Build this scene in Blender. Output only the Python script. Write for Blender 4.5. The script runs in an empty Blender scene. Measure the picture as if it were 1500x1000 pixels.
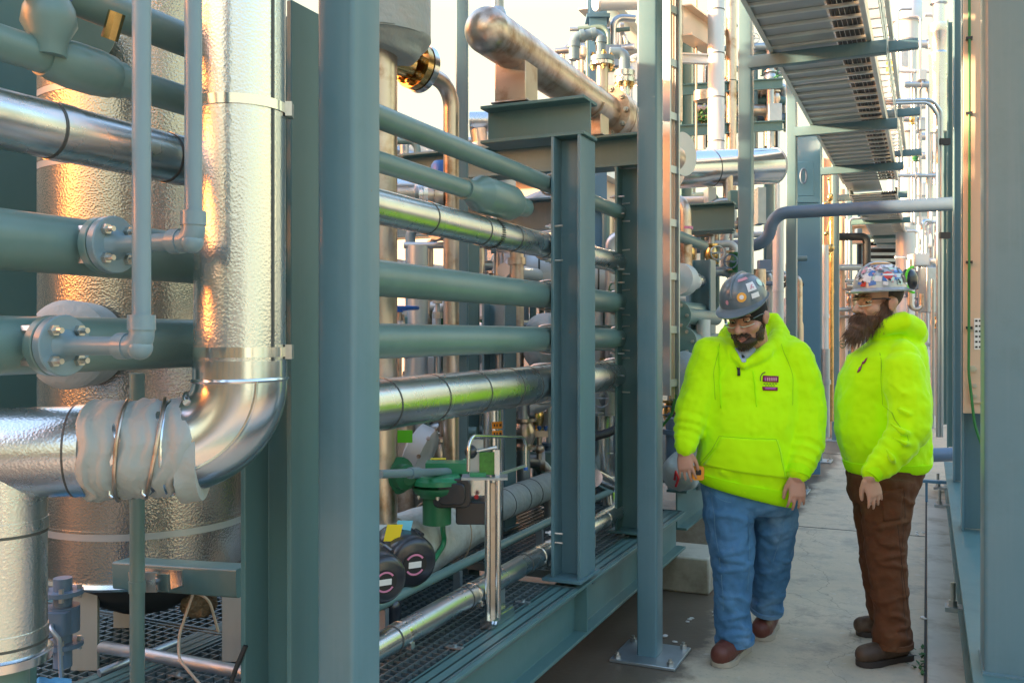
import bpy, math, random
from mathutils import Vector, Matrix, noise
R = math.radians
rnd = random.Random(7)
# ------------------------------------------------------------------ camera, sky, sun, exposure
YAW = R(24.25); F = 1350.0; HZ = 1.52; CX = 750.0; CYH = 490.0
sa, ca = math.sin(YAW), math.cos(YAW)
S = bpy.context.scene
COL = S.collection
cam = bpy.data.cameras.new("camera"); camo = bpy.data.objects.new("camera", cam); COL.objects.link(camo)
camo.location = (0, 0, HZ); camo.rotation_euler = (R(90), 0, YAW)
cam.sensor_width = 36; cam.lens = 36 * F / 1500; cam.shift_y = -10 / 1500; cam.clip_start = 0.05; cam.clip_end = 2000
S.camera = camo
SUN_DIR = Vector((-0.85, -0.50, 0.0)).normalized(); SUN_EL = R(11)
W = bpy.data.worlds.new("World"); S.world = W; W.use_nodes = True
wn = W.node_tree.nodes; wl = W.node_tree.links
sky = wn.new("ShaderNodeTexSky"); sky.sky_type = 'NISHITA'; sky.sun_disc = False
sky.sun_elevation = SUN_EL; sky.sun_rotation = math.atan2(SUN_DIR.x, SUN_DIR.y)
sky.air_density = 1.0; sky.dust_density = 3.0; sky.ozone_density = 1.0
# hazy cream morning sky: bright parts roll off to cream, the glow round the sun stays orange
def vmath(op, a, b):
    q = wn.new("ShaderNodeVectorMath"); q.operation = op
    for k, s_ in ((0, a), (1, b)):
        if isinstance(s_, tuple): q.inputs[k].default_value = s_
        else: wl.new(s_, q.inputs[k])
    return q.outputs[0]
tcw = wn.new("ShaderNodeTexCoord"); spw = wn.new("ShaderNodeSeparateXYZ"); wl.new(tcw.outputs["Generated"], spw.inputs[0])
mrw = wn.new("ShaderNodeMapRange"); mrw.inputs[1].default_value = 0.36; mrw.inputs[2].default_value = 0.70; wl.new(spw.outputs[2], mrw.inputs[0])
lim = wn.new("ShaderNodeMix"); lim.data_type = 'RGBA'; wl.new(mrw.outputs[0], lim.inputs[0]); lim.inputs[6].default_value = (2.15, 2.05, 1.60, 1); lim.inputs[7].default_value = (1.05, 2.05, 3.15, 1)
low = vmath('MINIMUM', sky.outputs[0], lim.outputs[2]); exc = vmath('SUBTRACT', sky.outputs[0], low); exc = vmath('MULTIPLY', exc, (0.60, 0.20, 0.03))
hz_ = vmath('ADD', low, exc)
inv = wn.new("ShaderNodeMapRange"); inv.inputs[1].default_value = 0.33; inv.inputs[2].default_value = 0.46; inv.inputs[3].default_value = 0.92; inv.inputs[4].default_value = 0.0; wl.new(spw.outputs[2], inv.inputs[0])
hm = wn.new("ShaderNodeMix"); hm.data_type = 'RGBA'; wl.new(inv.outputs[0], hm.inputs[0]); wl.new(low, hm.inputs[6]); hm.inputs[7].default_value = (1.08, 1.00, 0.70, 1)
hz_ = vmath('ADD', hm.outputs[2], exc)
wl.new(hz_, wn["Background"].inputs[0]); wn["Background"].inputs[1].default_value = 0.12
sl = bpy.data.lights.new("sun", 'SUN'); sl.energy = 2.0; sl.angle = R(3); sl.color = (1.0, 0.72, 0.44)
so = bpy.data.objects.new("sun", sl); COL.objects.link(so)
sd = Vector((SUN_DIR.x * math.cos(SUN_EL), SUN_DIR.y * math.cos(SUN_EL), math.sin(SUN_EL)))
so.rotation_euler = (-sd).to_track_quat('-Z', 'Y').to_euler(); so.location = sd * 30
S.view_settings.view_transform = 'Standard'; S.view_settings.look = 'None'
S.view_settings.exposure = 3.28; S.view_settings.gamma = 1.0; S.view_settings.use_curve_mapping = False
S.cycles.max_bounces = 8

# ------------------------------------------------------------------ camera rays to places
CAM = Vector((0, 0, HZ))
def ray(px, py): u = (px - CX) / F; return Vector((-sa + u * ca, ca + u * sa, (CYH - py) / F))
def P(px, py, d): return CAM + ray(px, py) * d
def PX(px, py, X): r = ray(px, py); return CAM + r * (X / r.x)
def PY(px, py, Y): r = ray(px, py); return CAM + r * (Y / r.y)
def PZ(px, py, Z): r = ray(px, py); return CAM + r * ((Z - HZ) / r.z)
V = Vector
XA, YA, ZA = V((1, 0, 0)), V((0, 1, 0)), V((0, 0, 1))

# ------------------------------------------------------------------ materials
MATS = {}
def mat(name, col, rough=0.5, metal=0.0, var=0.12, nscale=6.0, bump=0.0, bscale=60.0, bdist=0.004,
        col2=None, stain=None, stain_amt=0.0, stain_scale=2.0, coat=0.0, rvar=0.0, stretch=None, spec=None, bdetail=3.0, sheen=0.0, fleck=None, streak=None):
    m = bpy.data.materials.new(name); m.use_nodes = True
    n = m.node_tree.nodes; l = m.node_tree.links; b = n["Principled BSDF"]
    b.inputs["Roughness"].default_value = rough; b.inputs["Metallic"].default_value = metal
    if coat: b.inputs["Coat Weight"].default_value = coat; b.inputs["Coat Roughness"].default_value = 0.15
    if spec is not None: b.inputs["Specular IOR Level"].default_value = spec
    if sheen: b.inputs["Sheen Weight"].default_value = sheen; b.inputs["Sheen Roughness"].default_value = 0.4
    tc = n.new("ShaderNodeTexCoord"); vec = tc.outputs["Object"]
    if stretch:
        mp = n.new("ShaderNodeMapping"); mp.inputs["Scale"].default_value = stretch; l.new(vec, mp.inputs[0]); vec = mp.outputs[0]
    nz = n.new("ShaderNodeTexNoise"); nz.inputs["Scale"].default_value = nscale; nz.inputs["Detail"].default_value = 5; l.new(vec, nz.inputs["Vector"])
    mx = n.new("ShaderNodeMix"); mx.data_type = 'RGBA'
    c1 = [max(0, c * (1 - var)) for c in col]; c2 = [min(1, c * (1 + var)) for c in (col2 or col)]
    mx.inputs[6].default_value = (*c1, 1); mx.inputs[7].default_value = (*c2, 1); l.new(nz.outputs["Fac"], mx.inputs[0])
    out = mx.outputs[2]
    if stain:
        ns = n.new("ShaderNodeTexNoise"); ns.inputs["Scale"].default_value = stain_scale; ns.inputs["Detail"].default_value = 6; ns.inputs["Roughness"].default_value = 0.65
        l.new(vec, ns.inputs["Vector"])
        cr = n.new("ShaderNodeMapRange"); cr.inputs[1].default_value = 0.5; cr.inputs[2].default_value = 0.7; cr.inputs[4].default_value = stain_amt
        l.new(ns.outputs["Fac"], cr.inputs[0])
        m2 = n.new("ShaderNodeMix"); m2.data_type = 'RGBA'; l.new(cr.outputs[0], m2.inputs[0]); l.new(out, m2.inputs[6]); m2.inputs[7].default_value = (*stain, 1); out = m2.outputs[2]
    if streak:      # rain streaks and rubbed marks running down the paint
        mp2 = n.new("ShaderNodeMapping"); mp2.inputs["Scale"].default_value = (38, 38, 1.3); l.new(tc.outputs["Object"], mp2.inputs[0])
        n2 = n.new("ShaderNodeTexNoise"); n2.inputs["Scale"].default_value = 1.0; n2.inputs["Detail"].default_value = 4; l.new(mp2.outputs[0], n2.inputs["Vector"])
        r2 = n.new("ShaderNodeMapRange"); r2.inputs[1].default_value = 0.52; r2.inputs[2].default_value = 0.72; r2.inputs[4].default_value = 0.45; l.new(n2.outputs["Fac"], r2.inputs[0])
        m3 = n.new("ShaderNodeMix"); m3.data_type = 'RGBA'; l.new(r2.outputs[0], m3.inputs[0]); l.new(out, m3.inputs[6]); m3.inputs[7].default_value = (*streak, 1); out = m3.outputs[2]
    if fleck:
        n4 = n.new("ShaderNodeTexNoise"); n4.inputs["Scale"].default_value = 34; n4.inputs["Detail"].default_value = 6; n4.inputs["Roughness"].default_value = 0.7; l.new(tc.outputs["Object"], n4.inputs["Vector"])
        r4 = n.new("ShaderNodeMapRange"); r4.inputs[1].default_value = 0.70; r4.inputs[2].default_value = 0.73; r4.inputs[4].default_value = 0.8; l.new(n4.outputs["Fac"], r4.inputs[0])
        m4 = n.new("ShaderNodeMix"); m4.data_type = 'RGBA'; l.new(r4.outputs[0], m4.inputs[0]); l.new(out, m4.inputs[6]); m4.inputs[7].default_value = (*fleck, 1); out = m4.outputs[2]
    l.new(out, b.inputs["Base Color"])
    if rvar:
        mr = n.new("ShaderNodeMapRange"); mr.inputs[3].default_value = max(0.02, rough - rvar); mr.inputs[4].default_value = min(1, rough + rvar)
        l.new(nz.outputs["Fac"], mr.inputs[0]); l.new(mr.outputs[0], b.inputs["Roughness"])
    if bump:
        if name.startswith("stucco"):
            nb = n.new("ShaderNodeTexVoronoi"); nb.feature = 'SMOOTH_F1'; nb.inputs["Scale"].default_value = bscale; nb.inputs["Smoothness"].default_value = 0.6; l.new(vec, nb.inputs["Vector"])
        else:
            nb = n.new("ShaderNodeTexNoise"); nb.inputs["Scale"].default_value = bscale; nb.inputs["Detail"].default_value = bdetail; l.new(vec, nb.inputs["Vector"])
        bp = n.new("ShaderNodeBump"); bp.inputs["Strength"].default_value = bump; bp.inputs["Distance"].default_value = bdist
        l.new(nb.outputs[0], bp.inputs["Height"]); l.new(bp.outputs[0], b.inputs["Normal"])
    MATS[name] = m
    return m
mat("steel_paint", (0.108, 0.205, 0.242), 0.34, 0, 0.10, 3, bump=0.05, bscale=25, bdist=0.003, stain=(0.07, 0.145, 0.165), stain_amt=0.5, stain_scale=3, coat=0.08, rvar=0.08, spec=0.4, streak=(0.135, 0.225, 0.265), fleck=(0.20, 0.15, 0.11))
mat("steel_paint_green", (0.092, 0.186, 0.190), 0.40, 0, 0.12, 4, bump=0.06, bscale=30, stain=(0.055, 0.125, 0.125), stain_amt=0.5, coat=0.05, rvar=0.08, spec=0.4, streak=(0.11, 0.195, 0.20), fleck=(0.17, 0.13, 0.09))
mat("steel_paint_blue", (0.075, 0.195, 0.300), 0.38, 0, 0.10, 4, bump=0.05, bscale=30, coat=0.2)
mat("pipe_paint", (0.132, 0.225, 0.220), 0.36, 0, 0.12, 5, bump=0.08, bscale=40, stain=(0.075, 0.155, 0.145), stain_amt=0.5, coat=0.08, rvar=0.08, spec=0.45, fleck=(0.23, 0.30, 0.28))
mat("pipe_grey", (0.170, 0.265, 0.315), 0.36, 0, 0.10, 6, bump=0.05, bscale=40, coat=0.15)
mat("pipe_slate", (0.115, 0.185, 0.275), 0.42, 0, 0.10, 6, bump=0.05, bscale=40)
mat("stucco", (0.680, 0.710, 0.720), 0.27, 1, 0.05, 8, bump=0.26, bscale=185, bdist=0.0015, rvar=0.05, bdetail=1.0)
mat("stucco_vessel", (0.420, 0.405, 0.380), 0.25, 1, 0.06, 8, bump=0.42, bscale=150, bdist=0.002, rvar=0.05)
mat("jacket", (0.640, 0.680, 0.700), 0.27, 1, 0.07, 7, bump=0.07, bscale=45, bdist=0.003, stain=(0.52, 0.53, 0.52), stain_amt=0.5, stain_scale=4, rvar=0.08)
mat("jacket_smooth", (0.680, 0.710, 0.730), 0.20, 1, 0.05, 5, bump=0.05, bscale=14, bdist=0.006, rvar=0.06)
mat("jacket_dull", (0.500, 0.540, 0.560), 0.42, 0.75, 0.08, 5, bump=0.1, bscale=40)
mat("jacket_white", (0.560, 0.610, 0.640), 0.45, 0.35, 0.06, 4, bump=0.08, bscale=30)
mat("seam", (0.10, 0.11, 0.11), 0.5, 0.6, 0.1)
mat("band", (0.82, 0.82, 0.80), 0.16, 1, 0.05, 20)
mat("stainless", (0.580, 0.500, 0.430), 0.34, 1, 0.15, 9, bump=0.08, bscale=50, stain=(0.30, 0.17, 0.09), stain_amt=0.95, stain_scale=6, rvar=0.1, fleck=(0.30, 0.18, 0.09))
mat("stainless_clean", (0.640, 0.670, 0.680), 0.22, 1, 0.06, 20, rvar=0.06)
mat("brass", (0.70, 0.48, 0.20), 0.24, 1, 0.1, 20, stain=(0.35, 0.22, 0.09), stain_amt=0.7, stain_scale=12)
mat("galv", (0.420, 0.480, 0.520), 0.42, 0.85, 0.14, 18, bump=0.05, bscale=50)
mat("tray_metal", (0.720, 0.730, 0.680), 0.42, 0.7, 0.14, 7, bump=0.05, bscale=40, rvar=0.08)
mat("conduit", (0.500, 0.560, 0.600), 0.32, 0.9, 0.08, 15)
mat("bolt_metal", (0.55, 0.54, 0.50), 0.34, 0.9, 0.2, 60)
mat("rubber", (0.016, 0.016, 0.018), 0.5, 0, 0.2, 20)
mat("cable", (0.022, 0.022, 0.024), 0.5, 0, 0.3, 30)
mat("black_plastic", (0.018, 0.022, 0.030), 0.28, 0, 0.1, 10, coat=0.3)
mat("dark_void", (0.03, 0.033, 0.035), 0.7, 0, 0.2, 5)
mat("blanket", (0.310, 0.365, 0.375), 0.62, 0, 0.10, 9, bump=0.5, bscale=16, bdist=0.02, stain=(0.34, 0.35, 0.33), stain_amt=0.5, stain_scale=6, sheen=0.2)
mat("blanket_dirty", (0.600, 0.650, 0.620), 0.65, 0, 0.12, 6, bump=0.6, bscale=10, bdist=0.03, stain=(0.28, 0.23, 0.17), stain_amt=0.7, stain_scale=5)
mat("wool", (0.220, 0.165, 0.100), 0.9, 0, 0.25, 15, bump=0.9, bscale=40, bdist=0.02)
mat("concrete_block", (0.500, 0.470, 0.400), 0.85, 0, 0.12, 9, bump=0.3, bscale=35, bdist=0.006, stain=(0.25, 0.21, 0.16), stain_amt=0.8, stain_scale=3)
mat("grating_metal", (0.180, 0.235, 0.255), 0.42, 0.6, 0.2, 10)
mat("green_paint", (0.025, 0.240, 0.110), 0.35, 0, 0.15, 8, coat=0.2)
mat("dark_green", (0.020, 0.140, 0.060), 0.38, 0, 0.15, 8)
mat("blue_paint", (0.012, 0.11, 0.42), 0.35, 0, 0.1, 8)
mat("orange_label", (0.85, 0.30, 0.02), 0.5, 0, 0.05, 8)
mat("yellow_label", (0.80, 0.66, 0.03), 0.5, 0, 0.05, 8)
mat("cyan_label", (0.18, 0.58, 0.78), 0.5, 0, 0.05, 8)
mat("white_label", (0.75, 0.75, 0.73), 0.5, 0, 0.05, 8)
mat("pink_print", (0.62, 0.22, 0.36), 0.5)
mat("red_paint", (0.55, 0.02, 0.03), 0.4)
mat("black_ink", (0.015, 0.015, 0.015), 0.6)
mat("green_wire", (0.02, 0.17, 0.04), 0.45)
mat("wire_tan", (0.42, 0.34, 0.25), 0.6)
mat("circuit", (0.05, 0.20, 0.03), 0.4, 0, 0.6, 90)
mat("warm_lit_tan", (0.62, 0.45, 0.31), 0.36, 0.0, 0.08, 4, bump=0.05, bscale=40, stretch=(1, 1, 0.2))  # warm light on steel put in as a matte tan colour
mat("wall_beige", (0.55, 0.47, 0.38), 0.7, 0, 0.06, 3)
mat("wall_tan", (0.50, 0.30, 0.15), 0.8, 0, 0.15, 0.6)
mat("leaf", (0.035, 0.12, 0.025), 0.6, 0, 0.4, 20)
mat("blue_tarp", (0.05, 0.28, 0.50), 0.45, 0, 0.2, 10, bump=0.6, bscale=12, bdist=0.03)
mat("legs_galv", (0.400, 0.420, 0.390), 0.55, 0.5, 0.15, 7, bump=0.15, bscale=30, stretch=(3, 3, 0.5))
# people
mat("hivis", (0.56, 1.0, 0.0), 0.85, 0, 0.03, 6, bump=0.25, bscale=130, bdist=0.003, sheen=0.25, spec=0.2)
mat("hivis_rib", (0.47, 0.98, 0.0), 0.85, 0, 0.05, 30, bump=0.3, bscale=120, bdist=0.004, spec=0.2)
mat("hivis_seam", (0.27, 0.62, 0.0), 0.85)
mat("denim_seam", (0.11, 0.24, 0.38), 0.8, 0, 0.2, 60)
mat("canvas_seam", (0.045, 0.020, 0.009), 0.85)
mat("denim", (0.032, 0.125, 0.275), 0.8, 0, 0.35, 7, bump=0.5, bscale=26, bdist=0.010, col2=(0.085, 0.21, 0.37), stain=(0.19, 0.32, 0.47), stain_amt=0.7, stain_scale=4, spec=0.25)
mat("canvas_brown", (0.115, 0.045, 0.020), 0.85, 0, 0.25, 8, bump=0.4, bscale=30, bdist=0.008, stain=(0.15, 0.08, 0.04), stain_amt=0.7, stain_scale=5, spec=0.25)
mat("skin", (0.52, 0.27, 0.19), 0.5, 0, 0.10, 14, bump=0.1, bscale=120, bdist=0.001, stain=(0.50, 0.20, 0.14), stain_amt=0.5, stain_scale=9)
mat("skin_tan", (0.55, 0.32, 0.22), 0.5, 0, 0.10, 14, bump=0.1, bscale=120, bdist=0.001, stain=(0.52, 0.24, 0.17), stain_amt=0.5, stain_scale=9)
mat("lips", (0.34, 0.135, 0.115), 0.45)
mat("hair_dark", (0.035, 0.020, 0.012), 0.6, 0, 0.4, 40, stretch=(1, 1, 0.25))
mat("hair_brown", (0.105, 0.052, 0.024), 0.6, 0, 0.5, 40, stretch=(1, 1, 0.25))
mat("hair_light", (0.16, 0.085, 0.045), 0.6, 0, 0.4, 40)
mat("eye_white", (0.7, 0.66, 0.6), 0.25); mat("iris", (0.03, 0.025, 0.02), 0.2)
mat("knit_black", (0.008, 0.008, 0.009), 0.9, 0, 0.2, 20, bump=0.4, bscale=150, bdist=0.003)
mat("helmet_grey", (0.115, 0.15, 0.175), 0.30, 0, 0.06, 6, coat=0.4)
mat("helmet_silver", (0.420, 0.440, 0.460), 0.28, 0.3, 0.2, 20, coat=0.3)
mat("shirt_grey", (0.36, 0.42, 0.50), 0.8, 0, 0.08, 20)
mat("boot_red", (0.125, 0.034, 0.022), 0.5, 0, 0.25, 12, bump=0.3, bscale=30)
mat("boot_brown", (0.075, 0.042, 0.024), 0.6, 0, 0.35, 12, bump=0.3, bscale=30, stain=(0.17, 0.12, 0.08), stain_amt=0.8, stain_scale=8)
mat("sole", (0.42, 0.36, 0.28), 0.7); mat("sole_dark", (0.04, 0.03, 0.025), 0.7)
mat("emblem_red", (0.22, 0.012, 0.05), 0.7); mat("emblem_pink", (0.42, 0.10, 0.40), 0.7)
mat("stk_orange", (0.80, 0.38, 0.06), 0.4); mat("stk_white", (0.75, 0.74, 0.76), 0.4); mat("stk_mint", (0.55, 0.75, 0.66), 0.4)
mat("stk_red", (0.62, 0.05, 0.03), 0.4); mat("stk_blue", (0.07, 0.20, 0.55), 0.4); mat("stk_pink", (0.60, 0.28, 0.33), 0.4); mat("stk_black", (0.02, 0.02, 0.03), 0.4); mat("stk_lime", (0.15, 0.75, 0.03), 0.4)
def lens_mat():
    m = bpy.data.materials.new("clear_lens"); m.use_nodes = True; n = m.node_tree.nodes; l = m.node_tree.links; n.clear()
    o = n.new("ShaderNodeOutputMaterial"); t = n.new("ShaderNodeBsdfTransparent"); g = n.new("ShaderNodeBsdfGlossy"); x = n.new("ShaderNodeMixShader"); fr = n.new("ShaderNodeFresnel")
    fr.inputs[0].default_value = 1.22; t.inputs[0].default_value = (0.93, 0.93, 0.80, 1); g.inputs["Roughness"].default_value = 0.05
    l.new(fr.outputs[0], x.inputs[0]); l.new(t.outputs[0], x.inputs[1]); l.new(g.outputs[0], x.inputs[2]); l.new(x.outputs[0], o.inputs[0]); MATS["clear_lens"] = m
lens_mat()
def ground_mat():
    m = bpy.data.materials.new("concrete_floor"); m.use_nodes = True; n = m.node_tree.nodes; l = m.node_tree.links; b = n["Principled BSDF"]
    tc = n.new("ShaderNodeTexCoord"); O = tc.outputs["Object"]
    def nz(sc, det=6, ro=0.6):
        q = n.new("ShaderNodeTexNoise"); q.inputs["Scale"].default_value = sc; q.inputs["Detail"].default_value = det; q.inputs["Roughness"].default_value = ro; l.new(O, q.inputs["Vector"]); return q.outputs["Fac"]
    def rng(v, a, c, lo=0.0, hi=1.0):
        q = n.new("ShaderNodeMapRange"); q.inputs[1].default_value = a; q.inputs[2].default_value = c; q.inputs[3].default_value = lo; q.inputs[4].default_value = hi; l.new(v, q.inputs[0]); return q.outputs[0]
    def mix(f, a, c):
        q = n.new("ShaderNodeMix"); q.data_type = 'RGBA'; l.new(f, q.inputs[0])
        for k, s in ((6, a), (7, c)):
            if isinstance(s, tuple): q.inputs[k].default_value = (*s, 1)
            else: l.new(s, q.inputs[k])
        return q.outputs[2]
    base = mix(nz(1.3), (0.45, 0.36, 0.25), (0.60, 0.495, 0.36))
    base = mix(rng(nz(7, 8, 0.7), 0.45, 0.75, 0, 0.6), base, (0.30, 0.285, 0.245))
    base = mix(rng(nz(55, 3), 0.60, 0.72, 0, 0.5), base, (0.20, 0.19, 0.165))
    base = mix(rng(nz(2.6, 9, 0.75), 0.52, 0.66, 0, 0.8), base, (0.27, 0.24, 0.195))
    dn = n.new("ShaderNodeTexNoise"); dn.inputs["Scale"].default_value = 3.0; dn.inputs["Detail"].default_value = 6; l.new(O, dn.inputs["Vector"])
    va = n.new("ShaderNodeVectorMath"); va.operation = 'MULTIPLY_ADD'; l.new(dn.outputs["Color"], va.inputs[0]); va.inputs[1].default_value = (0.5, 0.5, 0); l.new(O, va.inputs[2])
    vo = n.new("ShaderNodeTexVoronoi"); vo.feature = 'DISTANCE_TO_EDGE'; vo.inputs["Scale"].default_value = 0.55; l.new(va.outputs[0], vo.inputs["Vector"])
    base = mix(rng(vo.outputs[0], 0.0006, 0.0022, 0.4, 0), base, (0.12, 0.11, 0.095))
    base = mix(rng(nz(11, 5, 0.6), 0.63, 0.68, 0, 0.35), base, (0.60, 0.57, 0.50))
    sx = n.new("ShaderNodeSeparateXYZ"); l.new(O, sx.inputs[0])
    ad = n.new("ShaderNodeMath"); ad.operation = 'MULTIPLY_ADD'; l.new(nz(3.5, 8, 0.7), ad.inputs[0]); ad.inputs[1].default_value = 0.55; l.new(sx.outputs[0], ad.inputs[2])
    wet = rng(ad.outputs[0], -0.78, -0.68, 1, 0)
    damp = mix(nz(2.2), (0.085, 0.062, 0.042), (0.16, 0.125, 0.09))
    col = mix(wet, base, damp); l.new(col, b.inputs["Base Color"])
    rr = rng(wet, 0, 1, 0.78, 0.45); l.new(rr, b.inputs["Roughness"])
    bp = n.new("ShaderNodeBump"); bp.inputs["Strength"].default_value = 0.25; bp.inputs["Distance"].default_value = 0.006; l.new(nz(30, 6), bp.inputs["Height"]); l.new(bp.outputs[0], b.inputs["Normal"])
    MATS["concrete_floor"] = m
ground_mat()

# ------------------------------------------------------------------ mesh builder
def basis(ax):
    ax = V(ax).normalized(); h = ZA if abs(ax.z) < 0.9 else XA
    u = h.cross(ax).normalized(); return u, ax.cross(u).normalized(), ax
class MB:
    def __init__(s): s.v = []; s.f = []; s.m = []; s.cur = 0
    def use(s, i): s.cur = i; return s
    def add(s, vs, fs):
        o = len(s.v); s.v += [V(v) for v in vs]; s.f += [tuple(i + o for i in f) for f in fs]; s.m += [s.cur] * len(fs); return s
    def obox(s, c, ex, ey, ez):
        c = V(c); vs = [c + ex * a + ey * b + ez * d for a in (-1, 1) for b in (-1, 1) for d in (-1, 1)]
        return s.add(vs, [(0, 1, 3, 2), (4, 6, 7, 5), (0, 4, 5, 1), (2, 3, 7, 6), (0, 2, 6, 4), (1, 5, 7, 3)])
    def box(s, a, b):
        a, b = V(a), V(b); h = (b - a) / 2; return s.obox((a + b) / 2, XA * h.x, YA * h.y, ZA * h.z)
    def rings(s, rs, caps=True, close=False):
        n = len(rs[0]); vs = [p for r in rs for p in r]; fs = []
        m = len(rs); last = m if close else m - 1
        for i in range(last):
            for j in range(n):
                a, b = i * n + j, i * n + (j + 1) % n; c, d = ((i + 1) % m) * n + (j + 1) % n, ((i + 1) % m) * n + j
                fs.append((a, b, c, d))
        if caps and not close: fs += [tuple(range(n - 1, -1, -1)), tuple((m - 1) * n + j for j in range(n))]
        return s.add(vs, fs)
    def cyl(s, p0, p1, r, n=20, r1=None, caps=True):
        p0, p1 = V(p0), V(p1); u, w, a = basis(p1 - p0); r1 = r if r1 is None else r1
        c = [(math.cos(2 * math.pi * j / n), math.sin(2 * math.pi * j / n)) for j in range(n)]
        return s.rings([[p0 + (u * x + w * y) * r for x, y in c], [p1 + (u * x + w * y) * r1 for x, y in c]], caps)
    def lathe(s, p, ax, prof, n=28, caps=True):
        p = V(p); u, w, a = basis(ax); c = [(math.cos(2 * math.pi * j / n), math.sin(2 * math.pi * j / n)) for j in range(n)]
        return s.rings([[p + a * t + (u * x + w * y) * max(r, 1e-4) for x, y in c] for t, r in prof], caps)
    def tube(s, path, r, n=12, caps=True, squash=None):
        path = [V(p) for p in path]; m = len(path); rr = r if isinstance(r, (list, tuple)) else [r] * m
        tans = []
        for i in range(m):
            t = V((0, 0, 0))
            if i > 0: t += (path[i] - path[i - 1]).normalized()
            if i < m - 1: t += (path[i + 1] - path[i]).normalized()
            tans.append(t.normalized() if t.length > 1e-9 else ZA)
        u, w, _ = basis(tans[0]); rs = []
        for i in range(m):
            t = tans[i]; u = (u - t * u.dot(t)).normalized(); w = t.cross(u)
            rs.append([path[i] + (u * math.cos(2 * math.pi * j / n) + w * math.sin(2 * math.pi * j / n)) * rr[i] for j in range(n)])
        return s.rings(rs, caps)
    def chain(s, pts, n=16):      # rounded ends
        path = [V(p) for p, r in pts]; rr = [r for p, r in pts]
        s.tube(path, rr, n); s.ell(path[0], rr[0], rr[0], rr[0]); s.ell(path[-1], rr[-1], rr[-1], rr[-1]); return s
    def ell(s, c, rx, ry, rz, M=None, n=16, nu=10):
        c = V(c); vs = []; fs = []
        for i in range(1, nu):
            th = math.pi * i / nu
            for j in range(n):
                ph = 2 * math.pi * j / n
                q = V((rx * math.sin(th) * math.cos(ph), ry * math.sin(th) * math.sin(ph), rz * math.cos(th))); vs.append(q)
        vs += [V((0, 0, rz)), V((0, 0, -rz))]; k = len(vs)
        for i in range(nu - 2):
            for j in range(n): fs.append((i * n + j, (i + 1) * n + j, (i + 1) * n + (j + 1) % n, i * n + (j + 1) % n))
        for j in range(n):
            fs.append((k - 2, j, (j + 1) % n)); fs.append((k - 1, (nu - 2) * n + (j + 1) % n, (nu - 2) * n + j))
        vs = [c + (M @ q if M else q) for q in vs]; return s.add(vs, fs)
    def prism(s, pts, o, u, v, w):
        o = V(o); n = len(pts); a = [o + u * x + v * y for x, y in pts]; b = [q + w for q in a]
        fs = [tuple(range(n - 1, -1, -1)), tuple(range(n, 2 * n))] + [(i, (i + 1) % n, n + (i + 1) % n, n + i) for i in range(n)]
        return s.add(a + b, fs)
BASE = {}
def link_mesh(name, mb, mats, base, smooth=40, bevel=0):
    me = bpy.data.meshes.new(name); b = V(base)
    me.from_pydata([tuple(v - b) for v in mb.v], [], mb.f)
    if isinstance(mats, str): mats = [mats]
    for k in mats: me.materials.append(MATS[k])
    if len(mats) > 1: me.polygons.foreach_set("material_index", mb.m)
    import bmesh
    bm = bmesh.new(); bm.from_mesh(me); bmesh.ops.recalc_face_normals(bm, faces=bm.faces); bm.to_mesh(me); bm.free()
    me.polygons.foreach_set("use_smooth", [True] * len(me.polygons)); me.set_sharp_from_angle(angle=R(smooth))
    o = bpy.data.objects.new(name, me); COL.objects.link(o)
    if bevel:
        md = o.modifiers.new("bevel", 'BEVEL'); md.width = bevel; md.segments = 2; md.limit_method = 'ANGLE'; md.angle_limit = R(50)
    return o
def tag(o, label, cat, group=None):
    o["label"] = label; o["category"] = cat; o["kind"] = "thing"
    if group: o["group"] = group
def thing(name, label, cat, loc, group=None):
    o = bpy.data.objects.new(name, None); COL.objects.link(o); o.location = V(loc); o.empty_display_size = 0.1
    tag(o, label, cat, group); BASE[o.name] = V(loc); return o
def part(name, mb, mats, parent, label=None, **k):
    b = BASE[parent.name]; o = link_mesh(name, mb, mats, b, **k); o.parent = parent; BASE[o.name] = b
    if label: o["label"] = label
    return o
def single(name, label, cat, mb, mats, group=None, **k):
    xs = [v.x for v in mb.v]; ys = [v.y for v in mb.v]; zs = [v.z for v in mb.v]
    b = V(((min(xs) + max(xs)) / 2, (min(ys) + max(ys)) / 2, min(zs)))
    o = link_mesh(name, mb, mats, b, **k); o.location = b; tag(o, label, cat, group); BASE[o.name] = b; return o
def struct(name, mb, mats, kind='structure', **k):
    o = link_mesh(name, mb, mats, (0, 0, 0), **k); o["kind"] = kind; return o
def fillet(pts, rad, seg=8):
    pts = [V(p) for p in pts]; out = [pts[0]]
    for i in range(1, len(pts) - 1):
        a, b, c = pts[i - 1], pts[i], pts[i + 1]; d0 = (a - b).normalized(); d1 = (c - b).normalized()
        ang = d0.angle(d1); t = min(rad / math.tan(ang / 2) if ang > 0.05 else 0, (a - b).length * 0.49 if i > 1 else (a - b).length * 0.95, (c - b).length * 0.49 if i < len(pts) - 2 else (c - b).length * 0.95)
        rr = t * math.tan(ang / 2); bis = (d0 + d1).normalized(); cen = b + bis * (rr / math.sin(ang / 2)); p0 = b + d0 * t; p1 = b + d1 * t
        v0 = p0 - cen; v1 = p1 - cen; tot = v0.angle(v1); axx = v0.cross(v1).normalized()
        for k in range(seg + 1): out.append(cen + Matrix.Rotation(tot * k / seg, 3, axx) @ v0)
    out.append(pts[-1]); return out
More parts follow.
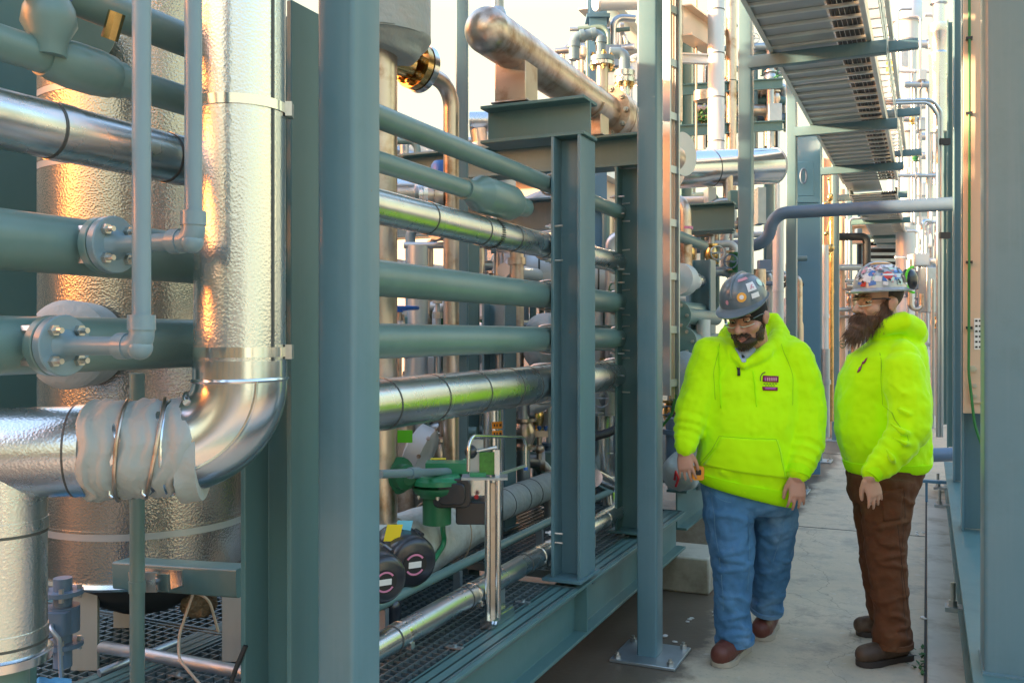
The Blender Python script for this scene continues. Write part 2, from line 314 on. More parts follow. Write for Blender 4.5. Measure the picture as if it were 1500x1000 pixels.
def iprof(h, b, tw, tf):
    return [(-b / 2, -h / 2), (b / 2, -h / 2), (b / 2, -h / 2 + tf), (tw / 2, -h / 2 + tf), (tw / 2, h / 2 - tf), (b / 2, h / 2 - tf), (b / 2, h / 2), (-b / 2, h / 2), (-b / 2, h / 2 - tf), (-tw / 2, h / 2 - tf), (-tw / 2, -h / 2 + tf), (-b / 2, -h / 2 + tf)]
def rrect(w, h, r, k=4):
    out = []
    for cx, cy, a0 in ((w / 2 - r, h / 2 - r, 0), (-w / 2 + r, h / 2 - r, 90), (-w / 2 + r, -h / 2 + r, 180), (w / 2 - r, -h / 2 + r, 270)):
        for i in range(k + 1): a = R(a0 + 90 * i / k); out.append((cx + r * math.cos(a), cy + r * math.sin(a)))
    return out
def hss(mb, c0, c1, w, h, u, v, r=0.012):
    return mb.prism(rrect(w, h, r), c0, u, v, V(c1) - V(c0))
def bolt(mb, p, ax, r, h):
    u, w, a = basis(ax); mb.lathe(p, a, [(-0.001, r), (h * .6, r), (h * .6, r * .55), (h, r * .55), (h, 0)], 6)
def text_mesh(body, size, origin, u, v, depth=0.001):
    """flat lettering as MB, u = reading direction, v = up"""
    c = bpy.data.curves.new("t", 'FONT'); c.body = body; c.size = size; c.align_x = 'CENTER'; c.align_y = 'CENTER'; c.extrude = depth; c.resolution_u = 2
    o = bpy.data.objects.new("t", c); COL.objects.link(o); me = bpy.data.meshes.new_from_object(o)
    w = u.cross(v); mb = MB(); mb.add([V(origin) + u * q.co.x + v * q.co.y + w * q.co.z for q in me.vertices], [tuple(p.vertices) for p in me.polygons])
    bpy.data.objects.remove(o); bpy.data.curves.remove(c); bpy.data.meshes.remove(me); return mb
HWv, HDv = V((ca, sa, 0)), V((-sa, ca, 0))
# ------------------------------------------------------------------ ground
g = MB(); g.add([(-80, -40, 0), (80, -40, 0), (80, 160, 0), (-80, 160, 0)], [(0, 1, 2, 3)])
struct("ground", g, "concrete_floor")
g = MB(); g.box((0.0, -6, -0.05), (1.6, 9.2, 0.03)); struct("concrete_kerb_pad", g, "concrete_block", bevel=0.006)
g = MB(); g.box((-0.014, -6, 0.0), (-0.002, 9.2, 0.004)); [g.box((-1.6, y, 0.0), (-0.016, y + .007, 0.003)) for y in (7.6, 12.4)]; struct("floor_joint", g, "dark_void")

# ------------------------------------------------------------------ walkway posts (square tube)
ROWX = -1.1965
def tube_post(y, top, label, plate=True):
    t = thing("steel_post", label, "post", (ROWX, y + .055, 0), "square tube posts along the walkway")
    m = MB(); hss(m, (ROWX, y + .057, 0.016), (ROWX, y + .057, top), .097, .115, XA, YA, .011); part("shaft", m, "steel_paint", t)
    m = MB(); m.box((ROWX - .15, y - .10, 0.001), (ROWX + .16, y + .21, .016)); b = part("base_plate", m, "galv", t, bevel=.003)
    for dx in (-.12, .13):
        for dy in (-.07, .18):
            m = MB(); bolt(m, (ROWX + dx, y + dy, .016), ZA, .016, .03); part("anchor_bolt", m, "bolt_metal", t)
    return t
tube_post(1.70, 5.2, "wide blue grey tube post in the foreground left of the pipe rack window")
tube_post(4.19, 5.2, "tall square tube post on a base plate beside the man in jeans")
tube_post(6.72, 4.3, "tube post behind the grey helmet of the man in jeans")
tube_post(9.20, 4.3, "tube post behind the shoulder of the man in jeans, right of the blue cabinet side")
tube_post(11.55, 4.3, "narrow far tube post between the two helmets")
tube_post(13.9, 4.3, "farther thin tube post just left of the bearded man's helmet")
tube_post(16.4, 4.3, "farthest thin tube post behind the bearded man's helmet")

# ------------------------------------------------------------------ left skid
def wcol(name, label, x0, x1, y0, y1, z0, z1, matn="steel_paint_green", bolts=None, group="wide flange columns on the skid"):
    t = thing(name, label, "column", ((x0 + x1) / 2, (y0 + y1) / 2, z0), group)
    m = MB(); pr = iprof(abs(x1 - x0), abs(y1 - y0), .012, .014)
    # flanges at x ends, web facing -Y
    m.prism(pr, ((x0 + x1) / 2, (y0 + y1) / 2, z0 + .012), YA, XA, ZA * (z1 - z0 - .012)); part("shaft", m, matn, t, bevel=.002)
    m = MB(); m.box((x0 - .03, y0 - .03, z0 + .001), (x1 + .012, y1 + .03, z0 + .012)); part("foot_plate", m, matn, t)
    for z in (bolts or []):
        m = MB(); m.cyl((x0 - .03, y0 + .012, z), (x0 + .05, y0 + .012, z), .005, 8); m.cyl((x0 - .012, y0 + .012, z), (x0 - .002, y0 + .012, z), .011, 6); part("clamp_bolt", m, "bolt_metal", t)
    return t
DECK = .44
wcol("skid_column", "green skid column beside the insulated elbow, left of the foreground tube post", -1.50, -1.35, 1.746, 1.93, DECK + .02, 2.30)
wcol("skid_column", "green skid column carrying the stub beam under the capped header pipe", -1.485, -1.35, 3.707, 3.90, DECK + .02, 2.375, "steel_paint", [.62, .66, 1.84, 1.99])
wcol("skid_column", "dark green skid column half hidden behind the tall tube post", -1.53, -1.39, 4.74, 4.93, DECK + .02, 2.42, "steel_paint_green", [2.26, 2.17, 1.87, 1.8, 1.66, 1.5, 1.42, 1.3])
wcol("skid_column", "short green skid column behind the man in jeans, left of his helmet", -1.62, -1.46, 6.82, 7.0, DECK + .02, 2.08, "steel_paint", [1.75, 1.62, 1.5, 1.36])
wcol("skid_column", "flat green column face cut by the left frame edge behind the pipes", -1.98, -1.83, 1.24, 1.455, DECK + .02, 3.2)
# skid edge beam, closed I section lying along Y
m = MB(); m.prism(iprof(.225, .13, .01, .014), (-1.41, .4, .215 + .1125), XA, ZA, YA * 5.17)
t = thing("skid_beam", "green skid edge beam under the grating along the walkway", "beam", (-1.41, 3, .215))
part("beam", m, "steel_paint_green", t, bevel=.002)
for y in (3.79, 4.83):
    m = MB(); m.box((-1.41 + .005, y - .006, .229), (-1.347, y + .006, .426)); part("stiffener", m, "steel_paint_green", t)
for i, (x, lab) in enumerate([(-2.35, "skid joist beam under the middle of the grating"), (-3.3, "skid joist beam under the far side of the grating")]):
    m = MB(); m.prism(iprof(.225, .13, .01, .014), (x, .0, .215 + .1125), XA, ZA, YA * 5.57); single("skid_joist", lab, "beam", m, "steel_paint_green")
m = MB(); m.prism(iprof(.2, .1, .01, .012), (-3.4, 5.46, .215 + .11), YA, ZA, XA * 1.93)
single("skid_joist", "skid end beam above the pale concrete block", "beam", m, "steel_paint_green")
# grating panels
def grating(label, x0, x1, y0, y1, px=.04, py=.04):
    t = thing("grating_panel", label, "grating", ((x0 + x1) / 2, (y0 + y1) / 2, DECK - .03), "steel grating panels on the skid")
    m = MB(); y = y0 + .02
    while y < y1 - .01: m.box((x0 + .004, y - .0025, DECK - .024), (x1 - .004, y + .0025, DECK - .001)); y += py
    x = x0 + .02
    while x < x1 - .01: m.box((x - .003, y0 + .004, DECK - .03), (x + .003, y1 - .004, DECK)); x += px
    part("bars", m, "grating_metal", t)
    m = MB()
    for a, b in (((x0, y0, DECK - .034), (x0 + .005, y1, DECK + .003)), ((x1 - .005, y0, DECK - .034), (x1, y1, DECK + .003)), ((x0 + .005, y0, DECK - .034), (x1 - .005, y0 + .005, DECK + .003)), ((x0 + .005, y1 - .005, DECK - .034), (x1 - .005, y1, DECK + .003))): m.box(a, b)
    part("edge_band", m, "grating_metal", t)
    for k in range(3):
        for xx in (x0 + .12, x1 - .12):
            yy = y0 + (y1 - y0) * (k + .5) / 3; m = MB(); m.box((xx - .03, yy - .012, DECK + .001), (xx + .03, yy + .012, DECK + .006)); m.cyl((xx, yy, DECK + .004), (xx, yy, DECK + .014), .007, 8); part("saddle_clip", m, "galv", t)
grating("near grating panel at the foot of the stainless twin tube stand", -2.28, -1.365, 1.93, 3.70)
grating("grating panel under the left vessel legs", -2.28, -1.365, 1.0, 1.92)
grating("grating panel between the second and third skid columns", -2.28, -1.365, 3.91, 5.58)
grating("back grating panel under the galvanized vessel legs", -3.6, -2.30, 1.0, 2.6)
grating("back grating panel under the blanketed pipe", -3.6, -2.30, 2.62, 5.58)
# pale concrete sleeper blocks under the skid
def block(label, a, b):
    m = MB(); m.box(a, b); single("concrete_block", label, "block", m, "concrete_block", "concrete sleeper blocks", bevel=.012)
block("pale concrete block under the open skid end beside the jeans", (-2.1, 5.37, 0.0), (-1.16, 5.75, .212))
block("concrete block under the near end of the skid in shade", (-2.1, 1.2, 0.0), (-1.5, 1.6, .212))
block("concrete block behind the legs of the man in jeans", (-2.1, 6.55, 0.0), (-1.2, 6.95, .25))

# stub beam, cross beams
def xbeam(name, label, x0, x1, y, z0, z1, b=.15, matn="steel_paint_green", stiff=True):
    h = z1 - z0; m = MB(); m.prism(iprof(h, b, .01, .014), (x0, y, (z0 + z1) / 2), YA, ZA, XA * (x1 - x0)); single(name, label, "beam", m, matn, bevel=.002)
xbeam("stub_beam", "short green beam on the second skid column carrying the header pedestal", -1.83, -1.335, 3.80, 2.377, 2.545, .17)
xbeam("cross_beam", "green cross beam on the third skid column under the bolted flange", -2.9, -1.36, 4.83, 2.425, 2.60, .16)
xbeam("cross_beam", "tan lit cross beam behind the stub beam, lower left of it", -3.6, -1.9, 5.3, 2.16, 2.36, .14, "steel_paint")
xbeam("cross_beam", "pale grey beam low behind the handle loop", -3.4, -1.95, 5.75, .86, 1.01, .12, "galv")
xbeam("cross_beam", "green cross beam low behind the bottom pipe rack", -3.6, -1.75, 5.6, 1.42, 1.58, .12)
xbeam("cross_beam", "green bracket beam behind the vertical cable ladder", -2.0, -1.30, 6.9, 2.29, 2.50, .13)
xbeam("cross_beam", "green bracket beam under the silver drum, right of the cable ladder", -2.4, -1.44, 7.6, 2.35, 2.50, .12)

# ------------------------------------------------------------------ rack pipes (all along Y)
def ypipe(name, label, x, z, r, y0, y1, matn, seams=None, group=None, n=28, cap=None, cat="pipe", bands=()):
    m = MB(); m.cyl((x, y0, z), (x, y1, z), r, n)
    mats = [matn]
    if seams:
        mats.append("seam"); m.use(1)
        for y in seams: m.cyl((x, y, z), (x, y + .006, z), r + .0012, n)
        m.use(0)
        for y in seams: m.cyl((x, y + .006, z), (x, y + .05, z), r + .002, n)
    t = thing(name, label, cat, (x, (y0 + y1) / 2, z - r), group)
    part("pipe_run", m, mats, t)
    for y in bands:
        m = MB(); m.cyl((x, y, z), (x, y + .014, z), r + .003, n); m.box((x + r * .6, y - .004, z - r * .9), (x + r * .6 + .02, y + .018, z - r * .9 + .02)); part("clip_band", m, "band", t)
    if cap:
        m = MB(); m.ell((x, y1, z), r * .97, r * .7, r * .97); part("end_cap", m, matn, t)
    return t
G1 = "pipes of the rack along the walkway"
def xr(r): return -1.492 - r
A = ypipe("rack_pipe", "thin green pipe topmost in the rack window", xr(.037), 2.185, .037, -1.2, 6.9, "pipe_paint", None, G1)
B = ypipe("rack_pipe", "thin green pipe second from top with a fat sample pot at its end", xr(.033) - .01, 2.05, .033, -1.2, 3.02, "pipe_paint", None, G1)
yb = 2.98; xb = xr(.033) - .01
m = MB(); m.lathe((xb, yb, 2.05), YA, [(0, .034), (0.0, .040), (.06, .040), (.08, .044), (.13, .066), (.14, .070), (.40, .070), (.44, .058), (.47, .042), (.50, .040), (.56, .040), (.575, .028), (.578, 0)], 32); part("sample_pot", m, "pipe_paint", B)
m = MB(); m.lathe((xb, 1.05, 2.05), YA, [(.18, .033), (.18, .0375), (.20, .038), (.205, .042), (.25, .047), (.30, .047), (.34, .043), (.345, .038), (.37, .0375), (.37, .033)], 28); part("union_fitting", m, "pipe_paint", B)
m = MB(); m.cyl((xb, 1.24, 2.05), (xb, 1.24, 2.12), .018, 16); m.lathe((xb, 1.24, 2.12), ZA, [(0, .018), (0, .024), (.03, .024), (.032, .021), (.05, .021), (.06, .027), (.09, .029), (.11, .027), (.12, .022), (.17, .022)], 20); part("valve_body", m, "pipe_paint", B)
C = ypipe("insulated_rack_pipe", "metal jacketed pipe third from top in the rack, with a green glow", xr(.055), 1.915, .055, -1.2, 6.8, "jacket", [y for y in (.9, 1.25, 1.55, 2.06, 2.31, 2.72, 3.13, 3.42, 3.75, 4.3, 4.9, 5.5)], G1)
D = ypipe("rack_pipe", "wide green pipe at chest height above the blue handwheel", xr(.057), 1.695, .057, -1.2, 6.9, "pipe_paint", None, G1)
E = ypipe("rack_pipe", "wide green pipe at eye level below the blue handwheel", xr(.055), 1.50, .055, -1.2, 6.9, "pipe_paint", None, G1)
Gp = ypipe("insulated_rack_pipe", "fat metal jacketed pipe lowest in the rack with many seams", xr(.082), 1.30, .082, 1.76, 6.7, "jacket", [2.14, 2.48, 2.80, 3.13, 3.44, 3.64, 4.2, 4.62, 5.2], G1, bands=())
# clamp shoes where the pipes meet the columns
for root, zz, rr in ((A, 2.185, .037), (C, 1.915, .055), (D, 1.695, .057), (E, 1.50, .055), (Gp, 1.30, .082)):
    for yc in (3.80, 4.83):
        m = MB(); x = xr(rr)
        pth = [V((x + rr + .02, yc, zz + rr + .012))] + [V((x + (rr + .008) * math.sin(a), yc, zz + (rr + .008) * math.cos(a))) for a in [R(-q) for q in range(0, 181, 20)]] + [V((x + rr + .02, yc, zz - rr - .012))]
        m.tube(pth, .005, 8); part("u_bolt", m, "bolt_metal", root)
# dotted tape ring on the third pipe
m = MB()
for k in range(40):
    a = 2 * math.pi * k / 40; c = V((xr(.055) + .0575 * math.cos(a), 3.24, 1.915 + .0575 * math.sin(a))); m.obox(c, YA * .012, V((-math.sin(a), 0, math.cos(a))) * .0025, V((math.cos(a), 0, math.sin(a))) * .0006)
part("dotted_tape", m, "black_ink", C)
t = ypipe("insulated_pipe", "thin metal jacketed pipe tucked behind the rack below eye level", -2.15, 1.46, .045, 2.6, 4.75, "jacket", [3.0, 3.2, 3.6, 4.0, 4.4], None, cap=True)
m = MB(); m.cyl((-2.15, 4.62, 1.42), (-2.15, 4.62, .45), .03, 14); part("drop_leg", m, "galv", t)
# low pipes on the grating
t = ypipe("insulated_pipe", "metal jacketed pipe lying low along the grating front", -1.545, .555, .043, 1.0, 5.5, "jacket", [2.5, 3.0, 3.55], None, bands=(2.55, 3.05, 3.70, 4.6))
for y in (2.2, 3.3, 4.4):
    m = MB(); m.box((-1.56, y - .03, DECK + .004), (-1.53, y + .03, .515)); part("shoe", m, "galv", t)
t = ypipe("conduit_pipe", "thin pale green tube running above the low jacketed pipe", -1.70, .60, .019, 2.3, 5.4, "pipe_paint", None, None, 16)
for y in (2.7, 3.25, 4.1):
    m = MB(); m.box((-1.715, y - .012, DECK + .004), (-1.685, y + .012, .583)); part("standoff", m, "galv", t)
t = ypipe("insulated_pipe", "mid size wrapped pipe with bands running back from the grey blanket", -2.0, .645, .078, 3.85, 5.9, "blanket", [4.15, 4.32, 4.52, 4.68, 4.95, 5.1], None, bands=())
m = MB(); m.cyl((-2.0, 5.0, .645), (-2.0, 5.16, .645), .0795, 28); part("orange_sleeve", m, "orange_label", t)
# lamp-like silver elbow past the second column
m = MB(); pth = fillet([PX(870, 700, -1.75), PX(893, 712, -1.72), PX(896, 740, -1.70)], .05); m.tube(pth, .055, 20); m.ell(PX(893, 712, -1.72), .062, .062, .062)
single("jacketed_elbow", "shiny silver elbow beside the third skid column above the grating", "pipe elbow", m, "jacket_smooth")
# corrugated black hose
m = MB(); pth = fillet([PX(868, 640, -1.75), PX(890, 634, -1.72), PX(915, 622, -1.68), PX(940, 604, -1.64)], .3, 14)
L = []; n_ = 60
def resample(p, n):
    ds = [0]
    for i in range(1, len(p)): ds.append(ds[-1] + (p[i] - p[i - 1]).length)
    out = []; j = 0
    for k in range(n):
        s = ds[-1] * k / (n - 1)
        while j < len(p) - 2 and ds[j + 1] < s: j += 1
        f = (s - ds[j]) / max(1e-9, ds[j + 1] - ds[j]); out.append(p[j].lerp(p[j + 1], min(1, max(0, f))))
    return out
q = resample(pth, 60); m.tube(q, [.026 if i % 2 else .020 for i in range(60)], 12)
single("corrugated_hose", "black corrugated hose sagging between the columns", "hose", m, "rubber", smooth=20)

# ------------------------------------------------------------------ flanged branches with thin risers at the left
def branch(root, x_pipe, rp, z, y, xf, xe, ztop, label, tl):
    m = MB(); m.lathe((x_pipe, y, z), XA, [(0, .045), (rp + .01, .040), (rp + .03, .030), (rp + .035, .026), (xf - .022 - x_pipe, .026)], 24); part("weld_neck", m, "pipe_paint", root)
    t = thing("riser_tube", label, "tube", (xe, y, z), "thin grey riser tubes at the left")
    for k, (x0, x1) in enumerate(((xf - .022, xf - .002), (xf + .001, xf + .020))):
        m = MB(); m.lathe((x0, y, z), XA, [(0, .0), (0, .054), (.002, .056), (x1 - x0 - .002, .056), (x1 - x0, .054), (x1 - x0, .0)], 36)
        o = part("flange", m, "pipe_grey" if k else "pipe_paint", t if k else root)
        if k:
            for q in range(4):
                a = R(45 + 90 * q); m = MB(); pz = V((x1, y + .039 * math.cos(a), z + .039 * math.sin(a))); bolt(m, pz, XA, .0105, .016); m.cyl(pz, pz + XA * .024, .0055, 8); part("bolt", m, "bolt_metal", o); m = MB(); m.cyl(pz - XA * .075, pz - XA * .042, .0105, 6); part("nut", m, "bolt_metal", o)
    m = MB(); m.lathe((xf + .02, y, z), XA, [(0, .03), (.008, .024), (.02, .0175), (xe - xf - .055, .0165)], 24); part("stub_pipe", m, "pipe_grey", t)
    m = MB(); m.cyl((xe - .052, y, z), (xe - .028, y, z), .0235, 24)
    m.tube(fillet([(xe - .03, y, z), (xe, y, z), (xe, y, z + .03)], .022, 8), .0215, 24); m.cyl((xe, y, z + .028), (xe, y, z + .054), .0235, 24); m.ell((xe - .004, y, z - .002), .022, .022, .022)
    part("socket_elbow", m, "pipe_grey", t)
    m = MB(); m.cyl((xe, y, z + .05), (xe, y, ztop), .0158, 24); part("riser", m, "pipe_grey", t)
branch(D, xr(.057), .057, 1.695, 1.32, -1.46, -1.245, 3.2, "thin grey riser tube from the upper flange, next to the jacketed riser", 0)
branch(E, xr(.055), .055, 1.50, 1.196, -1.45, -1.245, 3.2, "thin grey riser tube from the lower flange, nearest the left edge", 0)

# ------------------------------------------------------------------ big jacketed elbow
P0 = P(0, 664, 1.86); P1 = P(352, 652, 1.92); d_ = (P1 - P0).normalized()
rv = .0925
t = thing("jacketed_riser", "large silver jacketed riser with a smooth elbow at its foot", "pipe", P1)
Rel = .137
top = V((P1.x, P1.y, 3.4))
m = MB(); m.cyl((P1.x, P1.y, P1.z + Rel), top, rv, 48)
part("riser", m, ["stucco"], t)
m = MB(); m.obox(V((P1.x, P1.y, (P1.z + Rel + 3.4) / 2)) + (XA * .93 + YA * -.1).normalized() * (rv + .001), XA * .0015, YA * .003, ZA * ((3.4 - P1.z - Rel) / 2)); part("long_seam", m, "seam", t)
pe = fillet([P1 - d_ * .27, P1, V((P1.x, P1.y, P1.z + Rel + .04))], Rel, 20)
m = MB(); m.tube(pe, rv + .003, 48)
part("elbow", m, "jacket_smooth", t)
m = MB()
for ii in range(2, len(pe) - 2):   # raised bead along the inner throat
    pass
cen = V(P1) - d_ * Rel + ZA * Rel
for sgn in (1,):
    pts = []
    for k in range(15):
        a = R(-35 + 70 * k / 14); nn = (d_ * math.cos(R(45)) - ZA * math.sin(R(45))); side = d_.cross(ZA).normalized()
        axis_pt = cen + nn * Rel; inn = -nn; pts.append(axis_pt + (inn * math.cos(a) + side * math.sin(a)) * (rv + .004) )
    m.tube(pts, .007, 10)
for aa, rr_ in ((R(0), .0045), (R(90), .0045)):
    nn = d_ * math.cos(aa) - ZA * math.sin(aa); side = d_.cross(ZA).normalized(); axis_pt = cen + nn * Rel
    m.tube([axis_pt + (nn * math.cos(R(b)) + side * math.sin(R(b))) * (rv + .003) for b in range(0, 361, 10)], rr_, 8)
part("elbow_bead", m, "jacket_smooth", t)
m = MB(); side = d_.cross(ZA).normalized()
for b in (62, -118):
    m.tube([cen + (d_ * math.cos(R(a)) - ZA * math.sin(R(a))) * (Rel + (rv + .004) * math.cos(R(b))) + side * (rv + .004) * math.sin(R(b)) for a in range(0, 91, 6)], .0035, 8)
part("elbow_seam", m, "jacket_smooth", t)
for py in (160, 515):
    zc = HZ + (CYH - py) * 1.92 / F; m = MB(); m.lathe((P1.x, P1.y, zc - .010), ZA, [(0, rv + .001), (0, rv + .0035), (.02, rv + .0035), (.02, rv + .001)], 48, False)
    b = part("clip_band", m, "band", t)
    c = V((P1.x, P1.y, zc)) + (XA * .85 + YA * .5).normalized() * (rv + .008); ex = (XA * -.5 + YA * .85).normalized()
    m = MB(); m.obox(c, ex * .017, (XA * .85 + YA * .5).normalized() * .007, ZA * .015); m.obox(c + ex * .02, ex * .006, XA * .005, ZA * .010); part("buckle", m, "bolt_metal", b)
# horizontal run to the left, slightly separate jacket
t2 = thing("jacketed_header", "large silver jacketed pipe entering from the left edge, waist height", "pipe", P0)
m = MB(); m.cyl(P0 - d_ * 1.3, P1 - d_ * .27, rv - .001, 48); m.use(1); c = P(112, 655, 1.88); c = P0 + d_ * (c - P0).dot(d_); m.cyl(c, c + d_ * .005, rv + .001, 48); m.use(0); m.cyl(c + d_ * .005, c + d_ * .03, rv + .0022, 48)
part("pipe_run", m, ["stucco", "seam"], t2)
zb = HZ - 468 * 1.86 / F
m = MB(); m.cyl((P0.x, P0.y, zb), P0 - ZA * .03, rv - .006, 44)
for py in (780, 940):
    z = HZ - (py - 490) * 1.86 / F; m.use(1); m.cyl((P0.x, P0.y, z), (P0.x, P0.y, z + .006), rv - .0045, 44); m.use(0); m.cyl((P0.x, P0.y, z + .006), (P0.x, P0.y, z + .03), rv - .0038, 44)
part("branch_pipe", m, ["stucco", "seam"], t2)
m = MB(); m.lathe((P0.x, P0.y, zb - .012), ZA, [(0, rv - .03), (0, rv + .003), (.018, rv + .005), (.022, rv - .004)], 44); part("end_rim", m, "jacket_smooth", t2)
m = MB(); m.cyl((P0.x - .02, P0.y, .45), (P0.x - .02, P0.y, zb - .01), .066, 30); part("lower_pipe", m, "pipe_paint", t2)
# insulation blanket around the joint
b0 = P(140, 652, 1.9); s0 = (b0 - P0).dot(d_); s1 = (P(262, 652, 1.9) - P0).dot(d_)
t3 = thing("insulation_blanket", "grey quilted insulation blanket tied round the silver pipe joint", "blanket", P0 + d_ * s0)
m = MB(); rs = []; nb = 44; side = d_.cross(ZA).normalized()
NQ = 36
for i in range(NQ + 1):
    s = s0 + (s1 - s0) * i / NQ; f = i / NQ; ring = []
    for j in range(nb):
        a = 2 * math.pi * j / nb; q = V((math.cos(a) * 2, math.sin(a) * 2, f * 5))
        pinch = .005 * (math.exp(-((f - .36) / .05) ** 2) + math.exp(-((f - .72) / .05) ** 2))
        rr = rv + .009 + .004 * noise.noise(q * 1.3) + .006 * noise.noise(V((math.cos(a) * 1.2, math.sin(a) * 1.2, f * 17))) - pinch - (.006 if i in (0, NQ) else 0)
        skew = .045 * math.sin(a + .9) * (f - .05) + .022 * noise.noise(V((math.cos(a) * 2, math.sin(a) * 2, 3 * round(f))))
        ring.append(P0 + d_ * (s + skew) + (ZA * math.sin(a) + side * math.cos(a)) * rr)
    rs.append(ring)
m.rings(rs); part("quilt", m, "blanket", t3, smooth=60)
for f in (.36, .72):
    s = s0 + (s1 - s0) * f; m = MB(); m.tube([P0 + d_ * (s + .045 * math.sin(R(a) + .9) * (f - .05)) + (ZA * math.sin(R(a)) + side * math.cos(R(a))) * (rv + .009 + .004 * noise.noise(V((math.cos(R(a)) * 2, math.sin(R(a)) * 2, f * 5)) * 1.1)) for a in range(0, 361, 8)], .004, 8)
    o = part("tie_wire", m, "stainless", t3)
    m = MB(); c = P0 + d_ * s + (ZA * -.55 + side * .83) * (rv + .03); m.tube([c, c - ZA * .008, c - ZA * .014 + d_ * .006], .003, 8); part("wire_twist", m, "stainless_clean", o)
m = MB(); rs = []
for i in range(7):
    f = i / 6; c = P0 + d_ * (s1 + .01 + .04 * f); rs.append([c + (ZA * math.sin(2 * math.pi * j / 40) + side * math.cos(2 * math.pi * j / 40)) * (rv + .007 + .003 * noise.noise(V((j * .35, f * 2, 3))) + (.006 if j > 24 and j < 38 else 0) * (1 - f)) + ZA * -.01 for j in range(40)])
m.rings(rs); part("frayed_flap", m, "blanket", t3, smooth=60)

# ------------------------------------------------------------------ vessel behind the rack
vc = P(214, 500, 3.25); vr = .35
t = thing("jacketed_vessel", "tall silver jacketed vessel with an orange glow on galvanized legs", "vessel", (vc.x, vc.y, DECK))
zbv = HZ - 352 * 3.05 / F
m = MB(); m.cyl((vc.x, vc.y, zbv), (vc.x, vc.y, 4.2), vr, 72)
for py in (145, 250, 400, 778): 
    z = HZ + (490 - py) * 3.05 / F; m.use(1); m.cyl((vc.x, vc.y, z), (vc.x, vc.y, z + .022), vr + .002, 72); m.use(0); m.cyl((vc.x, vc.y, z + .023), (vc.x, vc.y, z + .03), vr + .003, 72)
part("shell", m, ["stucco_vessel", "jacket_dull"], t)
m = MB(); m.lathe((vc.x, vc.y, zbv - .014), ZA, [(0, 0), (0, vr + .004), (.010, vr + .013), (.022, vr + .008), (.024, vr - .01)], 72); part("bottom_rim", m, "jacket_smooth", t)
m = MB(); m.lathe((vc.x, vc.y, zbv - .16), ZA, [(0, 0), (.0, .10), (.05, .2), (.10, .28), (.145, .31)], 40); part("bottom_head", m, "dark_void", t)
for px, d in ((125, 2.97), (184, 3.4), (345, 3.05)):
    c = P(px, 900, d); m = MB(); m.obox((c.x, c.y, (DECK + zbv) / 2), V((ca, sa, 0)) * .042, V((-sa, ca, 0)) * .008, ZA * ((zbv - DECK) / 2 - .002)); m.obox(V((c.x, c.y, (DECK + zbv) / 2)) + V((-sa, ca, 0)) * .04 - V((ca, sa, 0)) * .036, V((ca, sa, 0)) * .006, V((-sa, ca, 0)) * .03, ZA * ((zbv - DECK) / 2 - .002)); part("leg", m, "legs_galv", t)
nz_ = P(92, 505, 2.75); ax = (V((nz_.x, nz_.y, 0)) - V((vc.x, vc.y, 0))).normalized()
m = MB(); m.lathe(nz_ - ax * .3, ax, [(0, .1), (.16, .1), (.17, .13), (.28, .135), (.30, .11), (.31, .05), (.31, 0)], 36); part("blanketed_nozzle", m, "blanket", t)
m = MB(); c = PX(112, 40, -2.1); m.lathe(c, V((.7, -.7, -.3)), [(-.5, .055), (0, .055), (0, .1), (.03, .1), (.03, .0)], 28); part("top_nozzle", m, "pipe_paint", t)
# small top-left valve parts
t = thing("ball_valve", "small valve with a blue collar in the top left corner", "valve", P(70, 60, 1.72))
m = MB(); c = P(72, 40, 1.74); m.lathe(c - ZA * .055, ZA, [(0, .018), (0, .030), (.03, .034), (.06, .05), (.09, .046), (.11, .036)], 20); part("valve_body", m, "pipe_paint", t)
m = MB(); m.cyl(c + ZA * .055, c + ZA * .075, .04, 8); part("blue_collar", m, "blue_paint", t)
m = MB(); m.cyl(c + V((.0, 0, .05)), c + V((.0, 0, .2)), .016, 12); m.cyl(c + V((.045, .1, -.0)), c + V((.065, .1, .05)), .016, 8); part("brass_fitting", m, "brass", t)
# clutter under the vessel
t = thing("tube_bracket", "green square tube bracket with an open end under the vessel rim", "bracket", P(270, 850, 2.5))
m = MB(); a = P(180, 838, 2.62); b = P(360, 850, 2.45); ax = (b - a).normalized(); hss(m, a, b, .075, .075, basis(ax)[0], basis(ax)[1], .006); part("arm", m, "steel_paint_green", t)
m = MB(); e = P(200, 846, 2.48); f = P(258, 850, 2.42); ax = (f - e).normalized(); u, w, _ = basis(ax); prf = [(-.026, -.022), (.026, -.022), (.026, .022), (.02, .022), (.02, -.017), (-.02, -.017), (-.02, .022), (-.026, .022)]
m.prism(prf, e, u, w, f - e); part("strut_channel", m, "stainless_clean", t)
m = MB(); c = P(222, 852, 2.42); m.obox(c, V((ca, sa, 0)) * .016, V((-sa, ca, 0)) * .004, ZA * .026); bolt(m, c - V((-sa, ca, 0)) * .004, V((sa, -ca, 0)), .009, .014); part("clamp", m, "galv", t)
m = MB(); c = P(201, 700, 2.38); m.cyl((c.x, c.y, DECK), (c.x, c.y, 1.42), .0185, 18); z = HZ - 360 * 2.38 / F; m.cyl((c.x, c.y, z - .03), (c.x, c.y, z + .0), .0215, 18)
single("standpipe", "slim green standpipe rising past the orange vessel", "pipe", m, "pipe_paint")
t = thing("drain_pipe", "pale thin drain pipe crossing low over the grating at the left", "pipe", P(250, 970, 2.6))
m = MB(); m.tube(fillet([P(150, 948, 2.85), P(200, 955, 2.7), P(360, 985, 2.45)], .05), .018, 14); part("pipe_run", m, "galv", t)
m = MB(); m.tube([P(145, 985, 2.7), P(258, 940, 2.9)], .012, 10); part("brace_rod", m, "galv", t)
t = thing("drain_valve", "grey drain valve below the vessel behind the jacketed branch", "valve", P(92, 940, 2.4))
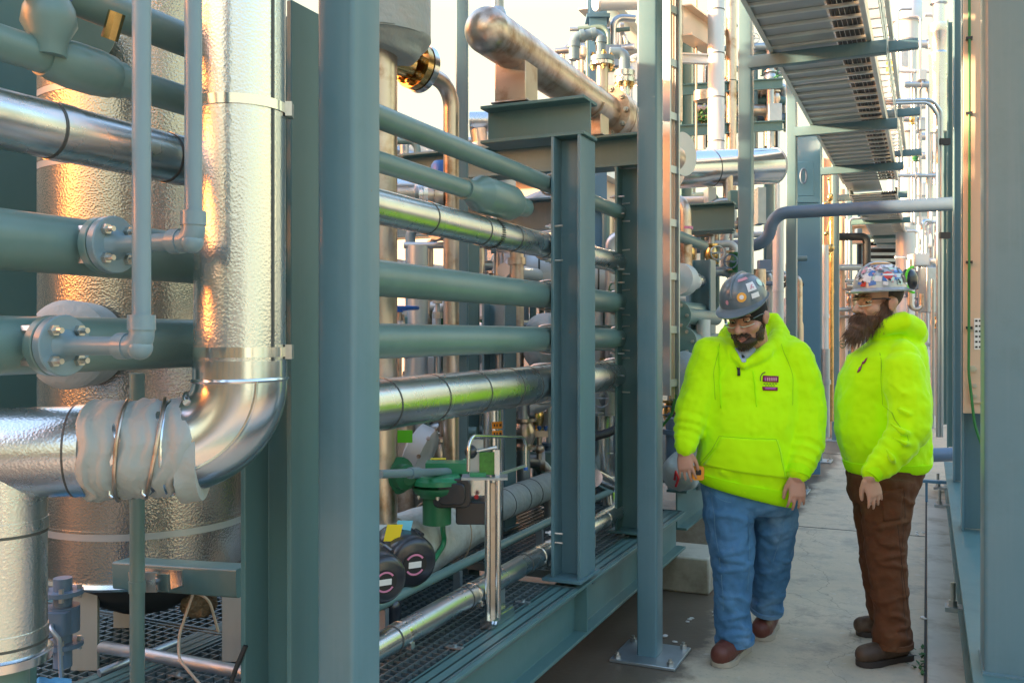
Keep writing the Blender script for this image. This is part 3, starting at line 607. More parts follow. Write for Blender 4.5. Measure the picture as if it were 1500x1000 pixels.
c = P(92, 905, 2.5)
m = MB(); m.cyl(c - ZA * .13, c + ZA * .11, .024, 18); m.cyl(c - ZA * .035, c + ZA * .035, .043, 20); m.prism(rrect(.07, .05, .012), c - ZA * .03 - HDv * .035, HWv, HDv, ZA * .06); part("valve_body", m, "pipe_slate", t)
for dz in (-.075, .065):
    m = MB(); m.cyl(c + ZA * dz, c + ZA * (dz + .012), .052, 24); f_ = part("flange", m, "pipe_slate", t)
    for k in range(4): q = c + ZA * (dz - .012) + V((.041 * math.cos(R(45 + 90 * k)), .041 * math.sin(R(45 + 90 * k)), 0)); m = MB(); m.cyl(q, q + ZA * .036, .007, 6); part("bolt", m, "bolt_metal", f_)
m = MB(); m.tube(fillet([c - HDv * .04, c - HDv * .075, c - HDv * .08 + HWv * .03 - ZA * .03, c - HDv * .08 + HWv * .035 - ZA * .13], .02), .006, 8); part("lever", m, "galv", t)
m = MB(); c = P(292, 890, 3.15); m.ell(c + ZA * .02, .062, .062, .05, n=24, nu=14); m.v = [v + V((noise.noise(v * 30), noise.noise(v * 31 + V((5, 0, 0))), noise.noise(v * 29 + V((0, 7, 0))))) * .012 for v in m.v]
single("mineral_wool_bundle", "tan ball of mineral wool under the vessel bottom", "insulation", m, "wool")
m = MB(); m.tube(fillet([P(283, 868, 2.6), P(262, 930, 2.55), P(262, 965, 2.5), P(300, 1010, 2.4)], .08), .004, 8); m.tube(fillet([P(283, 868, 2.6), P(305, 872, 2.6), P(320, 925, 2.62)], .05), .004, 8)
single("ground_wire", "loose tan ground wire hanging below the bracket", "wire", m, "wire_tan")
m = MB(); m.tube(fillet([P(360, 945, 2.2), P(345, 980, 2.2), P(335, 1010, 2.2)], .1), .006, 8); single("loose_cable", "loose black cable hanging at the foot of the leftmost green column", "cable", m, "cable")
m = MB(); rs = [[P(10 + 95 * i / 12, 992 + 10 * noise.noise(V((i * .7, j * .5, 0))) + j * 8, 2.75 - j * .12) for j in range(6)] for i in range(13)]
vs = [p for r_ in rs for p in r_]; m.add(vs + [v - ZA * .004 for v in vs], [(i * 6 + j, (i + 1) * 6 + j, (i + 1) * 6 + j + 1, i * 6 + j + 1) for i in range(12) for j in range(5)] + [(78 + i * 6 + j, 78 + i * 6 + j + 1, 78 + (i + 1) * 6 + j + 1, 78 + (i + 1) * 6 + j) for i in range(12) for j in range(5)])
single("tarp_scrap", "scrap of blue tarp on the grating in the bottom left corner", "tarp", m, "blue_tarp")
# ------------------------------------------------------------------ machinery on the skid
t = thing("blanketed_pipe", "fat grey blanketed pump barrel lying behind the stainless stand", "insulated barrel", (-2.0, 3.5, .55))
m = MB(); rs = []
for i in range(22):
    y = 2.55 + 1.45 * i / 21; f = i / 21; r0 = .152 - .04 * max(0, f - .6) / .4
    rs.append([V((-2.0 + (r0 + .016 * noise.noise(V((math.cos(a) * 1.8, math.sin(a) * 1.8, y * 4)))) * math.cos(a) - 0, y, .625 + (r0 + .016 * noise.noise(V((math.cos(a) * 1.8, math.sin(a) * 1.8, y * 4 + 9)))) * math.sin(a))) for a in [2 * math.pi * j / 36 for j in range(36)]])
m.rings(rs); part("quilt", m, "blanket_dirty", t, smooth=60)
for y in (2.85, 3.2, 3.65):
    m = MB(); m.tube([V((-2.0 + .160 * math.cos(R(a)), y + .01 * math.sin(R(a * 2)), .625 + .160 * math.sin(R(a)))) for a in range(0, 361, 12)], .003, 6); part("lacing", m, "wire_tan", t)
for y in (2.7, 3.6):
    m = MB(); m.box((-2.1, y, DECK + .003), (-1.9, y + .05, .50)); part("saddle", m, "steel_paint_green", t)
m = MB(); pp = fillet([PX(650, 745, -1.86), PX(648, 775, -1.83), PX(652, 795, -1.84), PX(632, 825, -1.84)], .05); m.tube(pp, .011, 10); c = PX(650, 742, -1.86); m.cyl(c - ZA * .012, c + ZA * .02, .016, 8)
single("flex_conduit", "short green flexible conduit draped over the grey barrel", "conduit", m, "green_paint")
# motor domes
def dome(px, py, X, r, label):
    c = PX(px, py, X); t = thing("motor_housing", label, "motor", c - ZA * r, "round black motor housings")
    ax = V((.80, -.58, -.10)).normalized(); m = MB()
    m.lathe(c - ax * .10, ax, [(-.06, 0), (-.06, r * .7), (-.03, r * .7), (-.03, r * .96), (.0, r), (.05, r), (.055, r * .97), (.075, r * .97), (.08, r), (.135, r * .97), (.155, r * .88), (.163, r * .72), (.165, 0)], 40); part("housing", m, "black_plastic", t)
    f = c + ax * .066; u, w, _ = basis(ax); m = MB(); m.cyl(f, f + ax * .0015, r * .46, 28); b = part("badge", m, "black_ink", t)
    m = MB(); m.prism([(r * .40 * math.cos(R(a)), r * .40 * math.sin(R(a))) for a in range(35, 146, 11)] + [(r * .33 * math.cos(R(a)), r * .33 * math.sin(R(a))) for a in range(145, 34, -11)], f + ax * .0016, u, w, ax * .0008)
    m.prism([(r * .40 * math.cos(R(a)), r * .40 * math.sin(R(a))) for a in range(215, 326, 11)] + [(r * .33 * math.cos(R(a)), r * .33 * math.sin(R(a))) for a in range(325, 214, -11)], f + ax * .0016, u, w, ax * .0008); part("badge_print", m, "pink_print", b)
    m = MB(); 
    for dy in (-.09, .02): m.prism(rrect(r * .5, r * .12, r * .02), f + ax * .0016 + w * (r * (dy + .03)), u, w, ax * .0008)
    part("badge_print", m, "white_label", b)
    for a in (60, 150, 240, 330):
        q = c - ax * .02 + (u * math.cos(R(a)) + w * math.sin(R(a))) * (r + .002); m = MB(); m.cyl(q - ax * .03, q + ax * .03, .008, 8); part("lug", m, "black_plastic", t)
    return c
c1 = dome(597, 818, -1.72, .098, "larger black motor dome with a pink and white badge beside the tube post")
c2 = dome(553, 842, -1.62, .085, "black motor dome mostly hidden behind the tube post edge")
m = MB(); m.chain([(c1 + V((-.05, -.02, -.05)), .055), (c1 + V((-.05, -.03, -.13)), .05), (PX(575, 888, -1.70), .03)]); a = PX(575, 888, -1.70); m.cyl(a, (a.x, a.y, DECK + .002), .03, 14)
single("motor_bracket", "black cast bracket below the two motor domes", "bracket", m, "black_plastic")
for px, py, mt, la in ((576, 780, "yellow_label", "yellow plastic tag above the black motor dome"), (591, 774, "cyan_label", "light blue plastic tag above the black motor dome")):
    c = PX(px, py, -1.75); m = MB(); u = V((ca, sa, 0)) * .028; m.obox(c, u, V((-sa, ca, 0)) * .001, ZA * .030 + u * .25); single("hanging_tag", la, "tag", m, mt, "coloured tags on the machinery")
# green gear actuator
g0 = PX(640, 712, -1.80)
t = thing("valve_actuator", "green geared valve actuator with a long side shaft", "actuator", g0 - ZA * .12)
m = MB(); m.lathe(g0 - ZA * .15, ZA, [(0, .05), (.0, .058), (.11, .058), (.11, .075), (.13, .095), (.145, .10), (.15, .10), (.16, .04), (.165, 0)], 28); part("gear_body", m, "dark_green", t)
m = MB(); m.lathe(g0 + ZA * .012, ZA, [(0, .0), (0, .105), (.018, .105), (.022, .098), (.034, .09), (.04, .0)], 28); c = PX(655, 688, -1.80); m.obox(c + ZA * .012, V((ca, sa, 0)) * .085, V((-sa, ca, 0)) * .05, ZA * .022); part("gear_cover", m, "green_paint", t)
m = MB(); a = PX(556, 694, -1.80); b = PX(672, 690, -1.77); m.cyl(a, b, .016, 16); m.cyl(a.lerp(b, .35), a.lerp(b, .45), .022, 16); part("shaft_tube", m, "pipe_grey", t)
m = MB(); m.cyl(b, b + (b - a).normalized() * .05, .026, 20); part("clean_collar", m, "stainless_clean", t)
m = MB(); e = b + (b - a).normalized() * .05; m.lathe(e, b - a, [(0, 0), (0, .035), (.01, .052), (.03, .056), (.045, .05), (.055, .02), (.055, 0)], 24); part("hand_knob", m, "green_paint", t)
for k in range(6):
    q = g0 + V((.085 * math.cos(k * 1.05), .085 * math.sin(k * 1.05), .002)); m = MB(); bolt(m, q - ZA * .03, -ZA, .009, .014); part("bolt", m, "bolt_metal", t)
c = PX(642, 676, -1.76) ; m = MB(); m.obox(c + ZA * .012, V((ca, sa, 0)) * .03, V((-sa, ca, 0)) * .012, ZA * .002); part("yellow_label", m, "yellow_label", t)
c = PX(600, 695, -1.9); m = MB(); m.lathe(c - XA * .1, V((1, -.5, 0)), [(0, .03), (0, .07), (.08, .075), (.10, .05), (.14, .05), (.16, .03)], 20); single("small_actuator", "small dark green actuator behind the shaft at the post edge", "actuator", m, "dark_green")
# black box and stainless box
c = PX(662, 722, -1.72); m = MB(); hw = V((ca, sa, 0)); hd = V((-sa, ca, 0)); m.prism(rrect(.15, .115, .025), c - hd * .01, hw, ZA, hd * .13); m.prism(rrect(.11, .085, .025), c - hd * .03, hw, ZA, hd * .02)
single("switch_box", "glossy black switch box under the green shaft", "box", m, "black_plastic", bevel=.004)
c = PX(696, 713, -1.68); m = MB(); m.prism(rrect(.12, .075, .004), c, hw, ZA, hd * .1); single("stainless_box", "plain stainless box left of the twin tube stand", "box", m, "stainless_clean", bevel=.003)
c = PX(700, 752, -1.66); m = MB(); m.prism(rrect(.18, .09, .012), c, hw, ZA, hd * .14); t = single("pump_block", "black pump block with a red button under the stainless box", "pump", m, "black_plastic", bevel=.004)
q = PX(698, 727, -1.655); m = MB(); m.cyl(q, q - hd * .012, .009, 12); part("button", m, "red_paint", t)
# twin tube stand with gauge head
s0_ = PZ(722, 915, DECK)
t = thing("twin_tube_stand", "stainless twin tube stand on the grating with a circuit gauge head", "stand", s0_)
m = MB(); m.obox(s0_ + ZA * .018 + YA * .04, XA * .024, YA * .10, ZA * .016); 
for dx in (-.016, .016): m.obox(s0_ + ZA * .036 + YA * .08 + XA * dx, XA * .003, YA * .06, ZA * .008)
m.cyl(s0_ + V((.026, -.03, .018)), s0_ + V((.034, -.03, .018)), .012, 6); part("foot", m, "stainless_clean", t)
zt = HZ - 210 * 3.43 / F
for q in (-1, 1):
    m = MB(); c = s0_ + V((ca, sa, 0)) * (.019 * q); m.cyl((c.x, c.y, DECK + .02), (c.x, c.y, zt), .0115, 16); part("tube", m, "stainless_clean", t)
m = MB(); m.obox(V((s0_.x, s0_.y, (DECK + zt) / 2)) + hd * .012, hw * .012, hd * .004, ZA * ((zt - DECK) / 2 - .02)); part("channel", m, "stainless", t)
hb = V((s0_.x, s0_.y, zt)); m = MB(); m.obox(hb + ZA * .004 - hw * .03, hw * .085, hd * .05, ZA * .004); part("head_plate", m, "galv", t)
m = MB(); m.box((hb.x - .004, hb.y - .02, zt + .002), (hb.x + .004, hb.y + .30, zt + .012)); part("rail_arm", m, "galv", t)
m = MB(); m.obox(hb + ZA * .055 - hw * .022, hw * .028, hd * .006, ZA * .042)
part("circuit_board", m, "circuit", t)
m = MB(); m.obox(hb + ZA * .075 - hw * .062 + hd * .02, hw * .026, hd * .015, ZA * .068); part("head_box", m, "galv", t)
m = MB(); m.obox(hb + ZA * .055 + hw * .017, hw * .009, hd * .016, ZA * .052); m.cyl(hb + ZA * .10 - hw * .06, hb + ZA * .115 + hw * .015, .007, 10); part("head_post", m, "stainless_clean", t)
m = MB(); m.ell(hb + ZA * .098 - hw * .082, .024, .024, .026); part("ball_knob", m, "black_plastic", t)
m = MB(); m.obox(hb + ZA * .014 - hw * .055, hw * .03, hd * .02, ZA * .008); part("terminal_strip", m, "green_paint", t)
m = MB(); pts = [PX(686, 690, -1.49), PX(686, 638, -1.49), PX(770, 640, -1.50), PX(770, 684, -1.50)]; m.tube(fillet(pts, .05), .0065, 12); c = pts[-1]; part("handle_loop", m, "stainless_clean", t)
m = MB(); m.cyl(c - ZA * .012, c + ZA * .0, .009, 10); part("blue_cap", m, "blue_paint", t)
# cylinder with orange label behind
c = PX(722, 650, -1.95); zc0, zc1 = HZ - 225 * (c - CAM).length / F, HZ - 108 * 4.1 / F
t = thing("gauge_cylinder", "upright silver cylinder carrying an orange label behind the stand", "cylinder", (c.x, c.y, zc0))
m = MB(); m.cyl((c.x, c.y, .5), (c.x, c.y, zc1), .052, 28); m.cyl((c.x, c.y, zc1 - .03), (c.x, c.y, zc1 - .015), .055, 28); part("barrel", m, "jacket_smooth", t)
for k, (y0, y1) in enumerate(((627, 638), (641, 651))):
    m = MB(); rs = []
    a0 = math.atan2(-c.y, -c.x) 
    for yy in (y1, y0):
        z = HZ - (yy - 490) * 4.18 / F
        rs.append([V((c.x + .0535 * math.cos(a0 + R(q)), c.y + .0535 * math.sin(a0 + R(q)), z)) for q in range(-5, 62, 6)])
    n_ = len(rs[0]); m.add(rs[0] + rs[1], [(i, i + 1, n_ + i + 1, n_ + i) for i in range(n_ - 1)]); o = part("orange_label", m, "orange_label", t)
    z = HZ - ((y0 + y1) / 2 - 490) * 4.18 / F
    for q in (8, 22, 40, 48):
        a = a0 + R(q); m = MB(); m.obox(V((c.x + .054 * math.cos(a), c.y + .054 * math.sin(a), z)), V((-math.sin(a), math.cos(a), 0)) * .003, V((math.cos(a), math.sin(a), 0)) * .0004, ZA * .006); part("label_mark", m, "black_ink", o)
# blanket flange cover with bolts and a green tag, behind actuator
t = thing("flange_cover", "pale riveted flange cover below the fat pipe, beside a bright green tag", "cover", PX(622, 665, -2.1))
c = PX(622, 662, -2.1); m = MB(); ax = V((.9, .2, -.4)).normalized(); m.lathe(c - ax * .08, ax, [(0, .06), (.02, .115), (.09, .115), (.11, .08), (.12, 0)], 28); part("cover", m, "jacket_white", t)
u, w, _ = basis(ax)
for k in range(8):
    q = c + ax * .01 + (u * math.cos(k * .785) + w * math.sin(k * .785)) * .116; m = MB(); bolt(m, q, (q - c - ax * .01), .010, .012); part("rivet", m, "stainless", t)
m = MB(); c = PX(592, 639, -2.0); m.obox(c, hw * .035, hd * .002, ZA * .026); single("green_tag", "bright green rectangular tag just below the fat pipe", "tag", m, "stk_lime")
# instrument stub row on low pipe
t = thing("instrument_valve", "small instrument valve with blue knobs left of the second skid column", "valve", PX(792, 640, -2.2))
m = MB(); c = PX(790, 640, -2.1); m.cyl(c - ZA * .13, c, .016, 12); m.obox(c + ZA * .02, hw * .05, hd * .02, ZA * .018); m.ell(c - ZA * .07, .03, .03, .03); part("body", m, "stainless", t)
for k in (-1, 0, 1):
    m = MB(); q = c + hw * (.038 * k) + ZA * .045; m.cyl(q, q + ZA * .022, .012, 10); m.cyl(q - ZA * .02, q, .006, 8); part("blue_knob", m, "blue_paint", t)
m = MB(); m.cyl(PX(745, 662, -2.2), PX(812, 664, -2.25), .008, 10); single("sense_line", "thin steel sensing line behind the handle loop", "tube", m, "stainless_clean")
m = MB(); m.cyl((-2.45, 4.0, .93), (-2.45, 6.2, .93), .05, 20); single("service_pipe", "pale pipe running back under the grey beam", "pipe", m, "jacket_dull")
m = MB(); m.cyl((-2.75, 2.6, 1.12), (-2.75, 6.0, 1.12), .07, 20); single("service_pipe", "shaded pipe deep behind the green actuator", "pipe", m, "jacket_dull")
# dark machinery mass deep in the skid: pump skid block with pipes
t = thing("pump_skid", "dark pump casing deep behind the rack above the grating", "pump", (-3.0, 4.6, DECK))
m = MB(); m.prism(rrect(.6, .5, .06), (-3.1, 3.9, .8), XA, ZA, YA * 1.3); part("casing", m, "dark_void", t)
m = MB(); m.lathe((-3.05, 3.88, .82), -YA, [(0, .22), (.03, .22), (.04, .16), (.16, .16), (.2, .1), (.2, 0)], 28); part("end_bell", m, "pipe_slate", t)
for k in range(4):
    m = MB(); x = -2.75 - .12 * k; m.cyl((x, 3.7, DECK + .01), (x, 3.7, 1.3), .022, 12); part("riser", m, "galv", t)

# ------------------------------------------------------------------ blue handwheel
c = PX(585, 451, -2.3); t = thing("handwheel_valve", "blue handwheel valve seen between the two wide green pipes", "valve", c)
m = MB(); rw = .088; m.tube([c + V((rw * math.cos(R(a)), rw * math.sin(R(a)), 0)) for a in range(0, 361, 12)], .009, 10)
for k in range(3): a = R(120 * k); m.cyl(c - ZA * .012, c + V((rw * math.cos(a), rw * math.sin(a), 0)), .006, 8)
m.cyl(c - ZA * .02, c + ZA * .01, .018, 14); part("handwheel", m, "blue_paint", t)
m = MB(); m.cyl(c - ZA * .35, c - ZA * .02, .012, 12); m.lathe(c - ZA * .16, ZA, [(0, .045), (.02, .045), (.03, .025), (.08, .03), (.1, .02)], 16)
for s in (-1, 1): m.cyl(c + hw * .03 * s - ZA * .15, c + hw * .018 * s - ZA * .03, .006, 8)
part("yoke", m, "stainless", t)

# ------------------------------------------------------------------ capped header on pedestals
HXc, HZc, HR = -1.69, 2.80, .098
t = thing("capped_header", "weathered stainless header pipe with a round cap, lit warm against the sky", "pipe", (HXc, 4.2, HZc - HR))
m = MB(); m.cyl((HXc, 3.50, HZc), (HXc, 5.05, HZc), HR, 40); m.ell((HXc, 3.50, HZc), HR, HR * .95, HR, n=40, nu=20); m.cyl((HXc, 5.30, HZc), (HXc, 6.6, HZc), HR, 40); part("pipe_run", m, "stainless", t)
for y0 in (5.05, 5.175):
    m = MB(); m.lathe((HXc, y0, HZc), YA, [(0, HR), (0, HR + .055), (.115 if y0 < 5.1 else .12, HR + .055), (.115 if y0 < 5.1 else .12, HR)], 40); o = part("flange", m, "stainless", t)
    for k in range(10):
        a = 2 * math.pi * k / 10; m = MB(); q = V((HXc + (HR + .032) * math.cos(a), y0, HZc + (HR + .032) * math.sin(a))); s = -1 if y0 < 5.1 else 1; q = q if s < 0 else q + YA * .12; bolt(m, q, YA * s, .016, .03); part("bolt", m, "bolt_metal", o)
for y, z0, z1, la in ((3.80, 2.55, 2.72, 0), (4.83, 2.603, 2.72, 1)):
    m = MB(); m.box((HXc - .075, y - .07, z0 + .008), (HXc + .075, y + .07, z1 + .01)); m.box((HXc - .09, y - .085, z0), (HXc + .09, y + .085, z0 + .008)); part("pedestal", m, "stainless", t, bevel=.003)
m = MB(); m.tube([V((HXc + (HR + .004) * math.cos(R(a)), 4.83, HZc + (HR + .004) * math.sin(R(a)))) for a in range(-150, -29, 8)], .05, 6)
m = MB(); rs = [[V((HXc + rr_ * math.cos(R(a)), y, HZc + rr_ * math.sin(R(a)))) for y, rr_ in ((4.74, HR + .001), (4.74, HR + .012), (4.92, HR + .012), (4.92, HR + .001))] for a in range(-165, -14, 10)]; m.rings(rs); part("wear_saddle", m, "stainless", t)
m = MB(); c = V((HXc, 3.60, HZc + HR - .02)); m.cyl(c, c + ZA * .9, .027, 18); m.lathe(c, ZA, [(0, .045), (.035, .035), (.05, .028)], 18); part("vent_riser", m, "galv", t)
# small piping above the header
t = thing("drain_manifold", "grey looped elbow piping with a bolted flange above the header", "pipework", PX(880, 95, -1.72))
d5 = 5.1
m = MB(); pts = [P(841, 88, d5), P(841, 55, d5), P(880, 48, d5), P(880, 92, d5)]; m.tube(fillet(pts, .045), .030, 18)
for a, b in ((P(841, 70, d5), P(841, 62, d5)), (P(850, 53.5, d5), P(856, 52.5, d5)), (P(866, 51, d5), P(873, 50, d5)), (P(880, 55, d5), P(880, 64, d5))): m.cyl(a, b, .036, 18)
part("pipe_loop", m, "pipe_grey", t)
for y0, y1, mt in ((84, 91, "pipe_grey"), (92, 97, "stainless_clean")):
    m = MB(); m.cyl(P(882, y1, d5), P(882, y0, d5), .068, 28); o = part("flange", m, mt, t)
    for k in range(4):
        a = R(30 + 90 * k); q = P(882, 97 if mt != "pipe_grey" else 84, d5) + V((.05 * math.cos(a), .05 * math.sin(a), 0)); m = MB(); bolt(m, q, -ZA if mt != "pipe_grey" else ZA, .014, .025); part("bolt", m, "brass", o)
m = MB(); m.cyl(P(882, 97, d5), P(882, 140, d5), .034, 18); part("lower_neck", m, "stainless", t)
t = thing("small_manifold", "second smaller flanged elbow behind the grey loop, right of it", "pipework", PX(915, 115, -1.8))
d6 = 5.5
m = MB(); m.tube(fillet([P(893, 78, d6), P(915, 78, d6), P(915, 106, d6)], .04), .034, 16); part("elbow", m, "pipe_grey", t)
m = MB(); m.cyl(P(915, 113, d6), P(915, 105, d6), .062, 26); m.cyl(P(915, 122, d6), P(915, 115, d6), .062, 26); m.cyl(P(915, 140, d6), P(915, 110, d6), .03, 14); o = part("flange", m, "stainless_clean", t)
for k in range(6):
    a = R(60 * k); q = P(915, 122, d6) + V((.045 * math.cos(a), .045 * math.sin(a), 0)); m = MB(); bolt(m, q, -ZA, .014, .03); part("bolt", m, "brass", o)
m = MB(); c = P(849, 72, 5.9); m.chain([(c, .045), (c - ZA * .04, .045)]); m.cyl(c - ZA * .25, c, .028, 14); single("vent_cap", "small rusty domed vent left of the flanged loop", "vent", m, "stainless")

# ------------------------------------------------------------------ upper left: wrapped column, flange, elbow
t = thing("wrapped_nozzle", "stainless pipe with a draped grey insulation cover at the top", "pipe", P(560, 400, 3.7))
d7 = 3.7; c = P(556, 30, d7)
m = MB(); m.cyl((c.x, c.y, .5), (c.x, c.y, 3.2), .071, 30); part("pipe_run", m, "stainless", t)
m = MB(); m.cyl((c.x, c.y, HZ + 430 * d7 / F), (c.x, c.y, 3.4), .205, 40); part("cover_drum", m, "blanket", t)
m = MB(); rs = []
for i in range(8):
    f = i / 7; rs.append([V((c.x + (.208 - .07 * f + .02 * noise.noise(V((math.cos(a) * 2, math.sin(a) * 2, f * 3)))) * math.cos(a), c.y + (.208 - .07 * f + .02 * noise.noise(V((math.cos(a) * 2, math.sin(a) * 2, f * 3 + 5)))) * math.sin(a), HZ + (432 - 20 * f - 12 * f * math.cos(a * 1 - .5)) * d7 / F)) for a in [2 * math.pi * j / 40 for j in range(40)]])
m.rings(rs); part("draped_skirt", m, "blanket", t, smooth=60)
t = thing("flanged_elbow", "brass coloured flange and elbow pipe against the sky beside the thin green post", "pipe", P(610, 95, 3.9))
d8 = 3.95; f0 = P(590, 92, d8); f1 = P(617, 98, d8 + .02); ax = (P(660, 122, d8 + .2) - P(600, 94, d8)).normalized()
for k in (0, 1):
    q = P(604, 95, d8) + ax * (.035 * k); m = MB(); m.lathe(q, ax, [(0, 0), (0, .10), (.032, .10), (.032, 0)] if not k else [(0, 0), (.001, .104), (.03, .104), (.03, .05)], 36); o = part("flange", m, "brass" if not k else "stainless_clean", t)
    if not k:
        u, w, _ = basis(ax)
        for j in range(8):
            b = q + (u * math.cos(j * .785) + w * math.sin(j * .785)) * .078; m = MB(); bolt(m, b, -ax, .014, .03); part("bolt", m, "brass", o)
m = MB(); m.cyl(P(570, 85, d8 - .05), P(604, 95, d8), .06, 20); part("hub", m, "brass", t)
q = P(604, 95, d8) + ax * .06; kn = P(661, 128, d8 + .22); m = MB(); m.tube(fillet([q, kn, V((kn.x, kn.y, .6))], .11), .036, 22); part("elbow_pipe", m, "stainless", t)
c = P(677, 100, 4.7); m = MB(); hss(m, (c.x, c.y, .0), (c.x, c.y, 4.5), .062, .062, hw, hd, .008); single("slim_post", "slim green post against the sky left of the header cap", "post", m, "steel_paint")
c = P(692, 400, 5.2); m = MB(); hss(m, (c.x, c.y, .0), (c.x, c.y, 2.05), .08, .08, hw, hd, .008); single("slim_post", "dark green post behind the wide pipes right of the elbow pipe", "post", m, "steel_paint_green")
# insulated duct
t = thing("insulated_duct", "short horizontal jacketed duct left of the stub beam", "pipe", P(720, 180, 5.6))
m = MB(); m.cyl(P(688, 179, 5.6), P(755, 178, 5.6), .062, 28); part("pipe_run", m, "jacket", t)
m = MB(); m.tube(fillet([P(700, 190, 5.5), P(704, 212, 5.5), P(690, 235, 5.5)], .05), .05, 16); part("branch", m, "stainless", t)
m = MB(); c = P(732, 205, 5.7); m.cyl((c.x, c.y, 2.3), (c.x, c.y, 2.72), .10, 28); part("drop", m, "jacket_white", t)
t = thing("jacketed_valve", "jacketed flanged valve between the thin green pipes near the tube post", "valve", P(600, 290, 4.2))
m = MB(); c = P(600, 287, 4.2); ax = V((.8, .5, 0)).normalized(); m.lathe(c - ax * .12, ax, [(0, .06), (.0, .075), (.12, .08), (.14, .085), (.16, .06), (.18, .06), (.18, .085), (.2, .085), (.2, .0)], 28); part("body", m, "jacket", t)
m = MB(); m.cyl(c + ax * .08, c + ax * .2, .05, 16); m.cyl(c + ax * .11, c + ax * .13, .075, 16); part("bare_flange", m, "stainless", t)
c = P(648, 248, 4.8); m = MB(); m.lathe(c - ZA * .03, ZA, [(0, .03), (.0, .06), (.05, .06), (.07, .045), (.075, 0)], 18); t = single("pressure_transmitter", "blue round transmitter head behind the elbow pipe", "transmitter", m, "blue_paint")
m = MB(); m.cyl(c - ZA * .25, c - ZA * .03, .022, 12); part("stem", m, "stainless", t)
# rounded insulated vessel and blankets in the middle distance
t = thing("insulated_vessel_end", "domed jacketed exchanger end behind the third pipe", "exchanger", P(775, 400, 6.4))
m = MB(); c = P(790, 408, 6.4); ax = V((-.9, -.4, 0)).normalized(); m.lathe(c - ax * .5, ax, [(0, 0), (0, .20), (.62, .20), (.70, .17), (.74, .11), (.755, 0)], 36); part("shell", m, "jacket_white", t)
for f in (.1, .3, .5): m = MB(); m.lathe(c - ax * .5, ax, [(f, .20), (f, .203), (f + .012, .203), (f + .012, .20)], 36, False); part("band", m, "seam", t)
m = MB(); q = P(757, 395, 5.4); m.cyl((q.x, q.y, 1.2), (q.x, q.y, 2.1), .042, 16); m.cyl((q.x, q.y, 1.93), (q.x, q.y, 1.97), .055, 16); single("vertical_pipe", "weathered vertical pipe in front of the domed exchanger end", "pipe", m, "stainless")
for k, (px, py, d, r, la) in enumerate(((800, 480, 5.2, .10, "bunched grey blanket between the wide green pipes"), (796, 520, 5.4, .12, "grey blanket lump below the eye level pipe"), (800, 310, 6.0, .16, "pale wrapped lump behind the sample pot"))):
    m = MB(); m.ell(P(px, py, d), r * 1.1, r, r * .8, n=24, nu=14); m.v = [v + V((noise.noise(v * 9), noise.noise(v * 9 + V((5, 0, 0))), noise.noise(v * 9 + V((0, 7, 0))))) * .04 for v in m.v]; single("blanket_bundle", la, "insulation", m, "blanket", "bunched insulation blankets", smooth=60)
c = P(735, 470, 5.0); t = wcol("skid_column", "stubby dark column end between the two wide green pipes", c.x - .12, c.x + .02, c.y, c.y + .15, DECK + .02, 1.69, "steel_paint")
m = MB(); c = P(322, 460, 4.4); 
t = thing("needle_valve", "slim instrument stem with steel nuts between the wide green pipes", "instrument", P(640, 470, 4.4)); c = P(641, 460, 4.4)
m = MB(); m.cyl((c.x, c.y, 1.2), (c.x, c.y, 1.80), .011, 10); part("stem", m, "galv", t)
for dz in (-.02, .05, .11): m = MB(); m.cyl(c + ZA * dz, c + ZA * (dz + .03), .024, 6); part("nut", m, "bolt_metal", t)
# vertical pipes behind the rack
for px, d, r, z0, z1, mt, la in ((612, 5.0, .055, .4, 2.0, "jacket_dull", "dull jacketed drop pipe behind the third rack pipe"),
                                 (640, 6.5, .16, .3, 1.95, "pipe_paint", "wide green vertical vessel skirt deep behind the rack"),
                                 (712, 6.2, .05, .3, 1.2, "galv", "galvanized drop pipe deep behind the label cylinder"),
                                 (588, 4.6, .07, .3, 1.25, "stainless", "weathered drop pipe behind the green tag"),
                                 (668, 5.0, .06, .3, 1.2, "jacket_dull", "pale drop pipe under the fat pipe right of the cover"),
                                 (890, 6.6, .05, .4, 2.4, "stainless", "weathered vertical pipe between the second and third columns"),
                                 (884, 6.0, .11, .4, 1.0, "stainless_clean", "dark machinery drum between the second and third columns")):
    c = P(px, 490, d); m = MB(); m.cyl((c.x, c.y, z0), (c.x, c.y, z1), r, 24); m.cyl((c.x, c.y, z0 + (z1 - z0) * .55), (c.x, c.y, z0 + (z1 - z0) * .55 + .03), r + .012, 24); single("vertical_pipe", la, "pipe", m, mt, "vertical pipes behind the rack")
for x, z, y0, y1, r, mt, la in ((-2.55, 2.12, 4.6, 9, .06, "stainless", "weathered pipe far behind, level with the thin green pipes"), (-2.4, 1.92, 5.2, 10, .045, "jacket_white", "white jacketed pipe showing right of the second column"), (-2.9, 1.6, 3.0, 9, .09, "jacket_dull", "dull wide pipe deep behind the pipe rack"), (-3.2, 1.95, 3.0, 9, .07, "stainless", "weathered pipe deep behind the third rack pipe")):
    m = MB(); m.cyl((x, y0, z), (x, y1, z), r, 24); single("far_pipe", la, "pipe", m, mt, "long pipes behind the rack")
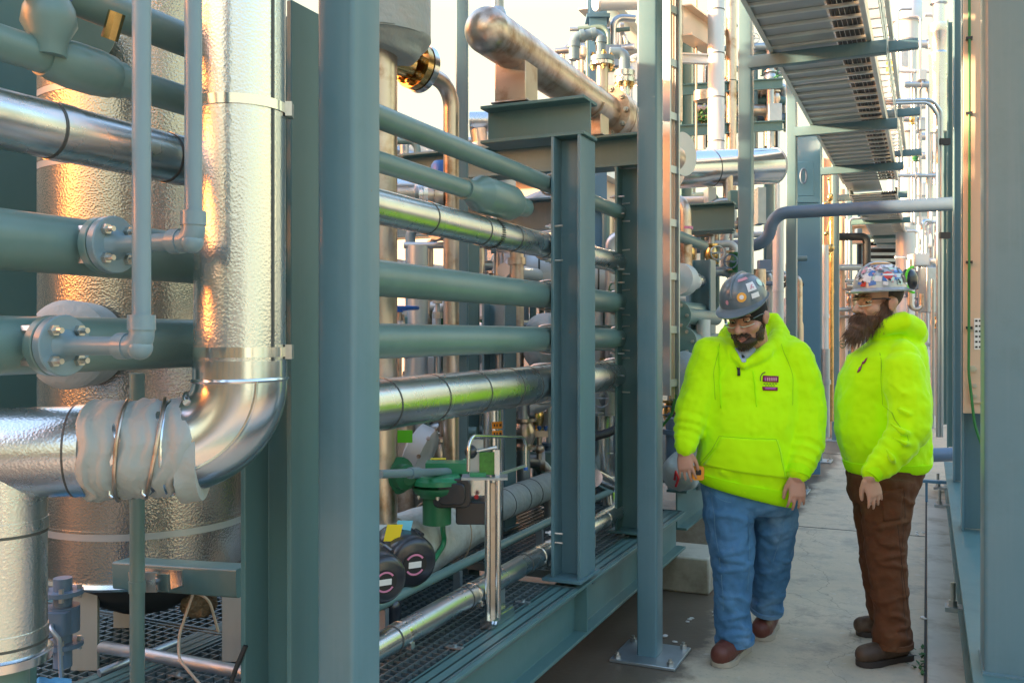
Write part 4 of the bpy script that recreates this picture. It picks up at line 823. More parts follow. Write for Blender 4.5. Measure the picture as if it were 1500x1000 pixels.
# beige building beyond with a stair
t = thing("beige_building", "low beige building with a white eave seen through the upper rack", "building", (-9, 14, 0))
m = MB(); m.box((-20, 15, 0), (-5.2, 24, 4.25)); part("wall", m, "wall_beige", t)
m = MB(); m.box((-20.3, 14.6, 4.25), (-5.0, 24.3, 4.5)); part("roof", m, "jacket_white", t)
t = thing("steel_stair", "open steel stair treads above the thin pipes near the tube post", "stair", P(600, 250, 8))
for k in range(7):
    a = P(575 + 14 * k, 205 + 6 * k, 8); m = MB(); m.obox(a + hw * .2, hw * .42, hd * .13, ZA * .02); part("tread", m, "jacket_dull", t)
m = MB(); m.cyl(P(560, 212, 7.8), P(690, 262, 7.8), .04, 8); part("stringer", m, "galv", t)
# ------------------------------------------------------------------ overhead cable tray
TX0, TX1, TZ = -1.02, -.345, 3.52
def tray(label, x0, x1, z, y0, y1, black=True):
    t = thing("cable_tray", label, "cable tray", ((x0 + x1) / 2, (y0 + y1) / 2, z), "cable trays over the walkway")
    for x, s in ((x0, 1), (x1, -1)):
        m = MB(); prf = [(0, 0), (.03 * s, 0), (.03 * s, .004), (.004 * s, .004), (.004 * s, .096), (.03 * s, .096), (.03 * s, .10), (0, .10)]; m.prism(prf, (x, y0, z), XA, ZA, YA * (y1 - y0)); part("side_rail", m, "tray_metal", t)
    m = MB(); y = y0 + .1
    while y < y1: m.box((x0 + .005, y - .015, z + .004), (x1 - .005, y + .015, z + .022)); y += .23
    part("rungs", m, "tray_metal", t)
    m = MB(); y = y0
    while y < y1 - .1: m.box((x0 + .005, y + .002, z + .024), (x0 + (x1 - x0) * .66, y + 1.24, z + .030)); y += 1.25
    part("cover_sheet", m, "jacket_dull", t)
    if black:
        for k in range(6):
            m = MB(); x = x0 + (x1 - x0) * .69 + .031 * k; m.tube([V((x + .005 * noise.noise(V((k, y * .9, 0))), y, z + .04 + .004 * noise.noise(V((k + 9, y, 0))))) for y in [y0 + (y1 - y0) * i / 40 for i in range(41)]], .014, 8); part("cable", m, "cable", t)
    return t
tray("wide slatted cable tray overhead with black cables along its right side", TX0, TX1, TZ, 1.5, 13.0)
tray("upper cable tray whose slotted rail shows right of the lower tray", TX0 + .2, TX1 + .10, TZ + .34, 1.5, 13.0, False)
tray("farther cable tray section beyond the crossing pipe", TX0 + .05, TX1 - .02, 3.40, 13.4, 26, True)
m = MB(); 
t = thing("slotted_strut", "slotted strut rail along the right edge of the cable trays", "strut", (TX1 + .1, 6, TZ + .1))
m.box((TX1 + .062, 1.5, TZ + .105), (TX1 + .066, 13, TZ + .33)); part("web", m, "tray_metal", t)
y = 3.0
while y < 13: m = MB(); m.box((TX1 + .060, y, TZ + .17), (TX1 + .0675, y + .10, TZ + .21)); part("slot", m, "dark_void", t); y += .2
def traybar(y, x1, z, label, mt="steel_paint"):
    m = MB(); hss(m, (ROWX + .03, y, z), (x1, y, z), .075, .09, YA, ZA, .008); single("tray_beam", label, "beam", m, mt, "cross beams carrying the cable tray")
traybar(4.20, -.2, TZ - .05, "tray beam above the head of the tall tube post")
traybar(6.75, -.25, TZ - .05, "nearest visible tray beam crossing under the slatted tray")
traybar(9.23, -.25, TZ - .05, "second tray beam back from the camera")
traybar(11.58, -.25, TZ - .05, "third tray beam back from the camera")
traybar(13.93, -.25, TZ - .05, "fourth tray beam back, just above the crossing pipe")
traybar(16.43, -.25, TZ - .12, "fifth tray beam back, seen below the crossing pipe", "steel_paint_green")
traybar(19.0, -.25, TZ - .12, "sixth tray beam far down the corridor", "steel_paint_green")
traybar(22.0, -.25, TZ - .12, "seventh tray beam at the corridor end", "steel_paint_green")
for y, la in ((5.6, "short bracket stub on the upper tray above the first beam"), (7.9, "short bracket stub right of the tray between first and second beam"), (10.3, "short bracket stub right of the tray between second and third beam"), (12.6, "short bracket stub right of the tray before the crossing pipe")):
    m = MB(); hss(m, (TX1 - .3, y, TZ + .28), (TX1 + .28, y, TZ + .28), .06, .08, YA, ZA, .006); single("tray_bracket", la, "bracket", m, "steel_paint", "bracket stubs on the upper tray")

# ------------------------------------------------------------------ crossing grey pipe with a swan neck
yy = 8.75
pts = [PY(1000, 362, yy - .02), PY(1108, 360, yy), PY(1146, 312, yy), PY(1410, 298, yy)]
zlo, zhi = PY(1100, 359, yy).z, PY(1300, 303.5, yy).z
x1, x2, x3 = PY(1110, 359, yy).x, PY(1142, 320, yy).x, .22
pth = [V((-2.6, yy, zlo)), V((x1 + .02, yy, zlo)), V((x2, yy, zhi)), V((x3, yy, zhi))]
t = thing("crossing_pipe", "slate grey pipe with a swan neck crossing over the walkway", "pipe", (x2, yy, zlo))
m = MB(); m.tube(fillet([V((-2.6, yy, zlo)), V((x1 + .09, yy, zlo)), V((x1 + .14, yy, zhi)), V((x3, yy, zhi))], .16, 12), .058, 28); part("pipe_run", m, "pipe_slate", t)
for c, ax in ((V((x1 + .115, yy, (zlo + zhi) / 2)), V((.12, 0, 1))), (V((-.55, yy, zhi)), XA), (V((x1 - .1, yy, zlo)), XA)):
    m = MB(); m.cyl(c - ax.normalized() * .004, c + ax.normalized() * .004, .0605, 28); part("weld_ring", m, "pipe_slate", t)

# ------------------------------------------------------------------ vertical cable ladder behind the tall post
t = thing("vertical_cable_ladder", "narrow vertical cable ladder fixed behind the tall tube post", "cable ladder", P(985, 590, 4.6))
a, b = P(977, 500, 4.55), P(990, 500, 4.62); zt_, zb_ = 3.6, HZ - 88 * 4.6 / F
dirv = (V((b.x, b.y, 0)) - V((a.x, a.y, 0))); du = dirv.normalized(); dn = ZA.cross(du)
for q in (a, b): m = MB(); m.obox(V((q.x, q.y, (zt_ + zb_) / 2)), du * .006, dn * .02, ZA * ((zt_ - zb_) / 2)); part("side_rail", m, "galv", t)
z = zb_ + .06
while z < zt_: m = MB(); m.obox(V(((a.x + b.x) / 2, (a.y + b.y) / 2, z)), du * (dirv.length / 2 - .007), dn * .012, ZA * .018); part("rung", m, "galv", t); z += .265
m = MB(); 
for k in range(2): q = a.lerp(b, .35 + .3 * k); m.cyl((q.x, q.y + .012, zb_ - .02), (q.x, q.y + .012, zt_), .008, 8)
part("tan_cables", m, "wire_tan", t)
m = MB(); m.tube(fillet([V((b.x, b.y, zb_)), V((b.x - .02, b.y, zb_ - .10)), V((b.x - .12, b.y, zb_ - .22))], .1), .007, 8); single("green_ground_wire", "green ground wire curling from the cable ladder foot", "wire", m, "green_wire")

# ------------------------------------------------------------------ equipment beyond the cable ladder
def fl_stub(px, py, d, r, label, cover):
    t = thing("flanged_stub", label, "pipe stub", P(px, py, d), "flanged stubs left of the short column")
    c = P(px, py, d); m = MB(); ax = V((.6, .8, 0)).normalized(); ax = YA
    if cover:
        m.lathe(c - ax * .15, ax, [(0, .05), (0, r), (.16, r * 1.05), (.2, r * .8), (.21, .05), (.5, .05)], 26); part("cover", m, "jacket_white", t)
    else:
        m.lathe(c - ax * .03, ax, [(0, 0), (0, r), (.03, r), (.03, .055), (1.2, .055)], 28); part("flange", m, "pipe_paint", t)
        for k in range(6):
            q = c - ax * .03 + V((r * .74 * math.cos(k * 1.047), 0, r * .74 * math.sin(k * 1.047))); m = MB(); bolt(m, q, -ax, .012, .02); part("bolt", m, "bolt_metal", t)
fl_stub(1000, 410, 6.2, .105, "white jacketed stub just right of the cable ladder", True)
fl_stub(992, 462, 6.0, .098, "green bolted flange stub, upper of two", False)
fl_stub(1000, 500, 6.0, .098, "green bolted flange stub, lower of two", False)
m = MB(); rs = []; c = P(1000, 555, 5.9); m.ell(c, .14, .12, .16, n=24, nu=14); m.v = [v + V((noise.noise(v * 8), noise.noise(v * 8 + V((5, 0, 0))), noise.noise(v * 8 + V((0, 7, 0))))) * .05 for v in m.v]; single("blanket_bundle", "pale wrapped valve body behind the arm of the man in jeans", "insulation", m, "blanket", smooth=60)
m = MB(); c = P(1000, 690, 5.6); m.ell(c, .12, .15, .11, n=24, nu=14); m.v = [v + V((noise.noise(v * 9), noise.noise(v * 9 + V((5, 0, 0))), noise.noise(v * 9 + V((0, 7, 0))))) * .05 for v in m.v]; single("blanket_bundle", "white wrapped lump with a red tie behind the lowered hand", "insulation", m, "blanket", smooth=60)
m = MB(); c = P(996, 640, 5.8); m.cyl(c - ZA * .3, c + ZA * .12, .09, 20); m.cyl(c + ZA * .02, c + ZA * .05, .11, 20); single("pump_column", "grey pump column behind the sleeve of the man in jeans", "pump", m, "pipe_slate")
m = MB(); m.tube([P(988, 702, 5.45), P(990, 690, 5.42), P(994, 700, 5.42), P(990, 712, 5.45)], .008, 8); single("red_tie", "small red tie strap on the white wrapped lump", "strap", m, "red_paint")
# ladder-like rack beyond block: second skid rails
for k, (y0, y1, la) in enumerate(((5.85, 9.5, "dark grating walkway of the next skid behind the man in jeans"),)):
    m = MB(); y = y0
    while y < y1: m.box((-2.3, y, .56), (-1.42, y + .012, .59)); y += .06
    m.box((-1.42, y0, .53), (-1.40, y1, .6)); single("grating_panel", la, "grating", m, "grating_metal")
m = MB(); m.prism(iprof(.25, .13, .01, .014), (-1.46, 5.8, .40), XA, ZA, YA * 5.0); single("skid_beam", "edge beam of the next skid behind the man in jeans", "beam", m, "steel_paint_green")
# elbow pipe loop at (1000,300)
t = thing("bent_pipe", "pale bent pipe dropping beside the cable ladder", "pipe", P(1005, 330, 6.4)); m = MB(); m.tube(fillet([P(975, 293, 6.6), P(1003, 293, 6.5), P(1005, 420, 6.5)], .11), .046, 20); part("pipe_run", m, "stainless", t)
m = MB(); m.cyl(P(1005, 336, 6.5), P(1005, 332, 6.5), .049, 16); part("pink_tape", m, "pink_print", t)
# silver drum and disc end
t = thing("silver_drum", "large horizontal silver drum high behind the tube posts", "drum", P(1065, 270, 8.4))
a, b = P(985, 249, 8.0), P(1132, 243, 8.6); m = MB(); m.cyl(a, b, .165, 48); ax = (b - a).normalized()
for f in (.35, .62): q = a.lerp(b, f); m.use(1); m.cyl(q, q + ax * .008, .167, 48); m.use(0)
part("shell", m, ["jacket_smooth", "seam"], t)
m = MB(); m.cyl(b, b + ax * .02, .168, 48); part("end_disc", m, "jacket_white", t)
for px in (1040, 1112): c = P(px, 290, 8.3); m = MB(); m.obox(c - ZA * .08, hw * .035, hd * .1, ZA * .16); part("saddle", m, "galv", t)
t = thing("drum_end", "round silver disc end facing the walkway beside the cable ladder", "drum", P(1000, 228, 7.0)); c = P(1000, 226, 7.2); m = MB(); ax2 = V((.75, -.3, 0)).normalized(); m.cyl(c - ax2 * .5, c, .165, 40); part("shell", m, "jacket_smooth", t); m = MB(); m.lathe(c, ax2, [(0, .165), (.0, .17), (.012, .17), (.014, .0)], 40); part("end_disc", m, "jacket_white", t)
# tall white insulated stacks
def stack(px, d, r, z0, z1, label, mt="jacket_white", seams=(), name="insulated_stack", cat="stack", group=None):
    c = P(px, 490, d); t = thing(name, label, cat, (c.x, c.y, z0), group); m = MB(); m.cyl((c.x, c.y, z0), (c.x, c.y, z1), r, 36)
    for z in seams: m.use(1); m.cyl((c.x, c.y, z), (c.x, c.y, z + .01), r + .003, 36); m.use(0)
    part("shell", m, [mt, "seam"], t); return t
stack(1049, 9.5, .085, 3.2, 7.0, "tall slim white jacketed stack rising from the silver drum", seams=(3.5, 3.95, 4.4, 4.85))
stack(1071, 10.5, .06, 2.8, 7.0, "thin white pipe just right of the tall white stack", "stainless", (3.6, 4.4))
stack(1135, 13.0, .07, 2.0, 7.0, "thin pale pipe behind the platform structure", "jacket_white", (4, 5))
# platform structure of the next module
def farpost(px, d, z1, label, mt="steel_paint", w=.14):
    c = P(px, 490, d); m = MB(); m.prism(iprof(w, w, .012, .014), (c.x, c.y, 0), YA, XA, ZA * z1); single("module_post", label, "post", m, mt, "posts of the modules beyond")
farpost(1128, 11.5, 5.2, "blue green module post in the gap between tube posts")
farpost(1008, 10.5, 5.2, "dark module post right of the cable ladder", "steel_paint_green")
farpost(1213, 14, 4.2, "module post painted lit brown between the men", "warm_lit_tan")  # warm light put into the tan colour
farpost(1092, 9.8, 2.4, "green module post behind the grey helmet", "steel_paint_green")
farpost(1262, 20, 4.2, "slim module post behind the bearded man's helmet", "steel_paint", .16)
farpost(1222, 17, 4.2, "pale module post left of the bearded man", "jacket_white", .14)
c = P(875, 100, 6.4); m = MB(); m.prism(iprof(.13, .12, .012, .014), (c.x, c.y, 0), hw, hd, ZA * 5); t = single("module_post", "blue post behind the looped elbow piping", "post", m, "steel_paint_blue"); 
m = MB(); z = HZ + 462 * 6.4 / F; m.obox(V((c.x, c.y, z)), hw * .08, hd * .08, ZA * .012); part("splice_plate", m, "steel_paint_blue", t)
def farbeam(p, q, h, label, mt="steel_paint_green", name="module_beam"):
    m = MB(); p, q = V(p), V(q); u, w, ax = basis(q - p); m.prism(iprof(h, h * .6, .012, .014), p, w.cross(ax), ZA, q - p) if False else m.prism(iprof(h, h * .6, .01, .014), p, ZA.cross(ax).normalized(), ZA, q - p); single(name, label, "beam", m, mt, "beams of the modules beyond")
farbeam(P(985, 133, 10), P(1146, 122, 11), .12, "upper platform beam left of the tray")
farbeam(P(985, 192, 10), P(1146, 184, 11), .12, "lower platform beam above the silver drum")
farbeam(P(860, -10, 7.0), P(960, 95, 9.5), .24, "wide sloping tray seen from below at the top centre", "tray_metal", "far_tray")
farbeam(P(1000, 30, 9), P(1060, 70, 11), .30, "tan underside of a high platform behind the white stack", "warm_lit_tan")
farbeam(P(985, 85, 9.5), P(1055, 88, 9.5), .10, "thin platform edge behind the white stack", "jacket_white")
m = MB(); a = P(930, 4, 6.2); m.cyl(P(872, 4, 6.2), P(965, 2, 6.4), .055, 20); m.cyl(P(876, 4, 6.2), P(880, 4, 6.2), .058, 20); single("top_pipe", "white jacketed pipe crossing the top edge left of the tall post", "pipe", m, "jacket_white")
for px, d, z0, z1, r, mt, la in ((992, 9.0, 3.6, 7, .05, "stainless", "weathered hanging pipe at the top right of the cable ladder"), (1000, 9.2, 3.35, 3.42, .09, "stainless", "rusty capped pipe end right of the cable ladder"), (1020, 9.8, 3.2, 5.6, .012, "wire_tan", "thin rod hanging beside the white stack"), (1030, 9.6, 3.95, 4.05, .10, "stainless", "rusty valve body behind the white stack")):
    c = P(px, 490, d); m = MB(); m.cyl((c.x, c.y, z0), (c.x, c.y, z1), r, 18); single("hanging_pipe", la, "pipe", m, mt)
# leafy sprig on the platform
t = thing("leafy_shrub", "small leafy green sprig showing above the platform beam", "plant", P(1028, 186, 11)); m = MB(); c = P(1028, 176, 11)
for k in range(90):
    q = c + V((rnd.gauss(0, .08), rnd.gauss(0, .05), rnd.gauss(.02, .06))); a = V((rnd.gauss(0, 1), rnd.gauss(0, 1), rnd.gauss(0, 1))).normalized(); b = a.orthogonal().normalized(); m.add([q - a * .04, q + b * .018, q + a * .04, q - b * .018], [(0, 1, 2, 3)])
part("leaves", m, "leaf", t); m = MB(); m.cyl(c - ZA * .1, c + ZA * .05, .008, 6); part("stem", m, "wool", t)
# blue green cabinet panel with handle
t = thing("blue_cabinet", "tall blue green cabinet side with an oval handle plate", "cabinet", P(1180, 640, 9.9))
a, b = P(1161, 490, 9.95), P(1202, 490, 9.95); z1 = HZ + 300 * 9.95 / F
m = MB(); m.prism([(-.13, -.06), (.13, -.06), (.13, .06), (-.13, .06)], V(((a.x + b.x) / 2, (a.y + b.y) / 2, 0.02)), hw, hd, ZA * (z1 - .02)); part("body", m, "steel_paint_blue", t, bevel=.006)
m = MB(); q = P(1178, 262, 9.75); m.obox(V((q.x, q.y, q.z)), hw * .10, hd * .006, ZA * .18); part("cover_plate", m, "steel_paint_blue", t, bevel=.004)
m = MB(); q = P(1177, 258, 9.7); m.tube([q + hw * (.03 * math.cos(R(a))) + ZA * (.075 * math.sin(R(a))) for a in range(0, 361, 15)], .012, 8); part("oval_handle", m, "pipe_slate", t)
m = MB(); q = P(1180, 293, 9.7); m.obox(q, hw * .135, hd * .05, ZA * .03); part("ledge", m, "steel_paint_blue", t)
# stubs below
t = thing("white_drop_pipe", "white drop pipe behind the shoulder of the man in jeans", "pipe", P(1143, 500, 9.2)); m = MB(); c = P(1140, 400, 9.3); m.cyl((c.x, c.y, 1.4), (c.x, c.y, 2.75), .055, 20); m.cyl((c.x, c.y, 1.95), (c.x, c.y, 1.97), .06, 20); part("pipe_run", m, "jacket_white", t)
m = MB(); m.cyl((c.x, c.y, 1.0), (c.x, c.y, 1.4), .07, 20); part("lower_sleeve", m, "pipe_slate", t)
m = MB(); m.cyl(P(1062, 345, 8.9), P(1130, 343, 8.9), .03, 16); m.cyl(P(1073, 345, 8.9), P(1073, 312, 8.9), .045, 16); m.ell(P(1073, 312, 8.9), .045, .045, .05); single("capped_branch", "small white capped branch above the swan neck", "pipe", m, "jacket_white")
m = MB(); c = P(1112, 420, 8.2); m.cyl((c.x, c.y, .3), (c.x, c.y, 2.1), .06, 18); single("vertical_pipe", "dark vertical pipe just right of the grey helmet", "pipe", m, "stainless", "vertical pipes behind the walkway")
for px, d, z0, z1, r, mt, la in ((1208, 12.2, .3, 2.7, .05, "jacket_white", "white drop pipe right of the cabinet side"), (1218, 13, .3, 3.3, .03, "brass", "gold lit thin pipe right of the cabinet"), (1232, 14.5, .3, 3.8, .06, "warm_lit_tan", "vertical duct painted lit tan between the two men"), (1240, 15.5, .2, 3.6, .05, "jacket_white", "pale vertical duct left of the bearded man's helmet"), (1152, 9.6, .3, 1.9, .03, "jacket_white", "slim white conduit behind the hood of the man in jeans"), (1210, 11, .3, 1.35, .045, "galv", "short grey pipe between the two men at chest height")):  # the tan duct has its warm light in the colour
    c = P(px, 490, d); m = MB(); m.cyl((c.x, c.y, z0), (c.x, c.y, z1), r, 18); m.cyl((c.x, c.y, z0 + .6 * (z1 - z0)), (c.x, c.y, z0 + .6 * (z1 - z0) + .05), r * 1.25, 18); single("vertical_pipe", la, "pipe", m, mt, "vertical pipes behind the walkway")
m = MB()
for k in range(7): q = P(1214 + 4 * math.sin(k * 2.6), 262 + 19 * k + 8 * math.sin(k * 1.7), 12.5); m.ell(q, .02 + .02 * (k % 3), .03, .03 + .03 * (k % 2)); m.tube([q, P(1214 + 4 * math.sin(k * 2.6 + 2.6), 262 + 19 * (k + 1) + 8 * math.sin(k * 1.7 + 1.7), 12.5)], .012, 6)
single("valve_cluster", "gold and green valve string hanging right of the cabinet", "valves", m, "brass", smooth=60)
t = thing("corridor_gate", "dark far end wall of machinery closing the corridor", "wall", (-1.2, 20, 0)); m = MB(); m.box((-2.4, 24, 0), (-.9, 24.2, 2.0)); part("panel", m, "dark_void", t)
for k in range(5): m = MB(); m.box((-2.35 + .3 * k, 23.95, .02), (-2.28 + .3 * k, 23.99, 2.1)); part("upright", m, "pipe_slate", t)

# ------------------------------------------------------------------ right module
RX = .19
m = MB(); m.prism(iprof(.245, .26, .012, .016), (.15 + .13, -1.5, .03 + .1225), XA, ZA, YA * 11.5); single("skid_beam", "long green base beam of the right module along the kerb", "beam", m, "steel_paint_green", bevel=.003)
m = MB(); hss(m, (.19 + .18, 3.80 + .13, .278), (.19 + .18, 3.80 + .13, 5), .36, .26, XA, YA, .018); t = single("module_column", "broad smooth grey green column filling the right edge of the picture", "column", m, "steel_paint")
m = MB(); m.box((.185, 3.78, .2755), (.56, 4.08, .283)); part("foot_weld", m, "steel_paint", t)
def rcol(y, w, label, mt="steel_paint"):
    m = MB(); m.prism(iprof(w, .2, .012, .014), (RX + w / 2 + .01, y + .1, .278), YA, XA, ZA * 4.7); single("module_column", label, "column", m, mt, "columns of the right module", bevel=.002)
rcol(6.50, .20, "green right module column behind the tan panel strip")
rcol(8.62, .16, "narrow right module column where the crossing pipe ends")
rcol(11.2, .16, "far right module column behind the thin conduit", "steel_paint_green")
rcol(14.0, .16, "farthest right module column", "steel_paint_green")
# panel strip whose warm reflection is painted tan, with labels, bolt and green wire
t = thing("warm_lit_tan", "tall panel strip, warm reflection painted tan, with a small label left of the broad column", "panel", (.3, 6.38, 1.0))
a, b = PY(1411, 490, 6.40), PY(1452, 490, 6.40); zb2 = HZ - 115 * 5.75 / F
m = MB(); m.box((a.x, 6.40, zb2), (b.x, 6.46, 4.9)); part("sheet", m, "warm_lit_tan", t, bevel=.003)
m = MB(); q0, q1 = PY(1427, 466, 6.397), PY(1439, 512, 6.397); m.box((q0.x, 6.396, q1.z), (q1.x, 6.3985, q0.z)); l_ = part("label", m, "white_label", t)
m = MB()
for k in range(6):
    for j in range(2): zz = q1.z + (q0.z - q1.z) * (k + .5) / 6; w_ = (q1.x - q0.x); m.box((q0.x + w_ * (.12 + .45 * j), 6.395, zz - .006), (q0.x + w_ * (.12 + .45 * j + .3), 6.3957, zz + .006))
part("label_print", m, "black_ink", l_)
m = MB(); q = PY(1425, 540, 6.39); bolt(m, q + YA * .008, -YA, .022, .03); part("bolt", m, "bolt_metal", t)
m = MB(); q0, q1 = PY(1420, 560, 6.395), PY(1441, 590, 6.395); m.box((q0.x, 6.385, q1.z), (q1.x, 6.3985, q0.z)); pl = part("bolt_plate", m, "warm_lit_tan", t)
for py in (565, 580): m = MB(); q = PY(1428, py, 6.384); bolt(m, q, -YA, .012, .014); part("bolt", m, "bolt_metal", pl)
m = MB(); m.tube(fillet([PY(1420, -40, 6.37), PY(1420, 300, 6.37), PY(1419, 545, 6.36), PY(1428, 625, 6.36), PY(1446, 672, 6.33)], .5, 10), .0085, 10); t = single("green_ground_wire", "green ground wire running down the tan panel strip", "wire", m, "green_wire")
for py in (56, 166, 384, 480): m = MB(); q = PY(1420, py, 6.37); m.box((q.x - .02, 6.36, q.z - .008), (q.x + .018, 6.395, q.z + .008)); part("wire_clip", m, "black_plastic", t)
m = MB(); m.cyl(PY(1415, -30, 6.45), PY(1415, 600, 6.45), .018, 12); single("edge_conduit", "warm lit thin conduit at the left edge of the tan panel", "conduit", m, "brass")
# anchor bolts and brackets on the kerb
def anchor(px, py, label):
    q = PZ(px, py, .03); t = thing("anchor_bolt", label, "anchor bolt", q, "anchor bolts along the kerb")
    m = MB(); m.obox(q + ZA * .012 + XA * .03, XA * .07, YA * .05, ZA * .012); part("clip_plate", m, "galv", t)
    m = MB(); m.cyl(q + ZA * .024, q + ZA * .15, .013, 12); part("stud", m, "bolt_metal", t); m = MB(); m.lathe(q + ZA * .024, ZA, [(0, .03), (.004, .03), (.004, .024), (.03, .024), (.03, .0)], 6); part("nut", m, "bolt_metal", t)
anchor(1396, 893, "near anchor bolt and clip plate on the kerb"); anchor(1376, 742, "middle anchor bolt beside the blue bracket"); anchor(1374, 716, "far anchor bolt behind the blue bracket")
t = thing("kerb_bracket", "small blue steel bracket standing out over the kerb", "bracket", PZ(1365, 735, .0)); q = PZ(1368, 735, .03); m = MB(); m.box((q.x - .10, q.y - .03, .20), (q.x + .16, q.y + .03, .225)); part("arm", m, "steel_paint_blue", t)
m = MB(); m.box((q.x - .07, q.y - .02, .03), (q.x - .05, q.y + .02, .199)); part("leg", m, "steel_paint_blue", t)
t = thing("floor_pipe", "grey pipe stub low behind the bearded man at the kerb", "pipe", P(1378, 666, 9)); m = MB(); m.cyl(P(1340, 667, 9.3), P(1400, 665, 9.3), .07, 24); part("pipe_run", m, "pipe_slate", t); m = MB(); m.cyl(P(1352, 667, 9.3), P(1355, 667, 9.3), .085, 24); part("coupling", m, "pipe_slate", t)
# right background: conduits, towers, boxes
t = thing("bent_conduit", "pair of bent steel conduits dropping from the tray down the right side", "conduit", P(1384, 640, 9)); 
for k in range(2):
    m = MB(); o = k * 5; m.tube(fillet([P(1292, 148 + o * .8, 9), P(1366 - o, 146 + o * .8, 9), P(1379 - o, 165 + o, 9), P(1379 - o, 640, 9)], .12, 8), .017, 12); part("conduit_run", m, "conduit", t)
for py in (208, 345): m = MB(); q = P(1383, py, 9); m.obox(q, hw * .05, hd * .03, ZA * .03); part("clamp", m, "rubber", t)
def tower(px, d, segs, label, mt="jacket_white"):
    c = P(px, 490, d); t = thing("white_tower", label, "tower", (c.x, c.y, 0), "pale process towers in the bright haze")
    m = MB(); prof = []
    for y, rpx in segs: prof.append((HZ + (490 - y) * d / F, rpx * d / F))
    m.lathe((c.x, c.y, 0), ZA, prof, 36); part("shell", m, mt, t); return t, c
t, c = tower(1327, 17, [(560, 14), (195, 14), (195, 20), (188, 20), (186, 16), (62, 14), (60, 16), (34, 17), (33, 22), (6, 22), (0, 18), (-40, 18)], "pale tower with stepped collars in the bright gap right of the tray")
for py, dx in ((65, 16), (200, 20), (228, 22)): m = MB(); q = P(1327 + dx, py, 16.9); m.cyl(q, q + hw * .22, .07, 14); m.cyl(q + hw * .18, q + hw * .24, .09, 14); part("nozzle", m, "jacket_dull", t)
m = MB(); q = P(1325, 85, 16.7); m.obox(q, hw * .06, hd * .02, ZA * .16); part("nameplate", m, "galv", t)
t, c = tower(1305, 21, [(480, 5), (-40, 5)], "thin pale riser with a yellow sleeve left of the collared tower"); m = MB(); q = P(1305, 100, 20.9); m.cyl(q - ZA * .14, q + ZA * .14, .10, 16); part("yellow_sleeve", m, "yellow_label", t)
t, c = tower(1375, 11.5, [(194, 12), (92, 13), (80, 14), (76, 10), (50, 14), (48, 15), (36, 14), (34, 8), (8, 8), (6, 12), (-30, 12)], "ribbed grey gold vertical vessel between tower and right columns", "jacket"); 
t, c = tower(1345, 24, [(490, 12), (290, 12), (288, 15), (270, 14), (265, 5), (180, 5)], "distant squat pale vessel above the grey boxes", "jacket_white")
def ebox(px0, py0, px1, py1, d, label, mt="galv"):
    a, b = P(px0, py1, d), P(px1, py0, d); m = MB(); c = (a + b) / 2; m.obox(c, hw * ((px1 - px0) / 2 * d / F), hd * .15, ZA * ((py1 - py0) / 2 * d / F)); t = single("junction_box", label, "box", m, mt, "grey junction boxes at right", bevel=.01)
    m = MB(); m.obox(c - hd * .155, hw * ((px1 - px0) / 2 * d / F - .02), hd * .004, ZA * ((py1 - py0) / 2 * d / F - .02)); part("door", m, mt, t)
ebox(1351, 392, 1372, 458, 14, "tall grey junction box right of the bearded man's helmet"); ebox(1340, 397, 1351, 424, 14.5, "small grey junction box beside the taller box", "pipe_slate"); ebox(1334, 372, 1356, 390, 15, "white instrument box above the grey junction boxes", "jacket_white")
m = MB(); m.tube(fillet([P(1333, 380, 13), P(1333, 452, 13), P(1350, 454, 13), P(1350, 430, 13)], .08), .03, 12); single("conduit_loop", "rusty conduit loop behind the bearded man's helmet", "conduit", m, "stainless")
for px, d, z0, z1, r, mt, la in ((1392, 12, .2, 3.6, .03, "conduit", "thin steel conduit left of the right columns"), (1366, 13, .2, 2.3, .025, "conduit", "short steel conduit under the grey box"), (1372, 15, .2, 3.2, .04, "jacket_white", "pale pipe under the ribbed vessel"), (1358, 18, .2, 3.6, .05, "jacket_white", "pale distant pipe behind the grey boxes")):
    c = P(px, 490, d); m = MB(); m.cyl((c.x, c.y, z0), (c.x, c.y, z1), r, 14); m.cyl((c.x, c.y, z0 + .7 * (z1 - z0)), (c.x, c.y, z0 + .7 * (z1 - z0) + .06), r * 1.5, 14); single("vertical_conduit", la, "conduit", m, mt, "vertical conduits at right")
farbeam(P(1290, 315, 17), P(1400, 312, 17), .10, "thin far beam just below the crossing pipe at right", "galv")
farbeam(P(1280, 352, 19), P(1400, 357, 19), .14, "far dark beam above the grey boxes", "steel_paint_green")
farbeam(P(1220, 345, 18), P(1275, 343, 18), .35, "far beam painted lit tan left of the receding tray", "warm_lit_tan")  # warm light painted on this beam as tan
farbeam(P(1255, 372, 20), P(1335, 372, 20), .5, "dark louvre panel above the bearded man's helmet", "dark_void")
t = thing("louvre_frame", "grey louvre frame rails above the bearded man's helmet", "frame", P(1300, 400, 19.5))
for py in (362, 372, 381, 390): m = MB(); m.obox(P(1302, py, 19.6), hw * .55, hd * .02, ZA * .03); part("rail", m, "galv", t)
t = thing("far_plant_block", "far pale process building low at the corridor end", "building", (0, 40, 0)); m = MB(); m.box((-4, 40, 0), (3.2, 48, 2.6)); part("wall", m, "jacket_dull", t); m = MB(); m.box((-4.1, 39.9, 2.6), (3.3, 48.1, 2.8)); part("roof", m, "galv", t)
for k in range(10): m = MB(); x = -3.5 + .7 * k; m.cyl((x, 39.5, 0), (x, 39.5, 1.2 + .5 * (k % 3)), .12, 12); part("stack", m, "pipe_slate" if k % 2 else "stainless", t)
